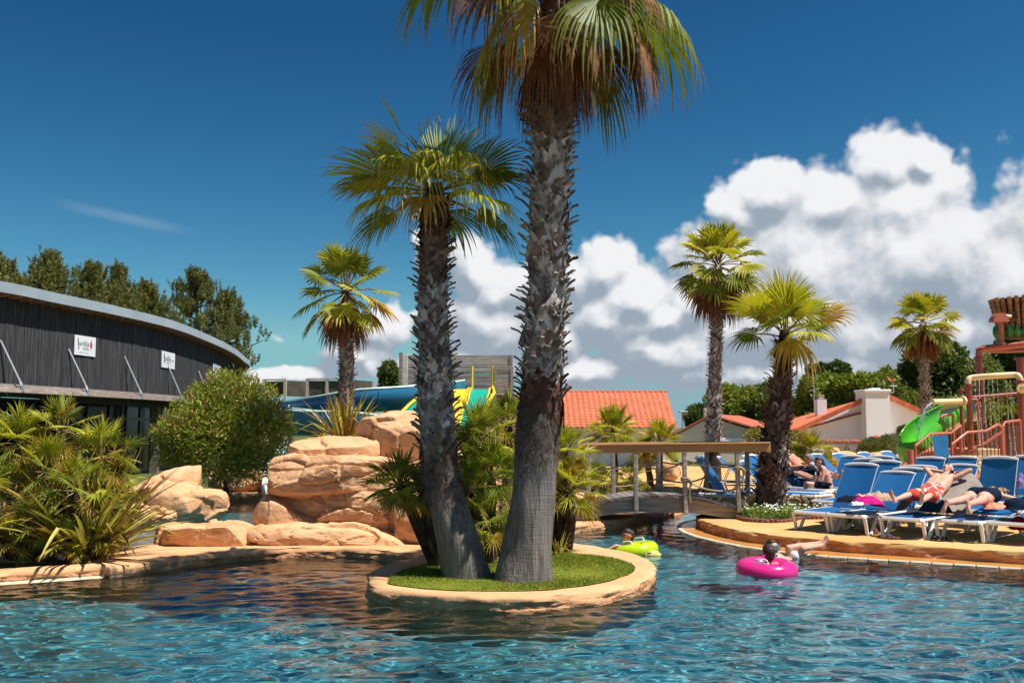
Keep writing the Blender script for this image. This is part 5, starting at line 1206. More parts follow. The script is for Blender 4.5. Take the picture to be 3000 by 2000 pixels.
def screen(label, xs, y0, y1, d, ret):
    T = tag(thing('wind_screen', (at(sum(xs) / len(xs), 0, d).x, d, LAND)), label, 'screen'); zt, zb = at(0, y0, d).z, at(0, y1, d).z
    for i, px in enumerate(xs): x = at(px, 0, d).x; mb = MB(); mb.beam((x, d, LAND), (x, d, zt), .13, .13); mb.build('post', M['frame_beige'], T)
    for a, b in zip(xs, xs[1:]):
        xa, xb = at(a, 0, d).x + .07, at(b, 0, d).x - .07; mb = MB(); mb.box(((xa + xb) / 2, d + .02, (zt + zb) / 2), (xb - xa, .02, zt - zb - .1)); mb.build('pane', M['pane_brown'], T)
    xa, xb = at(xs[0], 0, d).x, at(xs[-1], 0, d).x; mb = MB(); mb.beam((xa - .05, d, zt + .03), (xb + .05, d, zt + .03), .14, .07); mb.build('rail', M['frame_beige'], T)
    x = at(xs[-1], 0, d).x; mb = MB(); mb.beam((x + .9, d + 1.6, LAND), (x + .9, d + 1.6, zt), .13, .13); mb.build('post', M['frame_beige'], T)
    mb = MB(); mb.add([(x + .06, d + .08, zb), (x + .86, d + 1.55, zb), (x + .86, d + 1.55, zt), (x + .06, d + .08, zt)], [(0, 1, 2, 3)]); mb.build('pane', M['pane_brown'], T)
screen('tinted wind screen with beige posts left of the slim palm', (798, 857), 1114, 1160, 47, True)
screen('tinted wind screen with beige posts behind the slim palm', (920, 976, 1038), 1112, 1165, 47, True)

# ---------------------------------------------------------------- water play structure at the right
mat('pipe_red', (0.33, 0.075, 0.055), (0.28, 0.06, 0.045), scale=3, rough=0.38, coat=0.3)
mat('pipe_brick', (0.50, 0.15, 0.10), (0.44, 0.13, 0.085), scale=3, rough=0.42, coat=0.2)
mat('pipe_cream', (0.78, 0.62, 0.36), rough=0.4, coat=0.2)
mat('panel_salmon', (0.60, 0.22, 0.13), (0.55, 0.20, 0.12), scale=2, rough=0.5)
mat('mat_blue', (0.016, 0.105, 0.235), (0.012, 0.085, 0.20), scale=2, rough=0.8, spec=.1, bump=.2, bscale=5)
mat('step_tan', (0.66, 0.46, 0.24), (0.58, 0.40, 0.2), scale=2, rough=0.8)
mat('bamboo', (0.36, 0.20, 0.095), (0.26, 0.13, 0.06), scale=5, stretch=(1, 1, .3), rough=0.5, c3=(.48, .30, .15), scale3=4)
mat('bamboo_dark', (0.05, 0.025, 0.015), rough=0.7)
mat('leaf_paint', (0.02, 0.16, 0.045), (0.05, 0.30, 0.06), scale=6, rough=0.35, coat=.3)
mat('rim_light', (0.20, 0.42, 0.10), rough=0.4)
mat('grass_print', (0.20, 0.55, 0.02), (0.04, 0.22, 0.01), scale=12, stretch=(2.5, 2.5, .5), rough=0.6, lo=.45, hi=.55)
mat('net', (0.035, 0.03, 0.02), (0.06, 0.05, 0.03), scale=30, rough=0.9)
mat('spray', (0.80, 0.86, 0.90), rough=0.1, spec=0.6, transl=0.3)
D = 28.0
def pt(px, py, d=D): return at(px, py, d)
T = tag(thing('water_play_tower', (pt(2870, 1400).x, D, LAND)), 'red pipe water play tower with cream spray pipes, stairs and lime slide', 'play structure')
def pipe(pts, r, m_, nm, n=10): mb = MB(); mb.tube(catmull(pts, 5) if len(pts) > 2 else pts, r, n); return mb.build(nm, M[m_], T, smooth='auto')
def straight(pts, r, m_, nm, n=10): mb = MB(); mb.tube(pts, r, n); return mb.build(nm, M[m_], T, smooth='auto')
def foot(p): return Vector((p.x, p.y, LAND))
def flange(p, r, m_, axis=None):
    mb = MB(); mb.lathe(p, [(r, -.03), (r, .03)], 12, axis=axis); mb.build('flange', M[m_], T)
AX = Matrix.Rotation(R(90), 3, 'Y')
for (px, yt, d, r, nm) in ((2838, 1128, 27.6, .085, 0), (2990, 1118, 27.2, .10, 0), (2868, 1048, 29.6, .095, 0), (2988, 1050, 29.6, .095, 0), (2815, 1142, 28.6, .06, 0)):
    t = at(px, yt, d); straight([foot(t), t], r, 'pipe_red', 'post'); flange(t, r * 1.55, 'pipe_red'); flange(Vector((t.x, t.y, t.z - 1.9)), r * 1.5, 'pipe_brick')
pipe([at(2868, 1048, 29.6), at(2870, 1028, 29.6), at(2885, 1020, 29.6), at(2935, 1016, 29.4), at(3010, 1008, 29.2), at(3120, 1000, 29)], .10, 'pipe_brick', 'top_beam')
pipe([at(2880, 1026, 29.9), at(2960, 1026, 30.3), at(3100, 1020, 30.8)], .08, 'pipe_red', 'top_beam')
mb = MB(); a, b = at(2862, 1021, 29.5), at(3000, 1006, 29.3); mb.beam(a, b + (b - a), .35, .03); mb.build('platform_edge', M['pipe_red'], T)
# tipping bucket with its hooded pivot
t0 = at(2935, 1012, 29.4); t1 = at(2933, 940, 29.4); straight([t0, t1], .075, 'pipe_brick', 'pivot_post'); flange(t0 + Vector((0, 0, .05)), .13, 'pipe_brick')
mb = MB(); V = []; hc = at(2930, 943, 29.1); hr = .23
for j, y in enumerate((hc.y - .1, hc.y + .22)):
    for k in range(13): an = math.pi * k / 12; V.append((hc.x + math.cos(an) * hr, y, hc.z + math.sin(an) * hr * 1.15))
mb.add(V, [(k, k + 1, 14 + k, 13 + k)[::-1] for k in range(12)] + [tuple(range(13)), tuple(range(13, 26))[::-1], (0, 13, 25, 12)]); mb.build('pivot_hood', M['pipe_brick'], T, smooth='auto')
B_ = tag(thing('tipping_bucket', (at(3005, 990, 29.6).x, 29.9, at(3005, 990, 29.6).z)), 'bamboo tipping bucket with green leaf skirt at the right edge', 'bucket')
bc = Vector((at(3010, 985, 29.6).x, 29.9, at(0, 988, 29.6).z)); bt = at(0, 872, 29.6).z; rb, rt = .60, .84; nc = 26
mb = MB(); mb.lathe(bc, [(rb * .7, 0), (rb * .9, .05), (rb * .95, .1), (rt * .96, bt - bc.z - .03)], 28, cap=True); mb.build('shell', M['bamboo_dark'], B_, smooth='auto')
for i in range(nc):
    an = 2 * math.pi * i / nc; o_ = Vector((math.cos(an), math.sin(an), 0)); pts, rd = [], []
    p0 = bc + o_ * rb * 1.02 + Vector((0, 0, .28)); p1 = bc + o_ * rt + Vector((0, 0, bt - bc.z + rng.uniform(-.02, .03))); ph = rng.random() * .3
    for q in range(14):
        u = q / 13; pts.append(p0.lerp(p1, u)); w = ((u * 3.6 + ph) % 1.0); rd.append(.068 * (1.12 if min(w, 1 - w) < .10 else .92))
    mb = MB(); mb.tube(pts, rd, 7); c_ = mb.build('bamboo_cane', M['bamboo'], B_, smooth='auto')
    for q in range(3):
        u = (q + .8 - ph) / 3.6; pp = p0.lerp(p1, min(.97, max(.03, u))); rm = MB(); rm.lathe(pp, [(.076, -.008), (.076, .008)], 7); rm.build('joint_ring', M['bamboo_dark'], c_)
for i in range(22):
    an = 2 * math.pi * (i + .3) / 22; o_ = Vector((math.cos(an), math.sin(an), 0)); tg = Vector((-math.sin(an), math.cos(an), 0)); mb = MB(); A = bc + o_ * (rb + .06); hh = .42 * rng.uniform(.8, 1.1)
    V = []
    for q in range(6):
        u = q / 5; w = .105 * math.sin(math.pi * min(.97, u * .8 + .18)); c = A + o_ * (.05 * math.sin(u * 3.1) + .05 * u) + Vector((0, 0, hh * u)); V += [c - tg * w, c + o_ * .05, c + tg * w]
    mb.add(V, [(3 * q, 3 * q + 1, 3 * q + 4, 3 * q + 3) for q in range(5)] + [(3 * q + 1, 3 * q + 2, 3 * q + 5, 3 * q + 4) for q in range(5)]); lf = mb.build('painted_leaf', M['leaf_paint'], B_, smooth='auto')
    mb = MB(); mb.tube([Vector(V[3 * q + 1]) + o_ * .006 for q in range(6)], .008, 4); mb.build('leaf_rib', M['rim_light'], lf)
an = R(205); mb = MB(); hx = at(2965, 928, 29.2); mb.lathe(hx, [(.16, -.02), (.16, .02)], 16, axis=Matrix.Rotation(R(90), 3, 'X')); mb.build('pivot_plate', M['bamboo_dark'], B_)
straight([at(2945, 925, 29.2), at(2962, 927, 29.2)], .05, 'pipe_cream', 'pivot_pin')
# rain pipe and nozzle
pipe([at(2836, 1126, 27.6), at(2838, 1112, 27.6), at(2850, 1106, 27.6), at(2910, 1101, 27.4), at(2970, 1098, 27.3), at(2984, 1102, 27.2), at(2990, 1117, 27.2)], .085, 'pipe_cream', 'rain_pipe')
a, b = at(2732, 1177, 27.0), at(2820, 1174, 27.5); straight([a, b], .075, 'pipe_cream', 'nozzle', 12); ax = (b - a).to_track_quat('Z', 'Y').to_matrix(); flange(b, .14, 'pipe_cream', ax); straight([b, at(2836, 1174, 27.6)], .05, 'pipe_brick', 'nozzle_joint')
flange(at(2994, 1137, 27.1), .14, 'pipe_cream', Matrix.Rotation(R(90), 3, 'X')); straight([at(2994, 1137, 27.1) + Vector((0, -.25, 0)), at(2994, 1137, 27.1)], .08, 'pipe_cream', 'nozzle', 12)
# railings
def railing(pts, d0, d1, ybot, step, r=.035, rb_=.014, m_='pipe_brick', skip=()):
    n_ = len(pts); W_ = [at(px, py, d0 + (d1 - d0) * i / (n_ - 1)) for i, (px, py) in enumerate(pts)]
    straight(W_, r, m_, 'handrail'); cur = resample(W_, step)
    for i, p in enumerate(cur[1:-1]):
        q = at(1500 + F * p.x / p.y, ybot if not callable(ybot) else ybot(1500 + F * p.x / p.y), p.y); straight([Vector((p.x, p.y, min(p.z - .1, q.z))), p], rb_, 'pipe_red', 'baluster', 5)
    for p in (W_[0], W_[-1]): straight([foot(p), p], r, m_, 'rail_post')
railing([(2681, 1306), (2725, 1271), (2786, 1268), (2814, 1246)], 25.5, 26.8, lambda x: 1352 - (x - 2681) * .35, .16)
railing([(2788, 1302), (2834, 1266), (2890, 1262), (2924, 1242), (2934, 1250)], 24.6, 25.4, lambda x: 1352 if x < 2835 else 1395, .15)
railing([(2938, 1250), (2944, 1236), (2988, 1231)], 25.6, 26.0, lambda x: 1332, .14)
railing([(2842, 1164), (2985, 1152)], 29.0, 29.0, lambda x: 1246, .17, r=.045, m_='pipe_red')
railing([(2756, 1225), (2762, 1216), (2792, 1214)], 27.5, 27.6, lambda x: 1265, .14)
railing([(2844, 1170), (2862, 1169), (2866, 1200)], 28.3, 28.3, lambda x: 1200, .3)
for (x0, y0, x1, y1, dd) in ((2810, 1332, 2940, 1262, 25.0), (2846, 1312, 2920, 1270, 26.0)): pipe([at(x0, y0, dd), at((x0 + x1) / 2, (y0 + y1) / 2 + 8, dd), at(x1, y1, dd)], .03, 'pipe_brick', 'chain_rail')
for px, y0, y1, d in ((2666, 1318, 1366, 25.4), (2803, 1313, 1340, 25.0)): p = at(px, y0, d); straight([foot(p), p], .085, 'pipe_brick', 'bollard')
mb = MB(); a, b, c = at(2632, 1372, 25.6), at(2738, 1305, 26.4), at(2738, 1372, 26.2); mb.add([a, c, b, a + Vector((0, .1, 0)), c + Vector((0, .1, 0)), b + Vector((0, .1, 0))], [(0, 1, 2), (5, 4, 3), (0, 2, 5, 3)]); mb.build('side_panel', M['panel_salmon'], T)
mb = MB(); V = [];  a0, a1, b0, b1 = at(2731, 1276, 25.0), at(2778, 1274, 25.2), at(2748, 1396, 24.4), at(2783, 1396, 24.6); n_ = 6
for i in range(n_):
    u = i / (n_ - 1); p, q = a0.lerp(b0, u), a1.lerp(b1, u); w = .03 * math.sin(u * 7); V += [p + Vector((0, w, 0)), p.lerp(q, .5) + Vector((0, -w - .02, 0)), q + Vector((0, w, 0))]
mb.add(V, [(3 * i, 3 * i + 3, 3 * i + 4, 3 * i + 1) for i in range(n_ - 1)] + [(3 * i + 1, 3 * i + 4, 3 * i + 5, 3 * i + 2) for i in range(n_ - 1)]); mb.build('blue_mat', M['mat_blue'], T, smooth='auto')
for i in range(7):   # broad tan steps
    p = at(2930, 1398, 24.9); z0 = LAND + .17 * i; mb = MB(); mb.box((p.x + .35 + .04 * i, 25.3 + .42 * i + 1.2, LAND + .17 * (i + 1) / 2 + .0), (1.9, 2.6, .17 * (i + 1)), bevel=.02); mb.build('step', M['step_tan'], T)
mb = MB(); mb.box((at(2925, 0, 29).x, 29.2, 1.1), (2.0, .1, 1.9)); mb.build('back_panel', M['timber_dark'], T)
p = at(2990, 1415, 22.4); mb = MB(); mb.box((p.x + .3, 22.5, LAND + .30), (.9, .5, .6), bevel=.05); mb.build('printed_kerb', M['grass_print'], T); p = at(2875, 1425, 23.4); mb = MB(); mb.box((p.x + .05, 23.4, LAND + .06), (.75, .25, .13), bevel=.03); mb.build('printed_kerb', M['grass_print'], T)
mb = MB(); a, b = at(2856, 1400, 23.9), at(2900, 1398, 23.9); mb.tube([a, b], .06, 8); mb.build('kerb_pipe', M['pipe_brick'], T)
# lime green slide
SL = tag(thing('lime_slide', (at(2700, 1330, 27.5).x, 27.5, LAND)), 'lime green curving slide trough of the play tower', 'water slide')
pth = [at(2850, 1196, 30.5), at(2800, 1206, 29.6), at(2752, 1230, 28.6), at(2712, 1254, 27.6), at(2686, 1282, 27.0), at(2676, 1308, 26.9), at(2682, 1328, 27.2)]
P = flume('trough', pth, (.36, .40), 150, 400, 'lime', 'lime', SL, sub=8); flume_ribs(P, .38, 150, 400, 14, 'lime', SL)
nv = []; mb = MB(); Lw = catmull([at(2790, 1235, 28.8), at(2735, 1262, 28), at(2695, 1290, 27.3), at(2672, 1325, 27)], 6); mb.strip(Lw, [Vector((p.x + .25, p.y + .3, LAND + .1)) for p in Lw]); mb.build('safety_net', M['net'], SL)
# falling water: drops and jets
def jets():
    J = tag(thing('water_jets', (at(2900, 1250, 27.4).x, 27.4, LAND)), 'thin strings of water falling from the spray pipes', 'water jets'); J['kind'] = 'stuff'
    r = random.Random(3); 
    for px in (2856, 2869, 2882, 2895, 2908, 2921, 2948, 2960):
        a = at(px, 1110, 27.4); mb = MB(); z = a.z - .02; x = a.x
        while z > LAND + .9:
            L_ = r.uniform(.03, .12) * (1 if z > a.z - .8 else .45); mb.tube([(x + r.uniform(-.012, .012), a.y + r.uniform(-.015, .015), z), (x + r.uniform(-.012, .012), a.y, z - L_)], r.uniform(.006, .013), 4); z -= L_ * r.uniform(1.1, 1.9); x += r.uniform(-.006, .009)
        mb.build('drops', M['spray'], J)['kind'] = 'stuff'
    pts = catmull([at(2733, 1178, 27.0), at(2715, 1192, 27.0), at(2703, 1215, 27.0), at(2695, 1250, 27.0), at(2683, 1310, 27.0)], 8); mb = MB()
    mb.tube(pts, [.05 - .035 * (i / len(pts)) + r.uniform(-.006, .006) for i in range(len(pts))], 6, flat=.5); mb.build('jet', M['spray'], J, smooth='auto')
    mb = MB()
    for i in range(90): p = pts[r.randrange(8, len(pts))]; mb.box(p + Vector((r.gauss(0, .05), r.gauss(0, .05), r.gauss(0, .05))), (.014, .014, .02))
    mb.build('drops', M['spray'], J)['kind'] = 'stuff'
jets()

# ---------------------------------------------------------------- arched footbridge
mat('timber_worn', (0.20, 0.18, 0.165), (0.13, 0.11, 0.10), scale=4, rough=.85, rand=.3)
mat('rope', (0.42, 0.34, 0.24), (0.27, 0.21, 0.14), scale=40, rough=0.9)
def bridge():
    d0, d1 = 19.9, 21.3
    T = tag(thing('footbridge', (at(1930, 1500, 20.6).x, 20.6, LAND)), 'arched timber footbridge with rope railings over the river', 'bridge')
    tops = [(1650, 1515), (1700, 1497), (1780, 1474), (1850, 1462), (1920, 1457), (2000, 1460), (2080, 1473), (2150, 1492), (2205, 1512)]
    top = catmull([at(x, y, d0) for x, y in tops], 6)
    for (nm, d, dx) in (('stringer', d0, 0), ('stringer', d1, 0)):
        mb = MB(); h = .30; V = []
        for p in top:
            q = Vector((p.x, d, p.z)); hh = h * (1 - .45 * abs(p.x - at(1930, 0, d0).x) / 2.0); V += [q, q - Vector((0, 0, hh)), q + Vector((0, .07, 0)), q + Vector((0, .07, -hh))]
        n = len(top); Fq = []
        for i in range(n - 1): a = 4 * i; b = a + 4; Fq += [(a, a + 1, b + 1, b), (a + 2, b + 2, b + 3, a + 3), (a, b, b + 2, a + 2), (a + 1, a + 3, b + 3, b + 1)]
        mb.add(V, Fq); mb.build(nm, M['timber_grey'], T)
    cen = resample(top, .135)
    for i, (a, b) in enumerate(zip(cen, cen[1:])):
        a2, b2 = Vector((a.x, (d0 + d1) / 2, a.z + .03)), Vector((b.x, (d0 + d1) / 2, b.z + .03)); t = (b2 - a2).normalized(); mb = MB()
        mb.box((a2 + b2) / 2, ((b2 - a2).length * .93, d1 - d0 + .22 + rng.uniform(-.02, .02), .045), Matrix.Rotation(-math.atan2(t.z, t.x), 3, 'Y')); mb.build('deck_plank', M['timber_worn'] if rng.random() > .25 else M['timber_dark'], T)
    zr = at(1900, 1316, d0).z
    def post(px, ybot, d, yt=1328): p = at(px, ybot, d); mb = MB(); mb.beam((p.x, d - .075, p.z), (p.x + rng.uniform(-.015, .015), d - .075, zr - .06), .10, .085, bevel=.012); mb.build('post', M['timber_grey'], T); return p.x
    near = [post(1724, 1512, d0), post(1862, 1502, d0), post(2007, 1505, d0), post(2162, 1500, d0)]
    farp = [post(1796, 1462, d1 + .2), post(1929, 1446, d1 + .2), post(2069, 1443, d1 + .2), post(2190, 1470, d1 + .2)]
    for d, x0, x1, e in ((d0 - .09, 1688, 2226, 0), (d1 + .12, 1706, 2200, 0)):
        a, b = Vector((at(x0, 0, d).x, d, zr)), Vector((at(x1, 0, d).x, d, zr + .04)); mb = MB(); mb.beam(a, b, .075, .15, bevel=.008); mb.build('handrail', M['timber_brown'], T)
        mb = MB(); mb.beam(a + Vector((0, 0, .092)), b + Vector((0, 0, .092)), .14, .032, bevel=.006); mb.build('rail_cap', M['timber_brown'], T)
    for px, x_ in ((2222, 2196),):
        a, b = Vector((at(px, 0, d0).x, d0 - .04, zr + .035)), Vector((at(px, 0, d0).x, d1 + .1, zr + .035)); mb = MB(); mb.beam(a, b, .08, .18); mb.build('rail_end', M['timber_brown'], T)
    def rope(xa, xb, za, zb, d, sag):
        pts = []
        for i in range(29): u = i / 28; pts.append(Vector((xa + (xb - xa) * u, d, za + (zb - za) * u - sag * 4 * u * (1 - u))))
        mb = MB(); pts2 = resample(pts, .022); mb.tube(pts2, [.017 + .004 * (i % 2) for i in range(len(pts2))], 6); mb.build('rope', M['rope'], T)
    zz = lambda y, d: at(0, y, d).z
    dn = d0 - .03; df = d1 + .16
    rope(near[0], near[1], zz(1376, dn), zz(1350, dn), dn, .05); rope(near[1], near[2], zz(1347, dn), zz(1350, dn), dn, .17); rope(near[2], near[3], zz(1347, dn), zz(1366, dn), dn, .06)
    rope(near[2], near[3], zz(1405, dn), zz(1430, dn), dn, .12); rope(near[3], near[3] + .45, zz(1366, dn), zz(1372, dn), dn, .02)
    rope(farp[0], farp[1], zz(1372, df), zz(1352, df), df, .05); rope(farp[1], farp[2], zz(1350, df), zz(1346, df), df, .08); rope(farp[2], farp[3], zz(1350, df), zz(1364, df), df, .03)
    rope(farp[0], farp[1], zz(1425, df), zz(1400, df), df, .05); rope(farp[1], farp[2], zz(1396, df), zz(1396, df), df, .12); rope(farp[2], farp[3], zz(1396, df), zz(1412, df), df, .04)
    for x, y, d in ((near[2], 1400, dn - .06), (near[3], 1368, dn - .06), (near[0], 1450, dn - .06)):   # knots with hanging tails
        mb = MB(); z = zz(y, d); mb.torus((x, d + .03, z), .075, .022, 14, 6); mb.torus((x, d + .03, z - .04), .075, .022, 14, 6)
        mb.tube(catmull([Vector((x + .05, d - .03, z)), Vector((x + .09, d - .05, z - .12)), Vector((x + .07, d - .04, z - .3)), Vector((x + .09, d - .03, z - .48))], 6), .016, 6)
        mb.tube(catmull([Vector((x + .03, d - .05, z)), Vector((x + .12, d - .06, z - .08)), Vector((x + .05, d - .05, z - .22))], 6), .022, 6); mb.build('knot', M['rope'], T)
bridge()

# ---------------------------------------------------------------- flower bed at the end of the bridge
mat('edging', (0.25, 0.10, 0.075), (0.18, 0.07, 0.055), scale=20, rough=0.85, rand=.2)
mat('bed_leaf', (0.10, 0.17, 0.02), (0.20, 0.24, 0.03), scale=8, rough=0.6, transl=.25)
mat('petal_white', (0.75, 0.75, 0.72), rough=0.6)
mat('canna', (0.10, 0.045, 0.03), (0.07, 0.065, 0.03), scale=5, stretch=(1, 1, .4), rough=0.4, rand=.3, transl=.2)
def flower_bed():
    c = gp(2262, 1505, LAND); T = tag(thing('flower_bed', c), 'oval bed of white flowers edged with small log rounds around the stout palm', 'flower bed')
    ring = catmull([gp(2158, 1512, LAND), gp(2172, 1524, LAND), gp(2230, 1531, LAND), gp(2300, 1530, LAND), gp(2350, 1522, LAND), Vector((6.35, 19.9, LAND)), Vector((6.2, 20.9, LAND)), Vector((5.4, 21.4, LAND)), Vector((4.8, 20.9, LAND))], 8, True)
    P = resample(ring, .092, True); me = None
    for i, p in enumerate(P):
        mb = MB(); h = .075 + rng.uniform(-.008, .01)
        if me is None: mb.lathe((0, 0, 0), [(.046, 0), (.046, h * .85), (.038, h)], 9); o = mb.build('log_round', M['edging'], T, world=False); me = o
        else: o = me.copy(); C.objects.link(o)
        o.location = p - wloc(T); o.scale = (1, 1, rng.uniform(.85, 1.15)); o.rotation_euler = (rng.uniform(-.05, .05), rng.uniform(-.05, .05), rng.random() * 6)
    vs, tri = fill_polygon(P); obj('soil', [(p.x, p.y, LAND + .03) for p in vs], tri, M['soil'], T)
    r = np.random.RandomState(6); V, Fq = [], []; cen = np.array([p[:] for p in P]).mean(0); nv = 0; Wv, Wf = [], []; nw = 0
    for i in range(5200):
        q = P[r.randint(len(P))]; u = math.sqrt(r.rand()) * .96; x, y = cen[0] + (q.x - cen[0]) * u, cen[1] + (q.y - cen[1]) * u
        z = LAND + .03 + r.rand() * .20; a = r.rand() * 6.28; l = .03 + r.rand() * .05; t = np.array([math.cos(a), math.sin(a), r.uniform(-.2, .9)]) * l; s = np.array([-math.sin(a), math.cos(a), 0]) * .010
        p = np.array([x, y, z]); V += [p, p + t * .5 + s, p + t, p + t * .5 - s]; Fq.append((nv, nv + 1, nv + 2, nv + 3)); nv += 4
    obj('leaves', np.array(V), Fq, M['bed_leaf'], T)['kind'] = 'stuff'
    for i in range(120):
        q = P[r.randint(len(P))]; u = math.sqrt(r.rand()) * .93; x, y = cen[0] + (q.x - cen[0]) * u, cen[1] + (q.y - cen[1]) * u; z = LAND + .18 + r.rand() * .1; rad = .018 + r.rand() * .014
        if y > 20.6: continue
        for k in range(6): an = k * math.pi / 3; Wv.append((x + math.cos(an) * rad, y + math.sin(an) * rad, z + (.012 if k % 2 else -.004)))
        Wv.append((x, y, z + .018)); Wf += [(nw + k, nw + (k + 1) % 6, nw + 6) for k in range(6)]; nw += 7
    obj('flowers', Wv, Wf, M['petal_white'], T)['kind'] = 'stuff'
    for (px, py, d, n, L, lb) in ((2170, 1508, 20.2, 6, .62, 'dark red broad leaved plant at the left end of the flower bed'), (2325, 1500, 20.3, 7, .52, 'bronze broad leaved plant at the right end of the flower bed'), (2282, 1515, 19.9, 4, .34, 'small bronze leaved shoot among the white flowers')):
        p = gp(px, py, LAND); p.y = d; Cn = tag(thing('canna_plant', p), lb, 'plant'); rr = random.Random(px)
        for i in range(n):
            az = rr.uniform(0, 6.28); lean = rr.uniform(.1, .6); V = []; Li = L * rr.uniform(.7, 1.0); w = Li * .16; o_ = Vector((math.cos(az), math.sin(az), 0)); sd = Vector((-math.sin(az), math.cos(az), 0))
            for k in range(8): u = k / 7; ww = w * math.sin(math.pi * max(.04, (u - .25) / .75 if u > .25 else .04)) if u > .25 else .012; pp = p + o_ * (lean * Li * u ** 1.6) + Vector((0, 0, Li * (u - .22 * lean * u * u))); V += [pp - sd * ww + o_ * ww * .3, pp, pp + sd * ww + o_ * ww * .3]
            obj('leaf', V, [(3 * k, 3 * k + 1, 3 * k + 4, 3 * k + 3) for k in range(7)] + [(3 * k + 1, 3 * k + 2, 3 * k + 5, 3 * k + 4) for k in range(7)], M['canna'], Cn, smooth=True)
flower_bed()

# ---------------------------------------------------------------- sunloungers
mat('sling_blue', (0.010, 0.115, 0.33), (0.012, 0.13, 0.36), scale=60, rough=0.55, spec=.35, transl=.18)
mat('plastic_white', (0.80, 0.78, 0.75), (0.74, 0.72, 0.69), scale=4, rough=0.4)
mat('rail_grey', (0.42, 0.48, 0.56), rough=.4)
LW, LH, LL, HINGE, BACK = .70, .31, 2.0, 1.33, .95
def make_lounger(ang):
    root = bpy.data.objects.new('sunlounger', None); C.objects.link(root); root.empty_display_size = .2
    w = LW / 2
    f = MB()
    for s in (-1, 1):
        f.tube([(s * w, .06, LH), (s * w, LL, LH)], .030, 6, flat=.85); f.tube([(s * w, .06, LH), (s * (w - .05), 0, LH)], .036, 6)
    f.tube([(-w + .05, 0, LH), (w - .05, 0, LH)], .036, 6); f.tube([(-w, LL, LH), (w, LL, LH)], .034, 6); f.tube([(-w, HINGE, LH - .01), (w, HINGE, LH - .01)], .02, 6)
    f.build('frame', M['plastic_white'], root, world=False, smooth='auto')
    for s in (-1, 1):
        for (a, b, c, dd) in ((.02, .10, .24, .48), (LL - .52, LL - .28, LL - .14, LL - .04)):
            m_ = MB(); m_.tube([(s * w, a, LH - .01), (s * w, b, .02), (s * w, c, .02), (s * w, dd, LH - .01)], .030, 6, flat=1.0); m_.build('leg', M['plastic_white'], root, world=False, smooth='auto')
    def sheet(y0, y1, n, fn, wid):
        V = []
        for i in range(n + 1):
            y = y0 + (y1 - y0) * i / n
            for j in range(7): x = (j / 6 - .5) * wid; yy, zz = fn(y, 1 - (2 * j / 6 - 1) ** 2); V.append((x, yy, zz))
        return V, [(i * 7 + j, i * 7 + j + 1, (i + 1) * 7 + j + 1, (i + 1) * 7 + j) for i in range(n) for j in range(6)]
    V, Fq = sheet(.04, HINGE, 8, lambda y, c: (y, LH + .022 - .02 * c), LW - .05); obj('seat', V, Fq, M['sling_blue'], root, world=False, smooth=True)
    ca, sa = math.cos(R(ang)), math.sin(R(ang)); bp = lambda u, ofs=0: (HINGE + .03 + u * ca - ofs * sa, LH + .03 + u * sa + ofs * ca)
    V, Fq = sheet(0, BACK, 8, lambda u, c: bp(u, .012 - .018 * c), LW - .06); bk = obj('backrest', V, Fq, M['sling_blue'], root, world=False, smooth=True)
    for s in (-1, 1):
        m_ = MB(); a, b = bp(-.02, 0), bp(BACK - .03, 0); m_.tube([(s * (w - .028), a[0], a[1]), (s * (w - .028), b[0], b[1])], .010, 6); m_.build('side_rail', M['rail_grey'], bk, world=False)
    m_ = MB(); pts = []
    for i in range(9): x = (i / 8 - .5) * (LW - .03); c = 1 - (2 * i / 8 - 1) ** 2; q = bp(BACK - .035 + .035 * c, 0); pts.append((x, q[0], q[1]))
    m_.tube(pts, [.020] + [.031] * 7 + [.020], 8); m_.build('top_bar', M['plastic_white'], bk, world=False, smooth='auto')
    if ang > 12:
        for s in (-1, 1): m_ = MB(); a = bp(.52, -.02); m_.tube([(s * (w - .07), a[0], a[1]), (s * (w - .07), min(LL - .08, a[0] + .22), LH - .01)], .011, 5); m_.build('prop', M['dark_steel'], root, world=False)
    return root
PROTO = {}
def lounger(ang, loc, phi, label):
    if ang not in PROTO: PROTO[ang] = make_lounger(ang); o = PROTO[ang]
    else: o = copy_tree(PROTO[ang])
    o.location = loc; o.rotation_euler = (0, 0, -R(phi)); tag(o, label, 'sunlounger', 'blue sunloungers on the deck'); return o
def lounger_foot(ang, px, py, phi, label):
    """px, py: ground pixel of the front left leg"""
    p = gp(px, py, LAND); a = R(phi); ex = Vector((math.cos(a), -math.sin(a), 0)); return lounger(ang, p + ex * (LW / 2), phi, label)
def lounger_top(ang, px, py, phi, label):
    """px, py: middle of the backrest's top bar"""
    zt = LAND + LH + .03 + BACK * math.sin(R(ang)); p = gp(px, py, zt); a = R(phi); ey = Vector((math.sin(a), math.cos(a), 0))
    q = p - ey * (HINGE + .03 + BACK * math.cos(R(ang))); q.z = LAND; return lounger(ang, q, phi, label)
PH = 46
L1 = lounger_foot(54, 2324, 1551, PH, 'sunlounger with raised back nearest the flower bed in the front row')
L2 = lounger_foot(42, 2419, 1560, PH, 'sunlounger heaped with clothes, second in the front row')
L3 = lounger_foot(25, 2580, 1572, PH, 'half reclined sunlounger carrying the man in red shorts')
L4 = lounger_foot(8, 2742, 1581, PH, 'flat sunlounger carrying the woman lying face down')
L5 = lounger_foot(8, 2890, 1589, PH, 'flat sunlounger with a dark bag at the right edge of the front row')
W1 = lounger_foot(50, 2348, 1471, PH, 'sunlounger on which the two women sit')
W2 = lounger_foot(50, 2432, 1473, PH, 'sunlounger right of the seated women half hidden by a raised back')
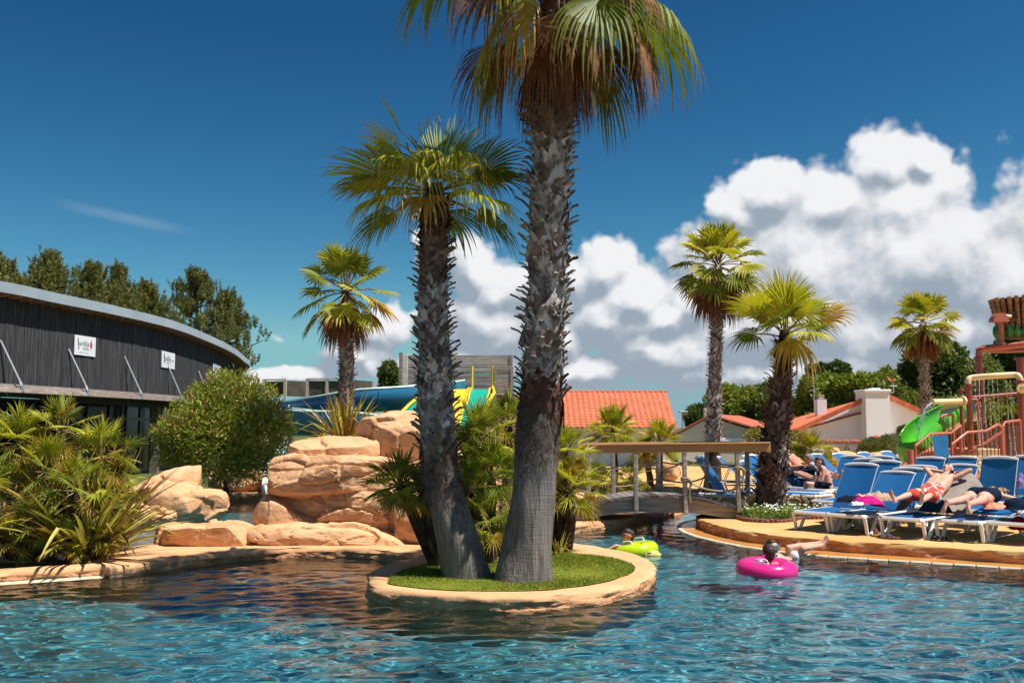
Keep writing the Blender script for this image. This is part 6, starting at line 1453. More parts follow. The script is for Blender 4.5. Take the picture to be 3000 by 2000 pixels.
second = [(55, 2595, 1350, PH, 'raised sunlounger right behind the front row, taller of the left pair'), (55, 2547, 1344, PH, 'raised sunlounger peeking out left behind the taller one'), (46, 2697, 1365, PH, 'raised sunlounger directly behind the man'), (46, 2820, 1361, PH, 'raised sunlounger right of the man with hands behind his head'),
          (68, 2930, 1339, PH, 'most upright sunlounger behind the woman lying face down'), (55, 2728, 1340, PH, 'raised sunlounger in front of the blue mat'), (55, 2823, 1338, PH, 'raised sunlounger in front of the tan steps'), (60, 3018, 1335, PH, 'raised sunlounger cut by the right edge of the picture'), (46, 2668, 1372, PH, 'sunlounger back peeking out left behind the man')]
for a in second: lounger_top(*a)
back = [(42, 2306, 1331, -40, 'far sunlounger left of the grey haired woman'), (42, 2388, 1330, -40, 'far sunlounger hidden behind the grey haired woman'), (42, 2453, 1328, -40, 'far sunlounger just right of the seated women'), (42, 2527, 1325, -38, 'far sunlounger before the leaning boulder'), (42, 2594, 1322, -36, 'far sunlounger before the lavender'), (42, 2650, 1322, -36, 'far sunlounger beside the red play steps'),
        (42, 2104, 1338, -72, 'far sunlounger seen side on through the bridge ropes'), (42, 2180, 1350, -50, 'far sunlounger with a bather seen through the bridge ropes'), (58, 2050, 1337, -60, 'far raised sunlounger left of the tall slim palm'), (58, 2195, 1333, -45, 'far dark backed sunlounger behind the bather'), (42, 2268, 1345, -40, 'far sunlounger with a salmon towel behind the stout palm')]
BL = [lounger_top(*a) for a in back]
# pink kerb and pale paving of the paddling pool
mat('kerb_pink', (0.62, 0.30, 0.24), (0.57, 0.27, 0.21), scale=2, rough=.8)
a, b = gp(2240, 1425, LAND), gp(2470, 1428, LAND); mb = MB(); mb.box(((a.x + b.x) / 2, a.y + .2, LAND + .13), (b.x - a.x, .4, .26), bevel=.02); tag(mb.build('paddling_pool_kerb', M['kerb_pink']), 'low pink kerb behind the stout palm', kind='structure')
vs = [gp(2150, 1447, LAND), gp(2440, 1447, LAND), gp(2500, 1429, LAND), gp(2150, 1429, LAND)]; tag(obj('pale_paving', [(p.x, p.y, LAND + .012) for p in vs], [(0, 1, 2, 3)], M['pale_paving']), 'pale paving', kind='structure')

# ---------------------------------------------------------------- towels, clothes, shoes
def cmat(n, c, c2=None, **k): return mat(n, c, c2, rough=.9, spec=.1, **k)
cmat('cloth_black', (.008, .010, .016)); cmat('cloth_navy', (.006, .014, .035)); cmat('cloth_magenta', (.55, .015, .20), (.45, .01, .16), scale=8); cmat('cloth_peach', (.72, .32, .22)); cmat('cloth_beige', (.42, .29, .19)); cmat('cloth_red', (.40, .012, .03)); cmat('cloth_taupe', (.27, .235, .20), (.23, .20, .17), scale=6)
cmat('cloth_yellow', (.66, .38, .05)); cmat('cloth_purple', (.22, .18, .42)); cmat('cloth_white', (.68, .68, .68)); cmat('cloth_salmon', (.70, .26, .17)); cmat('leather', (.24, .12, .07), (.17, .08, .05), scale=14); cmat('strap_black', (.012, .012, .014)); cmat('strap_grey', (.10, .12, .15))
def local(root, x, y, z=0.0):
    a = -root.rotation_euler.z; return Vector(root.location) + Vector((math.cos(a) * x + math.sin(a) * y, -math.sin(a) * x + math.cos(a) * y, z))
def heap(name, label, cat, c, size, seed, m_, n=26, lump=.5, drape=None):
    """crumpled cloth"""
    r = random.Random(seed); V = []; sx, sy, sz = size; rz = r.uniform(-.6, .6)
    for i in range(n):
        for j in range(n):
            u, v = i / (n - 1) * 2 - 1, j / (n - 1) * 2 - 1; k = max(0.0, 1 - (abs(u) ** 2.6 + abs(v) ** 2.6)) ** .5
            wob = 1 + .16 * fbm((u * 1.3, v * 1.3, seed), 1.6, 2); x, y = u * sx / 2 * wob, v * sy / 2 * wob
            fold = abs(fbm((u * 1.5 + v * .6, v * 1.6, seed * 1.7), 1.0, 2)); z = sz * (k * (.62 + lump * fold * 1.0) + .05 * fold)
            if drape and drape(x, y): z -= drape(x, y)
            V.append((c.x + x * math.cos(rz) - y * math.sin(rz), c.y + x * math.sin(rz) + y * math.cos(rz), c.z + z))
    Fq = [(i * n + j, (i + 1) * n + j, (i + 1) * n + j + 1, i * n + j + 1) for i in range(n - 1) for j in range(n - 1)]
    T = thing(name, c, label, cat); obj('cloth', V, Fq, M[m_], T, smooth=True); return T
SEAT = LAND + LH + .005
heap('clothes', 'black clothing heap on the second sunlounger', 'clothes', local(L2, -.08, .42, SEAT), (.50, .42, .14), 3, 'cloth_black')
heap('clothes', 'peach coloured clothing behind the black heap', 'clothes', local(L2, .02, .72, SEAT), (.42, .36, .15), 4, 'cloth_peach')
heap('towel', 'magenta towel hanging over the side of the second sunlounger', 'towel', local(L2, .24, .38, SEAT), (.46, .62, .13), 5, 'cloth_magenta', drape=lambda x, y: max(0, x - .08) * .5)
heap('clothes', 'white and dark striped garment hanging from the second sunlounger', 'clothes', local(L2, .18, .12, SEAT - .02), (.22, .26, .07), 9, 'cloth_white')
heap('bag', 'beige cloth bag at the foot of the second raised back', 'bag', local(L2, .10, 1.12, SEAT), (.42, .34, .18), 6, 'cloth_beige')
heap('bag', 'large dark bag lying on the flat sunlounger at the right edge', 'bag', local(L5, .05, .62, SEAT), (.62, .8, .24), 7, 'cloth_navy')
heap('bag', 'red bag on the deck under the flat sunlounger', 'bag', local(L5, .1, .55, LAND), (.55, .5, .22), 8, 'cloth_red')
heap('towel', 'yellow towel on the lounger behind the man', 'towel', gp(2852, 1468, LAND) + Vector((0, 0, LH)), (.30, .30, .26), 10, 'cloth_yellow')
heap('hat', 'purple sun hat at the right edge', 'hat', at(2998, 1428, 20.5), (.34, .3, .3), 11, 'cloth_purple')
heap('bag', 'dark bag on the deck beside the seated women', 'bag', gp(2412, 1470, LAND), (.35, .3, .16), 12, 'cloth_black')
heap('shoes', 'grey shoes under the seated women', 'shoes', gp(2378, 1468, LAND), (.42, .26, .12), 13, 'cloth_taupe')
def bottle(p, label, m_, h=.22):
    T = tag(thing('bottle', p), label, 'bottle'); mb = MB(); mb.lathe(p, [(.033, 0), (.036, .01), (.036, h * .7), (.016, h * .85), (.016, h)], 12); mb.build('body', M[m_], T, smooth='auto'); mb = MB(); mb.lathe(p + Vector((0, 0, h)), [(.018, 0), (.018, .02)], 10); mb.build('cap', M['cloth_white'], T)
mat('bottle_green', (.10, .13, .03), rough=.15); mat('bottle_steel', (.30, .30, .28), rough=.2, spec=.6)
bottle(gp(2490, 1549, LAND), 'green bottle on the deck under the second sunlounger', 'bottle_green'); bottle(gp(2672, 1557, LAND), 'grey bottle on the deck under the man', 'bottle_steel', .26)
def sandal(px, py, az, label, strap, buckle=False, heel=False):
    p = gp(px, py, LAND); T = tag(thing('sandal', p, rz=az), label, 'sandal', 'sandals on the deck'); V = []; n = 14
    for k in range(2):
        for i in range(n): a = 2 * math.pi * i / n; y = math.sin(a) * .135; x = math.cos(a) * .046 * (1 + .18 * math.sin(a)); V.append((x, y, .004 + .022 * k + (.012 * max(0, -y / .135))))
    obj('sole', V, [tuple(range(n))[::-1], tuple(range(n, 2 * n))] + [(i, (i + 1) % n, n + (i + 1) % n, n + i) for i in range(n)], M['leather'], T, world=False)
    mb = MB()
    for (y0, h) in ((.045, .062), (-.02, .07)) if buckle else ((.06, .03),):
        pts = [(math.cos(a) * .05, y0 + (.02 if not buckle else 0) * math.cos(a), .02 + math.sin(a) * h) for a in (math.pi * i / 8 for i in range(9))]
        mb.tube(pts, .016 if buckle else .012, 6, flat=.4)
    if not buckle:
        for s in (-1, 1): mb.tube(catmull([Vector((0, .085, .03)), Vector((s * .03, .04, .06)), Vector((s * .048, -.03, .025))], 4), .011, 5)
    mb.build('strap', M[strap], T, world=False, smooth='auto')
sandal(2592, 1577, R(60), 'grey thong sandal before the foot of the man', 'strap_grey'); sandal(2613, 1578, R(75), 'second thong sandal right beside the grey one', 'strap_grey')
sandal(2742, 1585, R(50), 'black strapped sandal with its toe at the left of the dark pair', 'strap_black', True); sandal(2772, 1587, R(82), 'black buckled sandal, right one of the dark pair', 'strap_black', True)
sandal(2548, 1561, R(60), 'brown sandal under the corner of the second sunlounger', 'leather', True); sandal(2562, 1563, R(95), 'brown sandal left of the man, nearer his lounger leg', 'leather', True)
# dark weathered log edge, skimmer lid and pool ladder on the left shore
mb = MB(); a, b = gp(145, 1622, LAND), gp(182, 1637, LAND); mb.tube([a + Vector((0, 0, .04)), a.lerp(b, .5) + Vector((0, 0, .05)), b + Vector((0, 0, .04))], .055, 9); tag(mb.build('log_edge', M['timber_grey']), 'short round log edging beside the sword leaved plant', 'log')
p = gp(683, 1608, LAND + .01); mb = MB(); mb.lathe(p, [(.05, 0), (.05, .012), (.03, .03)], 14); tag(mb.build('pool_light_cap', M['slide_white'], smooth='auto'), 'small white round cap on the shore before the low rock', 'cap')
T = tag(thing('pool_ladder', gp(10, 1520, LAND)), 'steel pool ladder rail beside the fan palms', 'ladder'); mat('steel', (.55, .57, .6), rough=.15, spec=.8); M['steel'].node_tree.nodes['Principled BSDF'].inputs['Metallic'].default_value = 1
for dx in (0, .5):
    q = at(14, 1520, 16.2); mb = MB(); mb.tube([Vector((q.x, q.y + dx, LAND)), Vector((q.x, q.y + dx, at(0, 1392, 16.2).z)), Vector((at(30, 0, 16.2).x, q.y + dx, at(0, 1372, 16.2).z)), Vector((at(55, 0, 16.2).x, q.y + dx, at(0, 1372, 16.2).z)), Vector((at(68, 0, 16.2).x, q.y + dx, at(0, 1395, 16.2).z)), Vector((at(68, 0, 16.2).x, q.y + dx, LAND - .3))], .022, 8); mb.build('rail', M['steel'], T)

# ---------------------------------------------------------------- turf on the peninsula
def turf():
    poly = catmull([gp(1136, 1702, ISLE), gp(1168, 1717, ISLE), (gp(1300, 1730, ISLE)), gp(1450, 1733, ISLE), gp(1600, 1730, ISLE), gp(1745, 1711, ISLE), gp(1835, 1687, ISLE), gp(1862, 1667, ISLE), gp(1838, 1648, ISLE), gp(1770, 1632, ISLE), gp(1690, 1623, ISLE), gp(1625, 1618, ISLE), gp(1540, 1600, ISLE), gp(1440, 1595, ISLE), gp(1330, 1610, ISLE), gp(1255, 1650, ISLE), gp(1180, 1672, ISLE)], 8, True)
    vs, tri = fill_polygon([(p.x, p.y) for p in poly]); 
    tag(obj('turf_bed', [(p.x, p.y, ISLE + .014) for p in vs], [t if (vs[t[1]] - vs[t[0]]).cross(vs[t[2]] - vs[t[0]]).z > 0 else t[::-1] for t in tri], M['turf']), 'green turf bed', kind='structure')
    from_x = [p.x for p in poly]; from_y = [p.y for p in poly]; r = np.random.RandomState(3); n = 70000
    X = r.uniform(min(from_x), max(from_x), n); Y = r.uniform(min(from_y), max(from_y), n); inside = np.zeros(n, bool); m = len(poly)
    for i in range(m):
        x0, y0, x1, y1 = poly[i].x, poly[i].y, poly[(i + 1) % m].x, poly[(i + 1) % m].y
        c = ((y0 > Y) != (y1 > Y)); inside ^= c & (X < (x1 - x0) * (Y - y0) / (y1 - y0 + 1e-12) + x0)
    X, Y = X[inside], Y[inside]; n = len(X); h = r.uniform(.012, .032, n) * (1 + .6 * np.sin(X * 2.1) * np.cos(Y * 2.7)); a = r.rand(n) * 6.28; w = .0035
    base = np.stack([X, Y, np.full(n, ISLE + .012)], 1); sd = np.stack([np.cos(a) * w, np.sin(a) * w, np.zeros(n)], 1); tip = base + np.stack([r.normal(0, .010, n), r.normal(0, .010, n), h], 1)
    V = np.stack([base - sd, base + sd, tip], 1).reshape(-1, 3); Fq = np.arange(3 * n).reshape(-1, 3)
    tag(obj('grass', V, Fq, M['turf']), 'short green grass on the island', 'grass', kind='stuff')
turf()
# ---------------------------------------------------------------- bushes and trees
def leaf_cloud(lobes, n, size, seed, aspect=.35, shell=.35, up=.25, droop=0.0, inner=.55):
    """leaf faces spread through the outer volume of ellipsoid lobes [(c, (rx, ry, rz))]; each leaf two triangles folded"""
    r = np.random.RandomState(seed); vol = np.array([l[1][0] * l[1][1] * l[1][2] for l in lobes]) ** .67; pick = r.choice(len(lobes), n, p=vol / vol.sum())
    c = np.array([l[0] for l in lobes], float)[pick]; s = np.array([l[1] for l in lobes], float)[pick]
    d = r.normal(size=(n, 3)); d /= np.linalg.norm(d, axis=1)[:, None]; rad = 1 - shell * r.rand(n) ** 1.3
    # clumps: pull points towards twig centres
    tw = r.normal(size=(n // 14 + 1, 3)); tw /= np.linalg.norm(tw, axis=1)[:, None]; k = r.randint(0, len(tw), n); d = d * .34 + tw[k]; d /= np.linalg.norm(d, axis=1)[:, None]
    rad = rad * (.82 + .26 * r.rand(len(tw))[k])
    p = c + d * s * rad[:, None]
    t = d * .6 + r.normal(size=(n, 3)) * .75; t[:, 2] += up - droop; t /= np.linalg.norm(t, axis=1)[:, None]
    b = np.cross(t, r.normal(size=(n, 3))); b /= np.linalg.norm(b, axis=1)[:, None] + 1e-9
    L = size * r.uniform(.6, 1.25, n)[:, None]; w = L * aspect / 2
    nn = np.cross(t, b)
    V = np.stack([p, p + t * L * .5 + b * w + nn * w * .3, p + t * L, p + t * L * .5 - b * w + nn * w * .3], 1).reshape(-1, 3)
    i = np.arange(n) * 4; Fq = np.concatenate([np.stack([i, i + 1, i + 2], 1), np.stack([i, i + 2, i + 3], 1)])
    return V, Fq
def tree(name, label, cat, foot, lobes, n, size, m_, seed, trunk_r=.15, trunk_top=None, bark='trunk_rough', aspect=.5, group=None, extra=None, core=True, branches=5, **kw):
    T = tag(thing(name, foot), label, cat, group); r = random.Random(seed); foot = Vector(foot)
    V, Fq = leaf_cloud(lobes, n, size, seed, aspect, **kw); obj('crown', V, Fq, M[m_], T)['kind'] = 'stuff'
    mb = MB(); cz = Vector(lobes[0][0]); top = Vector((cz.x, cz.y, trunk_top or cz.z)); mb.tube([foot - Vector((0, 0, .1)), foot.lerp(top, .5) + Vector((r.uniform(-.1, .1), 0, 0)), top], [trunk_r, trunk_r * .75, trunk_r * .4], 8); mb.build('trunk', M[bark], T)
    for c, s in lobes[1:1 + branches]:
        mb = MB(); c = Vector(c); mb.tube([foot.lerp(top, .45), foot.lerp(top, .6).lerp(c, .5), c], [trunk_r * .5, trunk_r * .3, trunk_r * .12], 6); mb.build('limb', M[bark], T)
    return T
mat('leaf_oleander', (0.14, 0.20, 0.018), (0.30, 0.30, 0.03), scale=1.8, rough=.4, spec=.4, transl=.25)
mat('leaf_oak', (0.06, 0.10, 0.02), (0.105, 0.135, 0.028), scale=.5, rough=.6, transl=.2)
mat('leaf_poplar', (0.165, 0.22, 0.028), (0.24, 0.275, 0.04), scale=.5, rough=.55, transl=.25)
mat('leaf_olive', (0.13, 0.17, 0.04), (0.19, 0.22, 0.055), scale=.6, rough=.6, transl=.2)
mat('leaf_yellowgreen', (0.17, 0.19, 0.025), (0.26, 0.22, 0.03), scale=1.5, rough=.5, transl=.25)
mat('needle', (0.10, 0.115, 0.025), (0.17, 0.165, 0.035), scale=.35, rough=.6, transl=.15)
mat('blossom', (0.42, 0.12, 0.08), (0.55, 0.22, 0.16), scale=8, rough=.7)
mat('lavender', (0.13, 0.09, 0.20), (0.10, 0.10, 0.12), scale=6, rough=.8)
def px_lobes(rows, d, dd=.0): # (x, y, rx, ry) in pixels at depth d
    r = random.Random(len(rows)); out = []
    for (x, y, rx, ry) in rows: dz = r.uniform(-1, 1) * dd; p = at(x, y, d + dz); out.append((p, (rx * d / F, (rx + ry) / 2 * d / F, ry * d / F)))
    return out
d = 26.4; lob = px_lobes([(655, 1265, 150, 130), (600, 1230, 110, 100), (720, 1220, 110, 95), (680, 1150, 90, 70), (560, 1290, 100, 90), (760, 1290, 95, 100), (640, 1350, 120, 70), (720, 1360, 90, 60), (520, 1260, 60, 60), (800, 1230, 60, 60), (640, 1112, 35, 30), (720, 1130, 40, 30), (470, 1270, 30, 35), (835, 1255, 30, 40), (590, 1160, 45, 40), (780, 1160, 40, 40), (500, 1340, 45, 35), (820, 1330, 40, 40)], d, .6)
T = tree('oleander', 'large flowering oleander bush with reddish blossoms before the pool hall', 'bush', gp(665, 1446, LAND), lob, 24000, .16, 'leaf_oleander', 51, trunk_r=.07, aspect=.22, shell=.5, up=.5)
V, Fq = leaf_cloud([(c, tuple(q * 1.03 for q in s)) for c, s in lob], 2400, .06, 52, .7, shell=.10); obj('blossom', V, Fq, M['blossom'], T)['kind'] = 'stuff'
# pines behind the pool hall
def pine(label, px, ytop, ybot, half, d, seed, dens=1.0):
    foot = Vector((at(px, 0, d).x, d, .12)); zt, zb = at(0, ytop, d).z, at(0, ybot, d).z; hw = half * d / F; r = random.Random(seed)
    T = tag(thing('pine_tree', foot), label, 'pine tree', 'pine trees behind the pool hall')
    mb = MB(); mb.tube([foot, Vector((foot.x + .2, d, (zt + foot.z) / 2)), Vector((foot.x, d, zt - .3))], [.35, .25, .05], 8); mb.build('trunk', M['trunk_rough'], T)
    tips = []
    nb = 26
    for i in range(nb):
        u = (i + .5) / nb; z = zb + (zt - zb) * u; a = i * 2.39996; L = hw * (1.05 - u * .95) * r.uniform(.7, 1.1) * (1 if u > .2 else .8); p0 = Vector((foot.x, d, z)); o_ = Vector((math.cos(a), math.sin(a), 0)); e = p0 + o_ * L + Vector((0, 0, L * r.uniform(.12, .4)))
        mb = MB(); mb.tube([p0, p0.lerp(e, .5) - Vector((0, 0, .05 * L)), e], [.07, .05, .02], 5); mb.build('branch', M['trunk_rough'], T)
        for k in range(int(9 * dens)): s = r.uniform(.25, 1.05); q = p0.lerp(e, s) + Vector((r.gauss(0, .28), r.gauss(0, .28), abs(r.gauss(.18, .22)))) * (L / hw + .4); tips.append(q)
    tips += [Vector((foot.x + r.gauss(0, .15), d + r.gauss(0, .15), zt - r.random() * .9)) for _ in range(7)]
    V, Fq = [], []; nv = 0; rn = np.random.RandomState(seed)
    for q in tips:   # upright candle shoot with a bottle brush of needle blades
        m = 34; hgt = rn.uniform(.55, .95); ax = np.array([rn.normal(0, .22), rn.normal(0, .22), 1]); ax /= np.linalg.norm(ax); s = rn.rand(m); dd_ = rn.normal(size=(m, 3)); dd_ -= (dd_ @ ax)[:, None] * ax; dd_ /= np.linalg.norm(dd_, axis=1)[:, None]
        p = np.array(q) + ax * (s * hgt)[:, None]; t = dd_ * .8 + ax * .75; L = (.26 * (1.15 - .6 * s))[:, None]; b = np.cross(t, rn.normal(size=(m, 3))); b /= np.linalg.norm(b, axis=1)[:, None]; w = .032
        V.append(np.stack([p - b * w, p + b * w, p + t * L], 1).reshape(-1, 3)); Fq.append(np.arange(3 * m).reshape(-1, 3) + nv); nv += 3 * m
    obj('crown', np.vstack(V), np.vstack(Fq), M['needle'], T)['kind'] = 'stuff'
pine('pine tree at the far left above the pool hall roof', 30, 790, 970, 150, 52, 61, 1.7); pine('pointed pine tree second from the left above the roof', 172, 776, 970, 130, 54, 62, 1.7); pine('pine tree in the middle above the pool hall roof', 300, 808, 1000, 135, 58, 63, 1.7); pine('small pine tree before the big one above the roof', 375, 812, 1000, 95, 60, 64, 1.5)
pine('low pine tree left of the broadest one', 460, 862, 1040, 120, 62, 65, 1.8); pine('broadest pine tree behind the end of the pool hall', 600, 822, 1100, 225, 68, 66, 3.0); pine('pine tree leaning out at the right end of the pool hall', 690, 880, 1110, 130, 70, 67, 1.8)
# trees at the right and behind the houses
tree('round_oak', 'big dark round oak behind the distant palm', 'tree', (at(2740, 0, 78).x, 78, .12), px_lobes([(2740, 1090, 90, 70), (2690, 1110, 60, 60), (2800, 1110, 60, 70), (2770, 1050, 60, 50), (2700, 1060, 50, 40), (2730, 1160, 110, 60), (2830, 1150, 60, 60), (2650, 1140, 40, 40)], 78, 1), 12000, .42, 'leaf_oak', 71, trunk_r=.4, aspect=.75, group='trees behind the houses')
tree('tall_tree', 'thin crowned tree rising behind the white house', 'tree', (at(2420, 0, 80).x, 80, .12), px_lobes([(2425, 1120, 55, 40), (2400, 1100, 40, 35), (2450, 1090, 40, 32), (2470, 1120, 35, 35), (2385, 1140, 35, 30), (2440, 1160, 60, 50)], 80, 1), 5200, .36, 'leaf_oak', 72, trunk_r=.3, aspect=.7, group='trees behind the houses')
for i, (x, y, rx, ry, d, m_, lb) in enumerate(((2160, 1195, 95, 70, 66, 'leaf_poplar', 'bright green tree behind the stout palm'), (2060, 1222, 60, 40, 72, 'leaf_oak', 'dark low tree left of the stout palm'), (2270, 1180, 70, 70, 64, 'leaf_olive', 'grey green tree right of the stout palm crown'), (2390, 1165, 75, 75, 62, 'leaf_poplar', 'light green tree behind the small chimney'), (2480, 1160, 80, 70, 60, 'leaf_poplar', 'light green tree left of the big white chimney'),
        (2560, 1150, 70, 70, 61, 'leaf_poplar', 'light green tree behind the big white chimney'), (2640, 1190, 75, 70, 58, 'leaf_olive', 'olive green tree right of the big white chimney'), (2780, 1215, 95, 60, 56, 'leaf_olive', 'olive green tree behind the lime slide'), (2880, 1130, 80, 110, 60, 'leaf_olive', 'tall grey green tree behind the play tower'), (2975, 1060, 70, 110, 62, 'leaf_oak', 'tall dark tree at the right edge behind the bucket'), (2930, 1230, 120, 60, 52, 'leaf_poplar', 'bright low tree behind the play tower railing'), (1140, 1100, 45, 60, 75, 'leaf_oak', 'dark round tree left of the plank tower'), (3080, 1130, 90, 120, 62, 'leaf_olive', 'tree just at the right edge'))):
    rr = random.Random(200 + i); rows = [(x, y, rx * .7, ry * .75)] + [(x + rr.uniform(-.6, .6) * rx, y + rr.uniform(-.55, .55) * ry, rx * rr.uniform(.35, .55), ry * rr.uniform(.35, .55)) for _ in range(8)] + [(x, y + ry * .9, rx * .85, ry * .6)]
    tree('leafy_tree', lb, 'tree', (at(x, 0, d).x, d, .12), px_lobes(rows, d, 1), 5200 if rx < 60 else 7500, .30, m_, 80 + i, trunk_r=.22, aspect=.6, group='trees behind the houses')
# shrubs near the seated women and along the wall
for i, (x, y, rx, ry, d, m_, lb) in enumerate(((2235, 1290, 55, 50, 31, 'leaf_yellowgreen', 'yellow green shrub behind the stout palm trunk'), (2330, 1300, 45, 50, 34, 'leaf_yellowgreen', 'yellow green shrub left of the far fan palm'), (2290, 1345, 45, 40, 33, 'leaf_poplar', 'green shrub behind the far sunloungers'), (2650, 1268, 20, 28, 40, 'leaf_oak', 'small dark shrub in front of the white house'))):
    tree('shrub', lb, 'shrub', (at(x, 0, d).x, d, LAND), px_lobes([(x, y, rx * .8, ry * .8), (x - rx * .5, y - ry * .2, rx * .5, ry * .5), (x + rx * .5, y, rx * .5, ry * .55), (x, y + ry * .6, rx, ry * .5)], d, .2), 2200, .10, m_, 120 + i, trunk_r=.04, aspect=.5, group='shrubs behind the deck')
for i, (x, y, rx, ry, lb) in enumerate(((2555, 1312, 35, 26, 'grey green lavender bush beside the pillar'), (2625, 1306, 55, 34, 'wide lavender bush with violet heads under the lime slide'))):
    d = 37; T = tree('lavender', lb, 'shrub', (at(x, 0, d).x, d, LAND), px_lobes([(x, y, rx, ry), (x - rx * .5, y + 5, rx * .5, ry * .8), (x + rx * .5, y + 5, rx * .5, ry * .8)], d, .1), 3000, .16, 'leaf_olive', 130 + i, trunk_r=.03, aspect=.12, up=1.2, branches=0)
    V, Fq = leaf_cloud(px_lobes([(x, y - ry * .55, rx * .9, ry * .5)], d), 500, .10, 140 + i, .3, up=2); obj('flower_heads', V, Fq, M['lavender'], T)['kind'] = 'stuff'
# a lamp post far behind the bridge
p = at(2000, 1250, 60); T = tag(thing('street_lamp', (p.x, 60, .12)), 'thin grey lamp post beside the red roofed house', 'lamp post'); mb = MB(); zt = at(0, 1206, 60).z; mb.tube([(p.x, 60, .1), (p.x, 60, zt)], .05, 8); mb.build('pole', M['galvanised'], T); mb = MB(); mb.box((p.x, 59.8, zt), (.5, .5, .1), bevel=.03); mb.build('head', M['galvanised'], T)

# a few dry leaves fallen on the turf
for i, (px, py) in enumerate(((1482, 1716), (1747, 1700), (1660, 1668), (1420, 1722))):
    p = gp(px, py, ISLE + .03); T = tag(thing('fallen_leaf', p), ('dry curled leaf on the turf before the twin trunks', 'dry brown leaf on the right of the turf', 'pale dry leaf at the back right of the turf', 'small dry leaf at the front edge of the turf')[i], 'leaf'); mb = MB(); a = i * 1.3; t = Vector((math.cos(a), math.sin(a), 0)) * .05; n_ = Vector((-math.sin(a), math.cos(a), 0)) * .014
    mb.add([p - t, p - n_ + Vector((0, 0, .006)), p + t, p + n_ + Vector((0, 0, .014))], [(0, 1, 2, 3)]); mb.build('blade', M['frond_dead'], T)

# ---------------------------------------------------------------- people
mat('skin', (0.62, 0.36, 0.265), (0.56, 0.31, 0.22), scale=6, rough=.5, spec=.3)
mat('skin_tan', (0.50, 0.27, 0.19), (0.44, 0.23, 0.155), scale=6, rough=.5, spec=.3)
for k in ('skin', 'skin_tan'):
    b = M[k].node_tree.nodes['Principled BSDF']; b.inputs['Subsurface Weight'].default_value = .12; b.inputs['Subsurface Radius'].default_value = (.02, .008, .004)
mat('hair_dark', (.025, .014, .010), (.045, .026, .018), scale=20, rough=.5); mat('hair_grey', (.30, .30, .31), (.18, .18, .19), scale=14, rough=.7); mat('hair_blond', (.34, .20, .10), (.24, .13, .06), scale=18, rough=.6)
mat('shorts_red', (.58, .055, .03), (.75, .62, .55), scale=9, rough=.85, lo=.54, hi=.58); mat('lip', (.45, .17, .14), rough=.5); mat('eye', (.02, .015, .012), rough=.2)
mat('floral', (.62, .60, .58), (.30, .30, .34), scale=16, rough=.9, c3=(.66, .42, .36), scale3=8, lo3=.55, hi3=.62); mat('denim', (.02, .06, .14), (.03, .085, .18), scale=10, rough=.9)
mat('mask_grey', (.10, .13, .14), rough=.3); mat('lens', (.10, .14, .16), rough=.05, spec=.8); mat('goggle_red', (.55, .06, .04), rough=.4); mat('goggle_clear', (.55, .45, .6), rough=.2); mat('shorts_floral', (.55, .50, .15), (.03, .03, .03), scale=9, rough=.8, lo=.5, hi=.54); mat('wristband', (.25, .65, .05), rough=.5)
def capsule(mb, p0, p1, r0, r1, n=12, flat=None):
    p0, p1 = Vector(p0), Vector(p1); t = p1 - p0; L = t.length
    if L < 1e-5: t = Vector((0, 0, 1)); p1 = p0 + t * 1e-4
    t = t.normalized(); pts, rad = [], []
    for a in (-80, -50, -20): pts.append(p0 + t * (r0 * math.sin(R(a)))); rad.append(r0 * math.cos(R(a)))
    for a in (0, 20, 50, 80): pts.append(p1 + t * (r1 * math.sin(R(a)))); rad.append(r1 * math.cos(R(a)))
    mb.tube(pts, rad, n, flat=flat)
def skin_mesh(name, prims, voxel, m_, parent, it=11, smooth=.55, off=Vector((0, 0, 0))):
    """grow one continuous surface over tapered limbs"""
    mb = MB()
    for p in prims: capsule(mb, *p[:4])
    me = bpy.data.meshes.new(name); me.from_pydata([tuple(v) for v in mb.v], [], mb.f); o = bpy.data.objects.new(name, me)
    md = o.modifiers.new('r', 'REMESH'); md.mode = 'VOXEL'; md.voxel_size = voxel
    sm = o.modifiers.new('s', 'SMOOTH'); sm.factor = smooth; sm.iterations = it
    out = evaluated_mesh(o); bpy.data.objects.remove(o); out.materials.clear(); out.materials.append(M[m_]); out.polygons.foreach_set('use_smooth', np.ones(len(out.polygons), dtype=bool)); out.name = name
    out.transform(Matrix.Translation(-wloc(parent)))
    q = bpy.data.objects.new(name, out); C.objects.link(q); q.parent = parent; return q
def hand(pr, wrist, palm_dir, nrm, s=1.0, curl=.35, side=1):
    """palm, four fingers and a thumb leaving the side of the palm"""
    d = Vector(palm_dir).normalized(); n_ = Vector(nrm); n_ = (n_ - d * n_.dot(d)).normalized(); x = d.cross(n_); w = Vector(wrist)
    for k in (-1, 0, 1): pr.append((w + d * .015 * s + x * k * .018 * s, w + d * .085 * s + x * k * .026 * s, .017 * s, .015 * s))
    for k, L in zip((-1.5, -.5, .5, 1.5), (.062, .075, .080, .068)):
        a = w + d * .09 * s + x * k * .0195 * s; b = a + (d * math.cos(curl) - n_ * math.sin(curl)) * L * .5 * s; c = b + (d * math.cos(curl * 2.2) - n_ * math.sin(curl * 2.2)) * L * .5 * s
        pr.append((a, b, .0098 * s, .009 * s)); pr.append((b, c, .009 * s, .0075 * s))
    a = w + d * .03 * s + x * side * .028 * s; b = a + (d * .7 + x * side * .6 - n_ * .25) * .045 * s; c = b + (d * .9 + x * side * .25 - n_ * .2) * .03 * s
    pr.append((a, b, .014 * s, .011 * s)); pr.append((b, c, .011 * s, .009 * s))
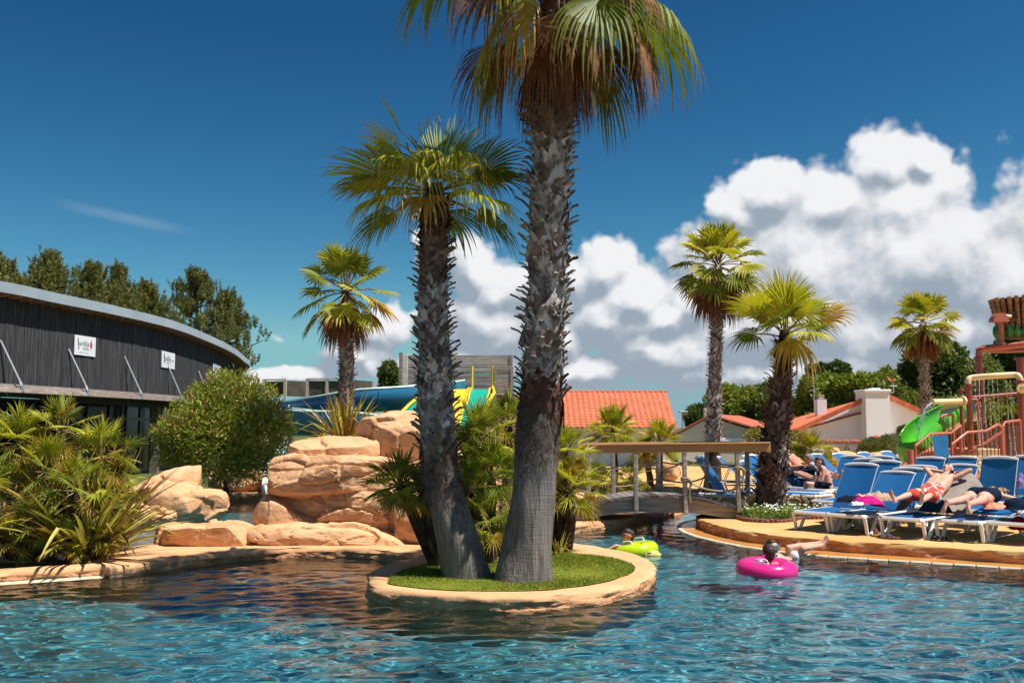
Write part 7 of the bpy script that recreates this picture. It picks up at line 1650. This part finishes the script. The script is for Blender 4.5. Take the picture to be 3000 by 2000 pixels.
def foot_(pr, ankle, toe_dir, sole_n, s=1.0, side=1):
    """heel, instep and five toes; toe_dir from heel to toe, sole_n out of the sole"""
    d = Vector(toe_dir).normalized(); n_ = Vector(sole_n); n_ = (n_ - d * n_.dot(d)).normalized(); x = d.cross(n_); a = Vector(ankle)
    heel = a + n_ * .045 * s - d * .035 * s; pr.append((a, heel, .040 * s, .033 * s)); ball = a + n_ * .055 * s + d * .125 * s
    pr.append((a, ball, .042 * s, .024 * s)); pr.append((heel, ball, .030 * s, .024 * s))
    for k in (-1, 1): pr.append((a + n_ * .05 * s + d * .03 * s, ball + x * k * .022 * s, .026 * s, .022 * s))
    for k in range(5): t0 = ball + x * (-.036 + .018 * k) * s * side + d * .008 * s; L = (.048, .042, .038, .033, .028)[k]; pr.append((t0, t0 + d * L * s - n_ * .004 * s, (.014, .0105, .0105, .010, .009)[k] * s, (.013, .009, .009, .0085, .008)[k] * s))
def head_(pr, c, fwd, up, s=1.0):
    """cranium, jaw, nose, brows and ears round the head centre"""
    f, u = Vector(fwd).normalized(), Vector(up); u = (u - f * u.dot(f)).normalized(); x = f.cross(u); c = Vector(c)
    P = lambda a, b, d: c + f * a * s + u * b * s + x * d * s
    pr += [(P(-.025, .03, 0), P(.01, .035, 0), .088 * s, .082 * s), (P(.02, .0, 0), P(.035, -.055, 0), .068 * s, .052 * s), (P(.04, -.07, 0), P(.052, -.085, 0), .042 * s, .032 * s), (P(.085, .005, 0), P(.108, -.026, 0), .011 * s, .016 * s), (P(.088, -.058, -.016), P(.088, -.058, .016), .011 * s, .011 * s)]
    for k in (-1, 1): pr += [(P(.072, .032, k * .014), P(.066, .034, k * .045), .013 * s, .011 * s), (P(-.01, .015, k * .083), P(-.016, -.02, k * .083), .018 * s, .012 * s), (P(.062, -.018, k * .042), P(.05, -.03, k * .045), .026 * s, .024 * s)]
    return P
def face_parts(P, T, s=1.0, closed=True):
    for k in (-1, 1):
        mb = MB(); mb.tube([P(.078, .010, k * .020), P(.081, .007 if closed else .012, k * .032), P(.070, .010, k * .045)], .0055 * s, 5); mb.build('eye', M['eye'], T)
        mb = MB(); mb.tube([P(.088, .036, k * .016), P(.086, .041, k * .032), P(.072, .036, k * .050)], .006 * s, 5); mb.build('eyebrow', M['hair_dark'], T)
    mb = MB(); mb.tube([P(.090, -.056, -.026), P(.101, -.058, 0), P(.090, -.056, .026)], .007 * s, 6); mb.build('mouth', M['lip'], T)
def arm(pr, sh, el, wr, s=1.0): pr += [(sh, Vector(sh).lerp(Vector(el), .45), .058 * s, .052 * s), (Vector(sh).lerp(Vector(el), .4), el, .052 * s, .041 * s), (el, Vector(el).lerp(Vector(wr), .35), .042 * s, .043 * s), (Vector(el).lerp(Vector(wr), .35), wr, .043 * s, .028 * s)]
def leg(pr, hip, kn, an, s=1.0): pr += [(hip, Vector(hip).lerp(Vector(kn), .4), .092 * s, .082 * s), (Vector(hip).lerp(Vector(kn), .4), kn, .082 * s, .056 * s), (kn, Vector(kn).lerp(Vector(an), .33), .056 * s, .058 * s), (Vector(kn).lerp(Vector(an), .33), an, .058 * s, .036 * s)]
def torso(pr, pelvis, chest, neck, x, s=1.0, belly=1.0):
    p, c, n_ = Vector(pelvis), Vector(chest), Vector(neck); x = Vector(x).normalized()
    for k in (-1, 1): pr += [(p + x * k * .075 * s, c + x * k * .085 * s, .115 * s * belly, .115 * s), (c + x * k * .085 * s, n_ + x * k * .13 * s - (n_ - c) * .15, .105 * s, .066 * s), (p + x * k * .09 * s, p + x * k * .095 * s, .115 * s, .115 * s)]
    pr += [(p, c, .12 * s * belly, .12 * s), (c, n_, .10 * s, .062 * s)]

def lying_man():
    Lr = L3; q = lambda x, y, z: local(Lr, x, y, LAND + z)
    T = tag(thing('person', q(0, 1.1, LH)), 'person in red and white patterned shorts reclining with both hands behind the head', 'person')
    a = R(25); up = lambda u, h, x=0: q(x, 1.30 + u * math.cos(a) - h * math.sin(a), LH + .05 + u * math.sin(a) + h * math.cos(a))
    pel = q(0, 1.16, LH + .16); chest = up(.36, .15); neck = up(.60, .15); hd = up(.76, .19); ex = (q(1, 0, 0) - q(0, 0, 0)); nrm = (up(0, 1) - up(0, 0)); ax = (up(1, 0) - up(0, 0))
    pr = []; torso(pr, pel, chest, neck, ex, 1.0, 1.12); pr.append((neck, hd - ax * .06, .056, .054))
    fwd = (nrm * .92 - ax * .10 - ex * .12); P = head_(pr, hd, fwd, ax)
    for k in (-1, 1):
        sh = up(.53, .15, k * .185); el = up(.74, .20, k * .39); wr = up(.84, .09, k * .10); arm(pr, sh, el, wr); hand(pr, wr, -ex * k - ax * .2, -nrm, 1.0, .3, side=k)
        hip = q(k * .09, 1.14, LH + .14); kn = q(k * .17, .72, LH + .15); an = q(k * .22, .30, LH + .085); leg(pr, hip, kn, an); foot_(pr, an, (q(k * .35, -.12, 1.0) - q(0, 0, 0)), (q(k * .05, -1, -.15) - q(0, 0, 0)), 1.0, side=k)
    skin_mesh('body', pr, .0105, 'skin', T)
    face_parts(P, T)
    h = [(P(-.045, .04, 0), P(-.01, .075, 0), .082, .062), (P(-.06, -.01, 0), P(-.05, .03, 0), .062, .075)]
    for k in (-1, 1): h.append((P(-.04, .0, k * .05), P(-.012, .05, k * .055), .042, .038))
    skin_mesh('hair', h, .010, 'hair_dark', T)
    sp = [(q(k * .07, 1.16, LH + .17), q(k * .08, 1.26, LH + .21), .132, .128) for k in (-1, 0, 1)]
    for k in (-1, 1): hip = q(k * .09, 1.14, LH + .15); kn = q(k * .165, .74, LH + .14); sp += [(hip, hip.lerp(kn, .85), .118, .105), (hip.lerp(kn, .2), q(k * .22, .86, LH + .11), .105, .09)]
    skin_mesh('shorts', sp, .012, 'shorts_red', T, it=3)
    for k in (-1, 1): p = up(.42, .285, k * .095); mb = MB(); mb.lathe(p, [(.014, -.006), (.011, .004)], 10, axis=nrm.to_track_quat('Z', 'Y').to_matrix()); mb.build('nipple', M['lip'], T)
    # taupe towel under him
    V = []; n, m = 16, 12
    for i in range(n):
        u = -.42 + 1.46 * i / (n - 1)
        for j in range(m):
            x = (j / (m - 1) - .5) * 1.02; ov = max(0, abs(x) - .36); h = .035 + .02 * fbm((x * 3, u * 3, 2), 1.3, 3)
            p = up(u, h, x) if u > 0 else q(x, 1.30 + u, LH + .05 + h)
            p = p - Vector((0, 0, ov * 1.6)); V.append(p if u < .97 else p - nrm * (u - .97) * 2.2)
    Tw = tag(thing('towel', q(0, 1.3, LH)), 'taupe towel spread under the reclining person', 'towel'); obj('cloth', V, [(i * m + j, i * m + j + 1, (i + 1) * m + j + 1, (i + 1) * m + j) for i in range(n - 1) for j in range(m - 1)], M['cloth_taupe'], Tw, smooth=True)
lying_man()
def prone_woman():
    Lr = L4; q = lambda x, y, z: local(Lr, x, y, LAND + LH + z)
    T = tag(thing('person', q(0, 1.0, 0)), 'person in a navy swimsuit lying face down on a flat sunlounger', 'person'); ex = q(1, 0, 0) - q(0, 0, 0); ey = q(0, 1, 0) - q(0, 0, 0)
    pel = q(0, .98, .15); chest = q(-.02, 1.34, .15); neck = q(-.02, 1.56, .15); hd = q(-.02, 1.72, .15)
    pr = []; torso(pr, pel, chest, neck, ex, .98, 1.1); pr.append((neck, hd, .055, .055)); P = head_(pr, hd, ex * .8 + Vector((0, 0, -.5)), ey)
    for k in (-1, 1):
        sh = q(k * .18, 1.5, .13); el = q(k * .42, 1.64, .06); wr = q(k * .24, 1.84, .05); arm(pr, sh, el, wr, .92); hand(pr, wr, ey - ex * k * .5, (0, 0, 1), .9, .2, side=-k)
        hip = q(k * .10, .95, .14); kn = q(k * .15, .50, .10); an = q(k * .17 + .01, .02, .085); pr += [(hip, hip.lerp(kn, .4), .125, .115), (hip, q(k * .08, 1.02, .17), .13, .12)]; leg(pr, hip, kn, an, 1.12); foot_(pr, an, Vector((0, 0, -1)) + ex * k * .2 - ey * .25, -ey + Vector((0, 0, .1)), .98, side=k)
    skin_mesh('body', pr, .0105, 'skin', T)
    s1 = [(q(k * .075, .97, .16), q(k * .08, 1.06, .17), .146, .135) for k in (-1, 0, 1)] + [(q(k * .09, .93, .155), q(k * .09, .97, .17), .13, .14) for k in (-1, 1)]
    skin_mesh('swimsuit_bottom', s1, .012, 'cloth_navy', T, it=3)
    s2 = [(q(k * .08 - .01, 1.12, .155), q(k * .085 - .02, 1.36, .155), .128, .128) for k in (-1, 0, 1)]
    skin_mesh('swimsuit_top', s2, .012, 'cloth_navy', T, it=3)
    h = [(P(-.03, .04, 0), P(-.01, .06, 0), .096, .085)]; r = random.Random(3)
    for i in range(16): a = hd + ex * r.uniform(-.12, .12) + ey * r.uniform(-.06, .1) + Vector((0, 0, r.uniform(.0, .1))); h.append((a, a + ex * r.uniform(-.08, .14) + ey * r.uniform(-.18, .02) + Vector((0, 0, -.03)), .036, .018))
    skin_mesh('hair', h, .011, 'hair_blond', T, it=2)
    for k in (-1, 1): mb = MB(); mb.tube(catmull([q(k * .10, 1.34, .275), q(k * .10, 1.46, .245), q(k * .09, 1.56, .20)], 4), .012, 6); mb.build('strap', M['cloth_navy'], T)
    heap('towel', 'coral towel edge under the person lying face down', 'towel', q(.30, .78, -.01), (.34, .5, .09), 21, 'cloth_salmon')
prone_woman()
def seated(label, d, H, pel, chest, neck, head, sh, el, wr, kn, an, fwd, top, bottom, hair, skin='skin', s=1.0, hairs=None, toes=(-1, -.1, -.05)):
    """sitting figure seen from the side, facing left; joints as pixels at depth d, near/far limbs split in depth"""
    A = lambda p, dz=0.0: at(p[0], p[1], d + dz)
    T = tag(thing('person', Vector((A(pel).x, d, LAND + LH))), label, 'person'); pr = []; ex = Vector((0, 1, 0)); torso(pr, A(pel), A(chest), A(neck), ex, s, 1.08); pr.append((A(neck), A(head), .052 * s, .052 * s)); P = head_(pr, A(head), fwd, (.15, 0, 1), s)
    w = .16 * s
    for i, k in enumerate((-1, 1)):
        S_, E_, W_ = A(sh[i], k * w), A(el[i], k * w * 1.25), A(wr[i], k * w * .7); arm(pr, S_, E_, W_, s * .95); hand(pr, W_, (W_ - E_), (0, 0, 1), .9 * s, .5, side=-k)
        K_, N_ = A(kn[i], k * .12), A(an[i], k * .12); leg(pr, A(pel, k * .09), K_, N_, s); foot_(pr, N_, toes, (0, 0, -1), .95 * s, side=k)
    skin_mesh('body', pr, .012, skin, T)
    if top: skin_mesh('top', [(A(pel, k * .075).lerp(A(chest, k * .085), .2), A(chest, k * .085), .130 * s, .128 * s) for k in (-1, 0, 1)] + [(A(chest, k * .085), A(neck, k * .12).lerp(A(chest, k * .12), .2), .120 * s, .085 * s) for k in (-1, 1)] + [(A(sh[i], k * w), A(sh[i], k * w).lerp(A(el[i], k * w * 1.25), .3), .072 * s, .068 * s) for i, k in enumerate((-1, 1))], .013, top, T, it=3)
    bt = [(A(pel, k * .08), A(pel, k * .085) + Vector((0, 0, .03)), .136 * s, .13 * s) for k in (-1, 0, 1)]
    u = .95 if bottom == 'denim' else .55
    for i, k in enumerate((-1, 1)):
        bt.append((A(pel, k * .09), A(pel, k * .09).lerp(A(kn[i], k * .12), u), .112 * s, (.080 if bottom == 'denim' else .100) * s))
        if bottom == 'denim': bt.append((A(kn[i], k * .12), A(kn[i], k * .12).lerp(A(an[i], k * .12), .55), .078 * s, .066 * s))
    skin_mesh('trousers' if bottom == 'denim' else 'shorts', bt, .013, bottom, T, it=3)
    h = [(P(-.035, .045, 0), P(.005, .066, 0), .092 * s, .078 * s), (P(-.055, -.02, 0), P(-.045, .03, 0), .066 * s, .08 * s)] + ([(P(a, b, c), P(a2, b2, c2), r0, r1) for (a, b, c, a2, b2, c2, r0, r1) in hairs] if hairs else [])
    skin_mesh('hair', h, .011, hair, T, it=3); face_parts(P, T, s, False); return T, P, A
T, P, A = seated('older person with short grey hair in a floral top reading beside the younger one', 24.9, 0, (2388, 1418), (2384, 1382), (2378, 1358), (2371, 1344), ((2384, 1364), (2382, 1364)), ((2398, 1390), (2392, 1390)), ((2362, 1400), (2360, 1397)), ((2342, 1412), (2340, 1408)), ((2350, 1447), (2345, 1446)), (-.9, -.1, -.45), 'floral', 'denim', 'hair_grey', 'skin_tan')
mb = MB(); w = A((2352, 1396), -.05); mb.box(w, (.20, .16, .015), Matrix.Rotation(R(28), 3, 'Y')); tag(mb.build('tablet', M['cloth_white']), 'pale reading tablet held by the grey haired person', 'tablet')
mb = MB(); e, q = A((2398, 1390), -.2), A((2362, 1400), -.11); c = e.lerp(q, .75); mb.torus(c, .038, .010, 14, 6, M=(q - e).to_track_quat('Z', 'Y').to_matrix()); mb.build('wristband', M['wristband'], T)
T, P, A = seated('younger person with dark tied hair, black halter top and black shorts on a lounger', 24.1, 0, (2424, 1424), (2416, 1390), (2406, 1368), (2398, 1354), ((2412, 1374), (2408, 1374)), ((2408, 1408), (2402, 1408)), ((2390, 1402), (2386, 1402)), ((2366, 1416), (2362, 1412)), ((2396, 1437), (2355, 1450)), (-.98, -.15, -.1), None, 'cloth_black', 'hair_dark', 'skin', hairs=[(-.08, .05, 0, -.12, .0, 0, .05, .035), (-.12, 0, 0, -.15, -.12, 0, .035, .02), (-.15, -.12, 0, -.17, -.22, 0, .02, .01)])
mb = MB()
for k in (-1, 1): mb.tube(catmull([A((2400, 1388), k * .1) + Vector((-.03, 0, 0)), A((2404, 1370), k * .06), A((2408, 1364), 0)], 4), .012, 6)
mb.tube(catmull([A((2404, 1392), -.15), A((2422, 1388), -.12) + Vector((.06, 0, 0)), A((2428, 1388), 0) + Vector((.05, 0, 0)), A((2422, 1388), .12)], 5), .010, 6); mb.build('halter_strap', M['cloth_black'], T)
mb = MB(); mb.torus(P(.085, .012, .032), .022, .004, 12, 5, M=Matrix.Rotation(R(90), 3, 'Y')); mb.torus(P(.085, .012, -.032), .022, .004, 12, 5, M=Matrix.Rotation(R(90), 3, 'Y')); mb.tube([P(.085, .015, -.05), P(0, .015, -.085)], .004, 5); mb.build('glasses', M['strap_black'], T)

def far_recliner(root, label, top, skin, hair):
    q = lambda x, y, z: local(root, x, y, LAND + LH + z); a = R(42); T = tag(thing('person', q(0, 1.1, 0)), label, 'person'); up = lambda u, h, x=0: q(x, 1.30 + u * math.cos(a) - h * math.sin(a), .05 + u * math.sin(a) + h * math.cos(a))
    ex = q(1, 0, 0) - q(0, 0, 0); pr = []; torso(pr, q(0, 1.16, .16), up(.36, .16), up(.58, .15), ex); pr.append((up(.58, .15), up(.72, .18), .055, .055)); P = head_(pr, up(.75, .20), (up(0, 1) - up(0, 0)) - (up(1, 0) - up(0, 0)) * .5, up(1, 0) - up(0, 0))
    for k in (-1, 1):
        sh = up(.50, .14, k * .18); el = q(k * .30, 1.36, .30); wr = q(k * .14, 1.14, .34); arm(pr, sh, el, wr); hand(pr, wr, q(-k, -.4, 0) - q(0, 0, 0), (0, 0, 1), 1, .4, side=k)
        hip = q(k * .09, 1.12, .14); kn = q(k * .12, .70, .22); an = q(k * .12, .28, .09); leg(pr, hip, kn, an); foot_(pr, an, q(k * .2, -.1, 1) - q(0, 0, 0), q(0, -1, 0) - q(0, 0, 0), 1, side=k)
    skin_mesh('body', pr, .014, skin, T); skin_mesh('hair', [(P(-.04, .045, 0), P(-.005, .066, 0), .09, .075), (P(-.055, -.02, 0), P(-.045, .03, 0), .064, .078)], .013, hair, T); face_parts(P, T, 1, True)
    skin_mesh('shorts', [(q(k * .08, 1.16, .17), q(k * .08, 1.22, .2), .13, .128) for k in (-1, 0, 1)] + [(q(k * .09, 1.12, .15), q(k * .12, .8, .2), .115, .10) for k in (-1, 1)], .014, 'cloth_navy', T, it=3)
    if top: skin_mesh('top', [(q(k * .07, 1.2, .19), up(.38, .16, k * .085), .132, .13) for k in (-1, 0, 1)] + [(up(.38, .16, k * .09), up(.52, .15, k * .13), .12, .09) for k in (-1, 1)], .014, top, T, it=3)
far_recliner(BL[7], 'bare chested person on a far lounger behind the bridge ropes', None, 'skin_tan', 'hair_dark'); far_recliner(BL[10], 'person in a salmon top on a far lounger behind the stout palm', 'cloth_salmon', 'skin_tan', 'hair_grey')

# ---------------------------------------------------------------- swimmers and swim rings
mat('ring_pink', (0.88, 0.035, 0.30), (0.84, 0.03, 0.27), scale=2, rough=.25, coat=.5, transl=.2); mat('ring_lime', (0.62, 0.80, 0.015), (0.58, 0.76, 0.015), scale=2, rough=.25, coat=.5, transl=.25)
def swim_ring(label, c, Rr, r, m_, tilt, tdir):
    T = tag(thing('swim_ring', c), label, 'swim ring'); ax = Matrix.Rotation(tilt, 3, Vector(tdir)); mb = MB(); n, m = 72, 18; V = []
    for i in range(n):
        a = 2 * math.pi * i / n; pk = .004 * math.sin(i * math.pi) + .0035 * (i % 2)
        for j in range(m): b = 2 * math.pi * j / m; inn = max(0, -math.cos(b)); rr = r - pk * (.4 + inn * 1.5); qd = Rr + rr * math.cos(b); V.append(ax @ Vector((qd * math.cos(a), qd * math.sin(a), rr * .92 * math.sin(b))) + c)
    mb.add(V, [(i * m + j, ((i + 1) % n) * m + j, ((i + 1) % n) * m + (j + 1) % m, i * m + (j + 1) % m) for i in range(n) for j in range(m)]); mb.build('tube', M[m_], T, smooth=True)
    for a in (R(-118), R(60)):
        o_ = Vector((math.cos(a), math.sin(a), 0)); tg = Vector((-math.sin(a), math.cos(a), 0)); b0 = o_ * Rr + Vector((0, 0, r * .93)); hb = MB(); hb.tube(catmull([ax @ (b0 - tg * .085) + c, ax @ (b0 - tg * .06 + Vector((0, 0, .045))) + c, ax @ (b0 + tg * .06 + Vector((0, 0, .045))) + c, ax @ (b0 + tg * .085) + c], 5), .011, 6); hb.tube([ax @ (b0 - tg * .10) + c, ax @ (b0 + tg * .10) + c], .018, 6, flat=.4); hb.build('handle', M['slide_white'], T, smooth='auto')
    a = R(-70); vv = MB(); p = ax @ Vector((math.cos(a) * (Rr + r * .4), math.sin(a) * (Rr + r * .4), r * .86)) + c; vv.lathe(p, [(.014, 0), (.012, .022)], 8); vv.build('valve', M[m_], T)
    return T
c1 = gp(2246, 1668, .05); swim_ring('bright pink inflatable swim ring with white handles', c1, .275, .145, 'ring_pink', R(3), (1, 0, 0))
T = tag(thing('person', c1), 'swimmer with dark wet hair seen from behind in the pink ring', 'person')
hd = at(2251, 1628, c1.y + .02); hd.z = max(hd.z, .27); pr = []; fw = (-.15, 1, .05); P = head_(pr, hd, fw, (0, 0, 1), .92); pr.append((hd - Vector((0, 0, .05)), hd - Vector((0, 0, .16)), .045, .05)); bp_ = hd - Vector((0, 0, .52)); torso(pr, bp_, hd - Vector((0, 0, .30)), hd - Vector((0, 0, .14)), (1, 0, 0), .78)
for k in (-1, 1):
    sh = hd + Vector((k * .13, .0, -.19)); el = sh + Vector((k * .22, .12, .03)); wr = el + Vector((-k * .04, .18, -.02)); arm(pr, sh, el, wr, .75); hand(pr, wr, (0, 1, -.3), (0, 0, 1), .8, .4, side=-k); hip = bp_ + Vector((k * .07, 0, 0)); kn = hip + Vector((k * .04, .28, -.12)); leg(pr, hip, kn, kn + Vector((0, .02, -.34)), .78); foot_(pr, kn + Vector((0, .02, -.34)), (0, 1, -.4), (0, 0, -1), .75, side=k)
skin_mesh('body', pr, .011, 'skin', T); skin_mesh('hair', [(P(-.035, .035, 0), P(.005, .062, 0), .094, .08), (P(-.05, -.03, 0), P(-.045, .03, 0), .076, .086), (P(-.06, -.07, 0), P(-.075, -.05, 0), .045, .05)], .010, 'hair_dark', T, it=3); skin_mesh('swimsuit', [(bp_ + Vector((k * .06, 0, 0)), hd + Vector((k * .07, 0, -.28)), .098, .096) for k in (-1, 0, 1)], .012, 'cloth_navy', T)
mb = MB(); mb.tube(catmull([P(.06, .0, -.085), P(-.03, -.015, -.098), P(-.115, -.03, 0), P(-.03, -.015, .098), P(.06, .0, .085)], 5), .011, 6, flat=1.6); mb.build('goggle_strap', M['goggle_clear'], T)
# the swimmer with a diving mask, legs up on the ledge
dm = gp(2275, 1640).y + .05; hd = at(2263, 1606, dm); T = tag(thing('person', Vector((hd.x, dm, 0))), 'swimmer in a diving mask floating with both legs up on the ledge', 'person'); pr = []; P = head_(pr, hd, (.35, -.85, .15), (-.1, .1, 1), 1.0)
neck = hd + Vector((.10, .04, -.13)); chest = hd + Vector((.20, .10, -.24)); pel = at(2322, 1640, dm + .35); pel.z = -.10; torso(pr, pel, chest, neck, (.3, 1, 0), .9); pr.append((hd, neck, .052, .055))
for k, (kp, ap) in zip((-1, 1), (((2352, 1606), (2408, 1598)), ((2310, 1604), (2402, 1590)))):
    kn = at(kp[0], kp[1], dm + .25 + k * .08); an = at(ap[0], ap[1], dm + .55 + k * .06); an.z = max(an.z, .16); leg(pr, pel + Vector((0, k * .09, 0)), kn, an, .92); foot_(pr, an, (.45, -.1, 1), (1, .2, -.3), .92, side=k); sh = chest + Vector((-.03, k * .17, .06)); el = sh + Vector((-.05, k * .16, -.18)); arm(pr, sh, el, el + Vector((.2, k * .05, -.05)), .9); hand(pr, el + Vector((.2, k * .05, -.05)), (1, 0, 0), (0, 0, 1), .9, .3, side=k)
skin_mesh('body', pr, .011, 'skin', T); skin_mesh('hair', [(P(-.035, .045, 0), P(.0, .068, 0), .092, .078), (P(-.055, -.02, 0), P(-.045, .03, 0), .068, .08)], .010, 'hair_dark', T, it=3); skin_mesh('swim_shorts', [(pel + Vector((0, k * .07, 0)), pel + Vector((.05, k * .08, .03)), .122, .12) for k in (-1, 0, 1)] + [(pel + Vector((0, k * .09, 0)), (pel + Vector((0, k * .09, 0))).lerp(at(2330, 1606, dm + .25 + k * .08), .5), .11, .09) for k in (-1, 1)], .012, 'cloth_white', T)
for k in (-1, 1): mb = MB(); ax_ = (P(1, 0, k * .12) - P(0, 0, 0)).normalized().to_track_quat('Z', 'Y').to_matrix(); mb.lathe(P(.085, .008, k * .036), [(.040, -.03), (.042, .018), (.036, .022)], 12, axis=ax_); mb.build('mask_frame', M['mask_grey'], T, smooth='auto'); mb = MB(); mb.lathe(P(.110, .008, k * .036), [(.035, 0), (.035, .004)], 12, axis=ax_); mb.build('mask_lens', M['lens'], T)
mb = MB(); mb.tube(catmull([P(.07, .01, -.08), P(-.02, .02, -.098), P(-.11, .02, 0), P(-.02, .02, .098), P(.07, .01, .08)], 5), .012, 6, flat=1.5); mb.build('mask_strap', M['mask_grey'], T)
# the swimmer on the lime ring
dc = gp(1857, 1618).y; c2 = at(1858, 1603, dc); swim_ring('tilted lime yellow inflatable swim ring', c2 + Vector((0, 0, -.05)), .255, .135, 'ring_lime', R(-9), (.35, .93, 0))
hd = at(1838, 1571, dc + .12); T = tag(thing('person', Vector((hd.x, dc + .1, 0))), 'swimmer with red goggles leaning over the lime yellow ring', 'person'); pr = []; P = head_(pr, hd, (-.95, -.25, .05), (.05, 0, 1), .95); neck = hd + Vector((.05, .0, -.14)); chest = hd + Vector((.17, .0, -.26)); pel = at(1900, 1640, dc - .22); pel.z = -.03; torso(pr, pel, chest, neck, (0, 1, 0), .82); pr.append((hd, neck, .048, .05))
for k in (-1, 1):
    sh = chest + Vector((-.06, k * .15, .06)); el = at(1805, 1598, dc + k * .16); wr = at(1788 if k < 0 else 1800, 1606, dc + k * .2); wr.z = max(wr.z, .03); arm(pr, sh, el, wr, .78); hand(pr, wr, (-1, 0, -.1), (0, 0, 1), .8, .3, side=-k); hip = pel + Vector((0, k * .07, 0)); kn = hip + Vector((.26, k * .05, -.10)); an = kn + Vector((.24, 0, .10 if k < 0 else -.12)); leg(pr, hip, kn, an, .78); foot_(pr, an, (.9, 0, .2), (.2, 0, -1), .78, side=k)
skin_mesh('body', pr, .011, 'skin_tan', T); skin_mesh('hair', [(P(-.035, .045, 0), P(.005, .068, 0), .088, .074), (P(-.055, -.02, 0), P(-.045, .03, 0), .062, .078)], .010, 'hair_dark', T, it=3); face_parts(P, T, .95, False); skin_mesh('swim_shorts', [(pel + Vector((-.02, k * .06, 0)), pel + Vector((.1, k * .07, .0)), .112, .105) for k in (-1, 0, 1)], .012, 'shorts_floral', T)
mb = MB(); mb.tube(catmull([P(.08, .01, -.03), P(.05, .01, -.075), P(-.03, .012, -.09), P(-.10, .012, 0), P(-.03, .012, .09), P(.05, .01, .075), P(.08, .01, .03)], 4), .009, 6, flat=1.4); mb.build('goggles', M['goggle_red'], T)
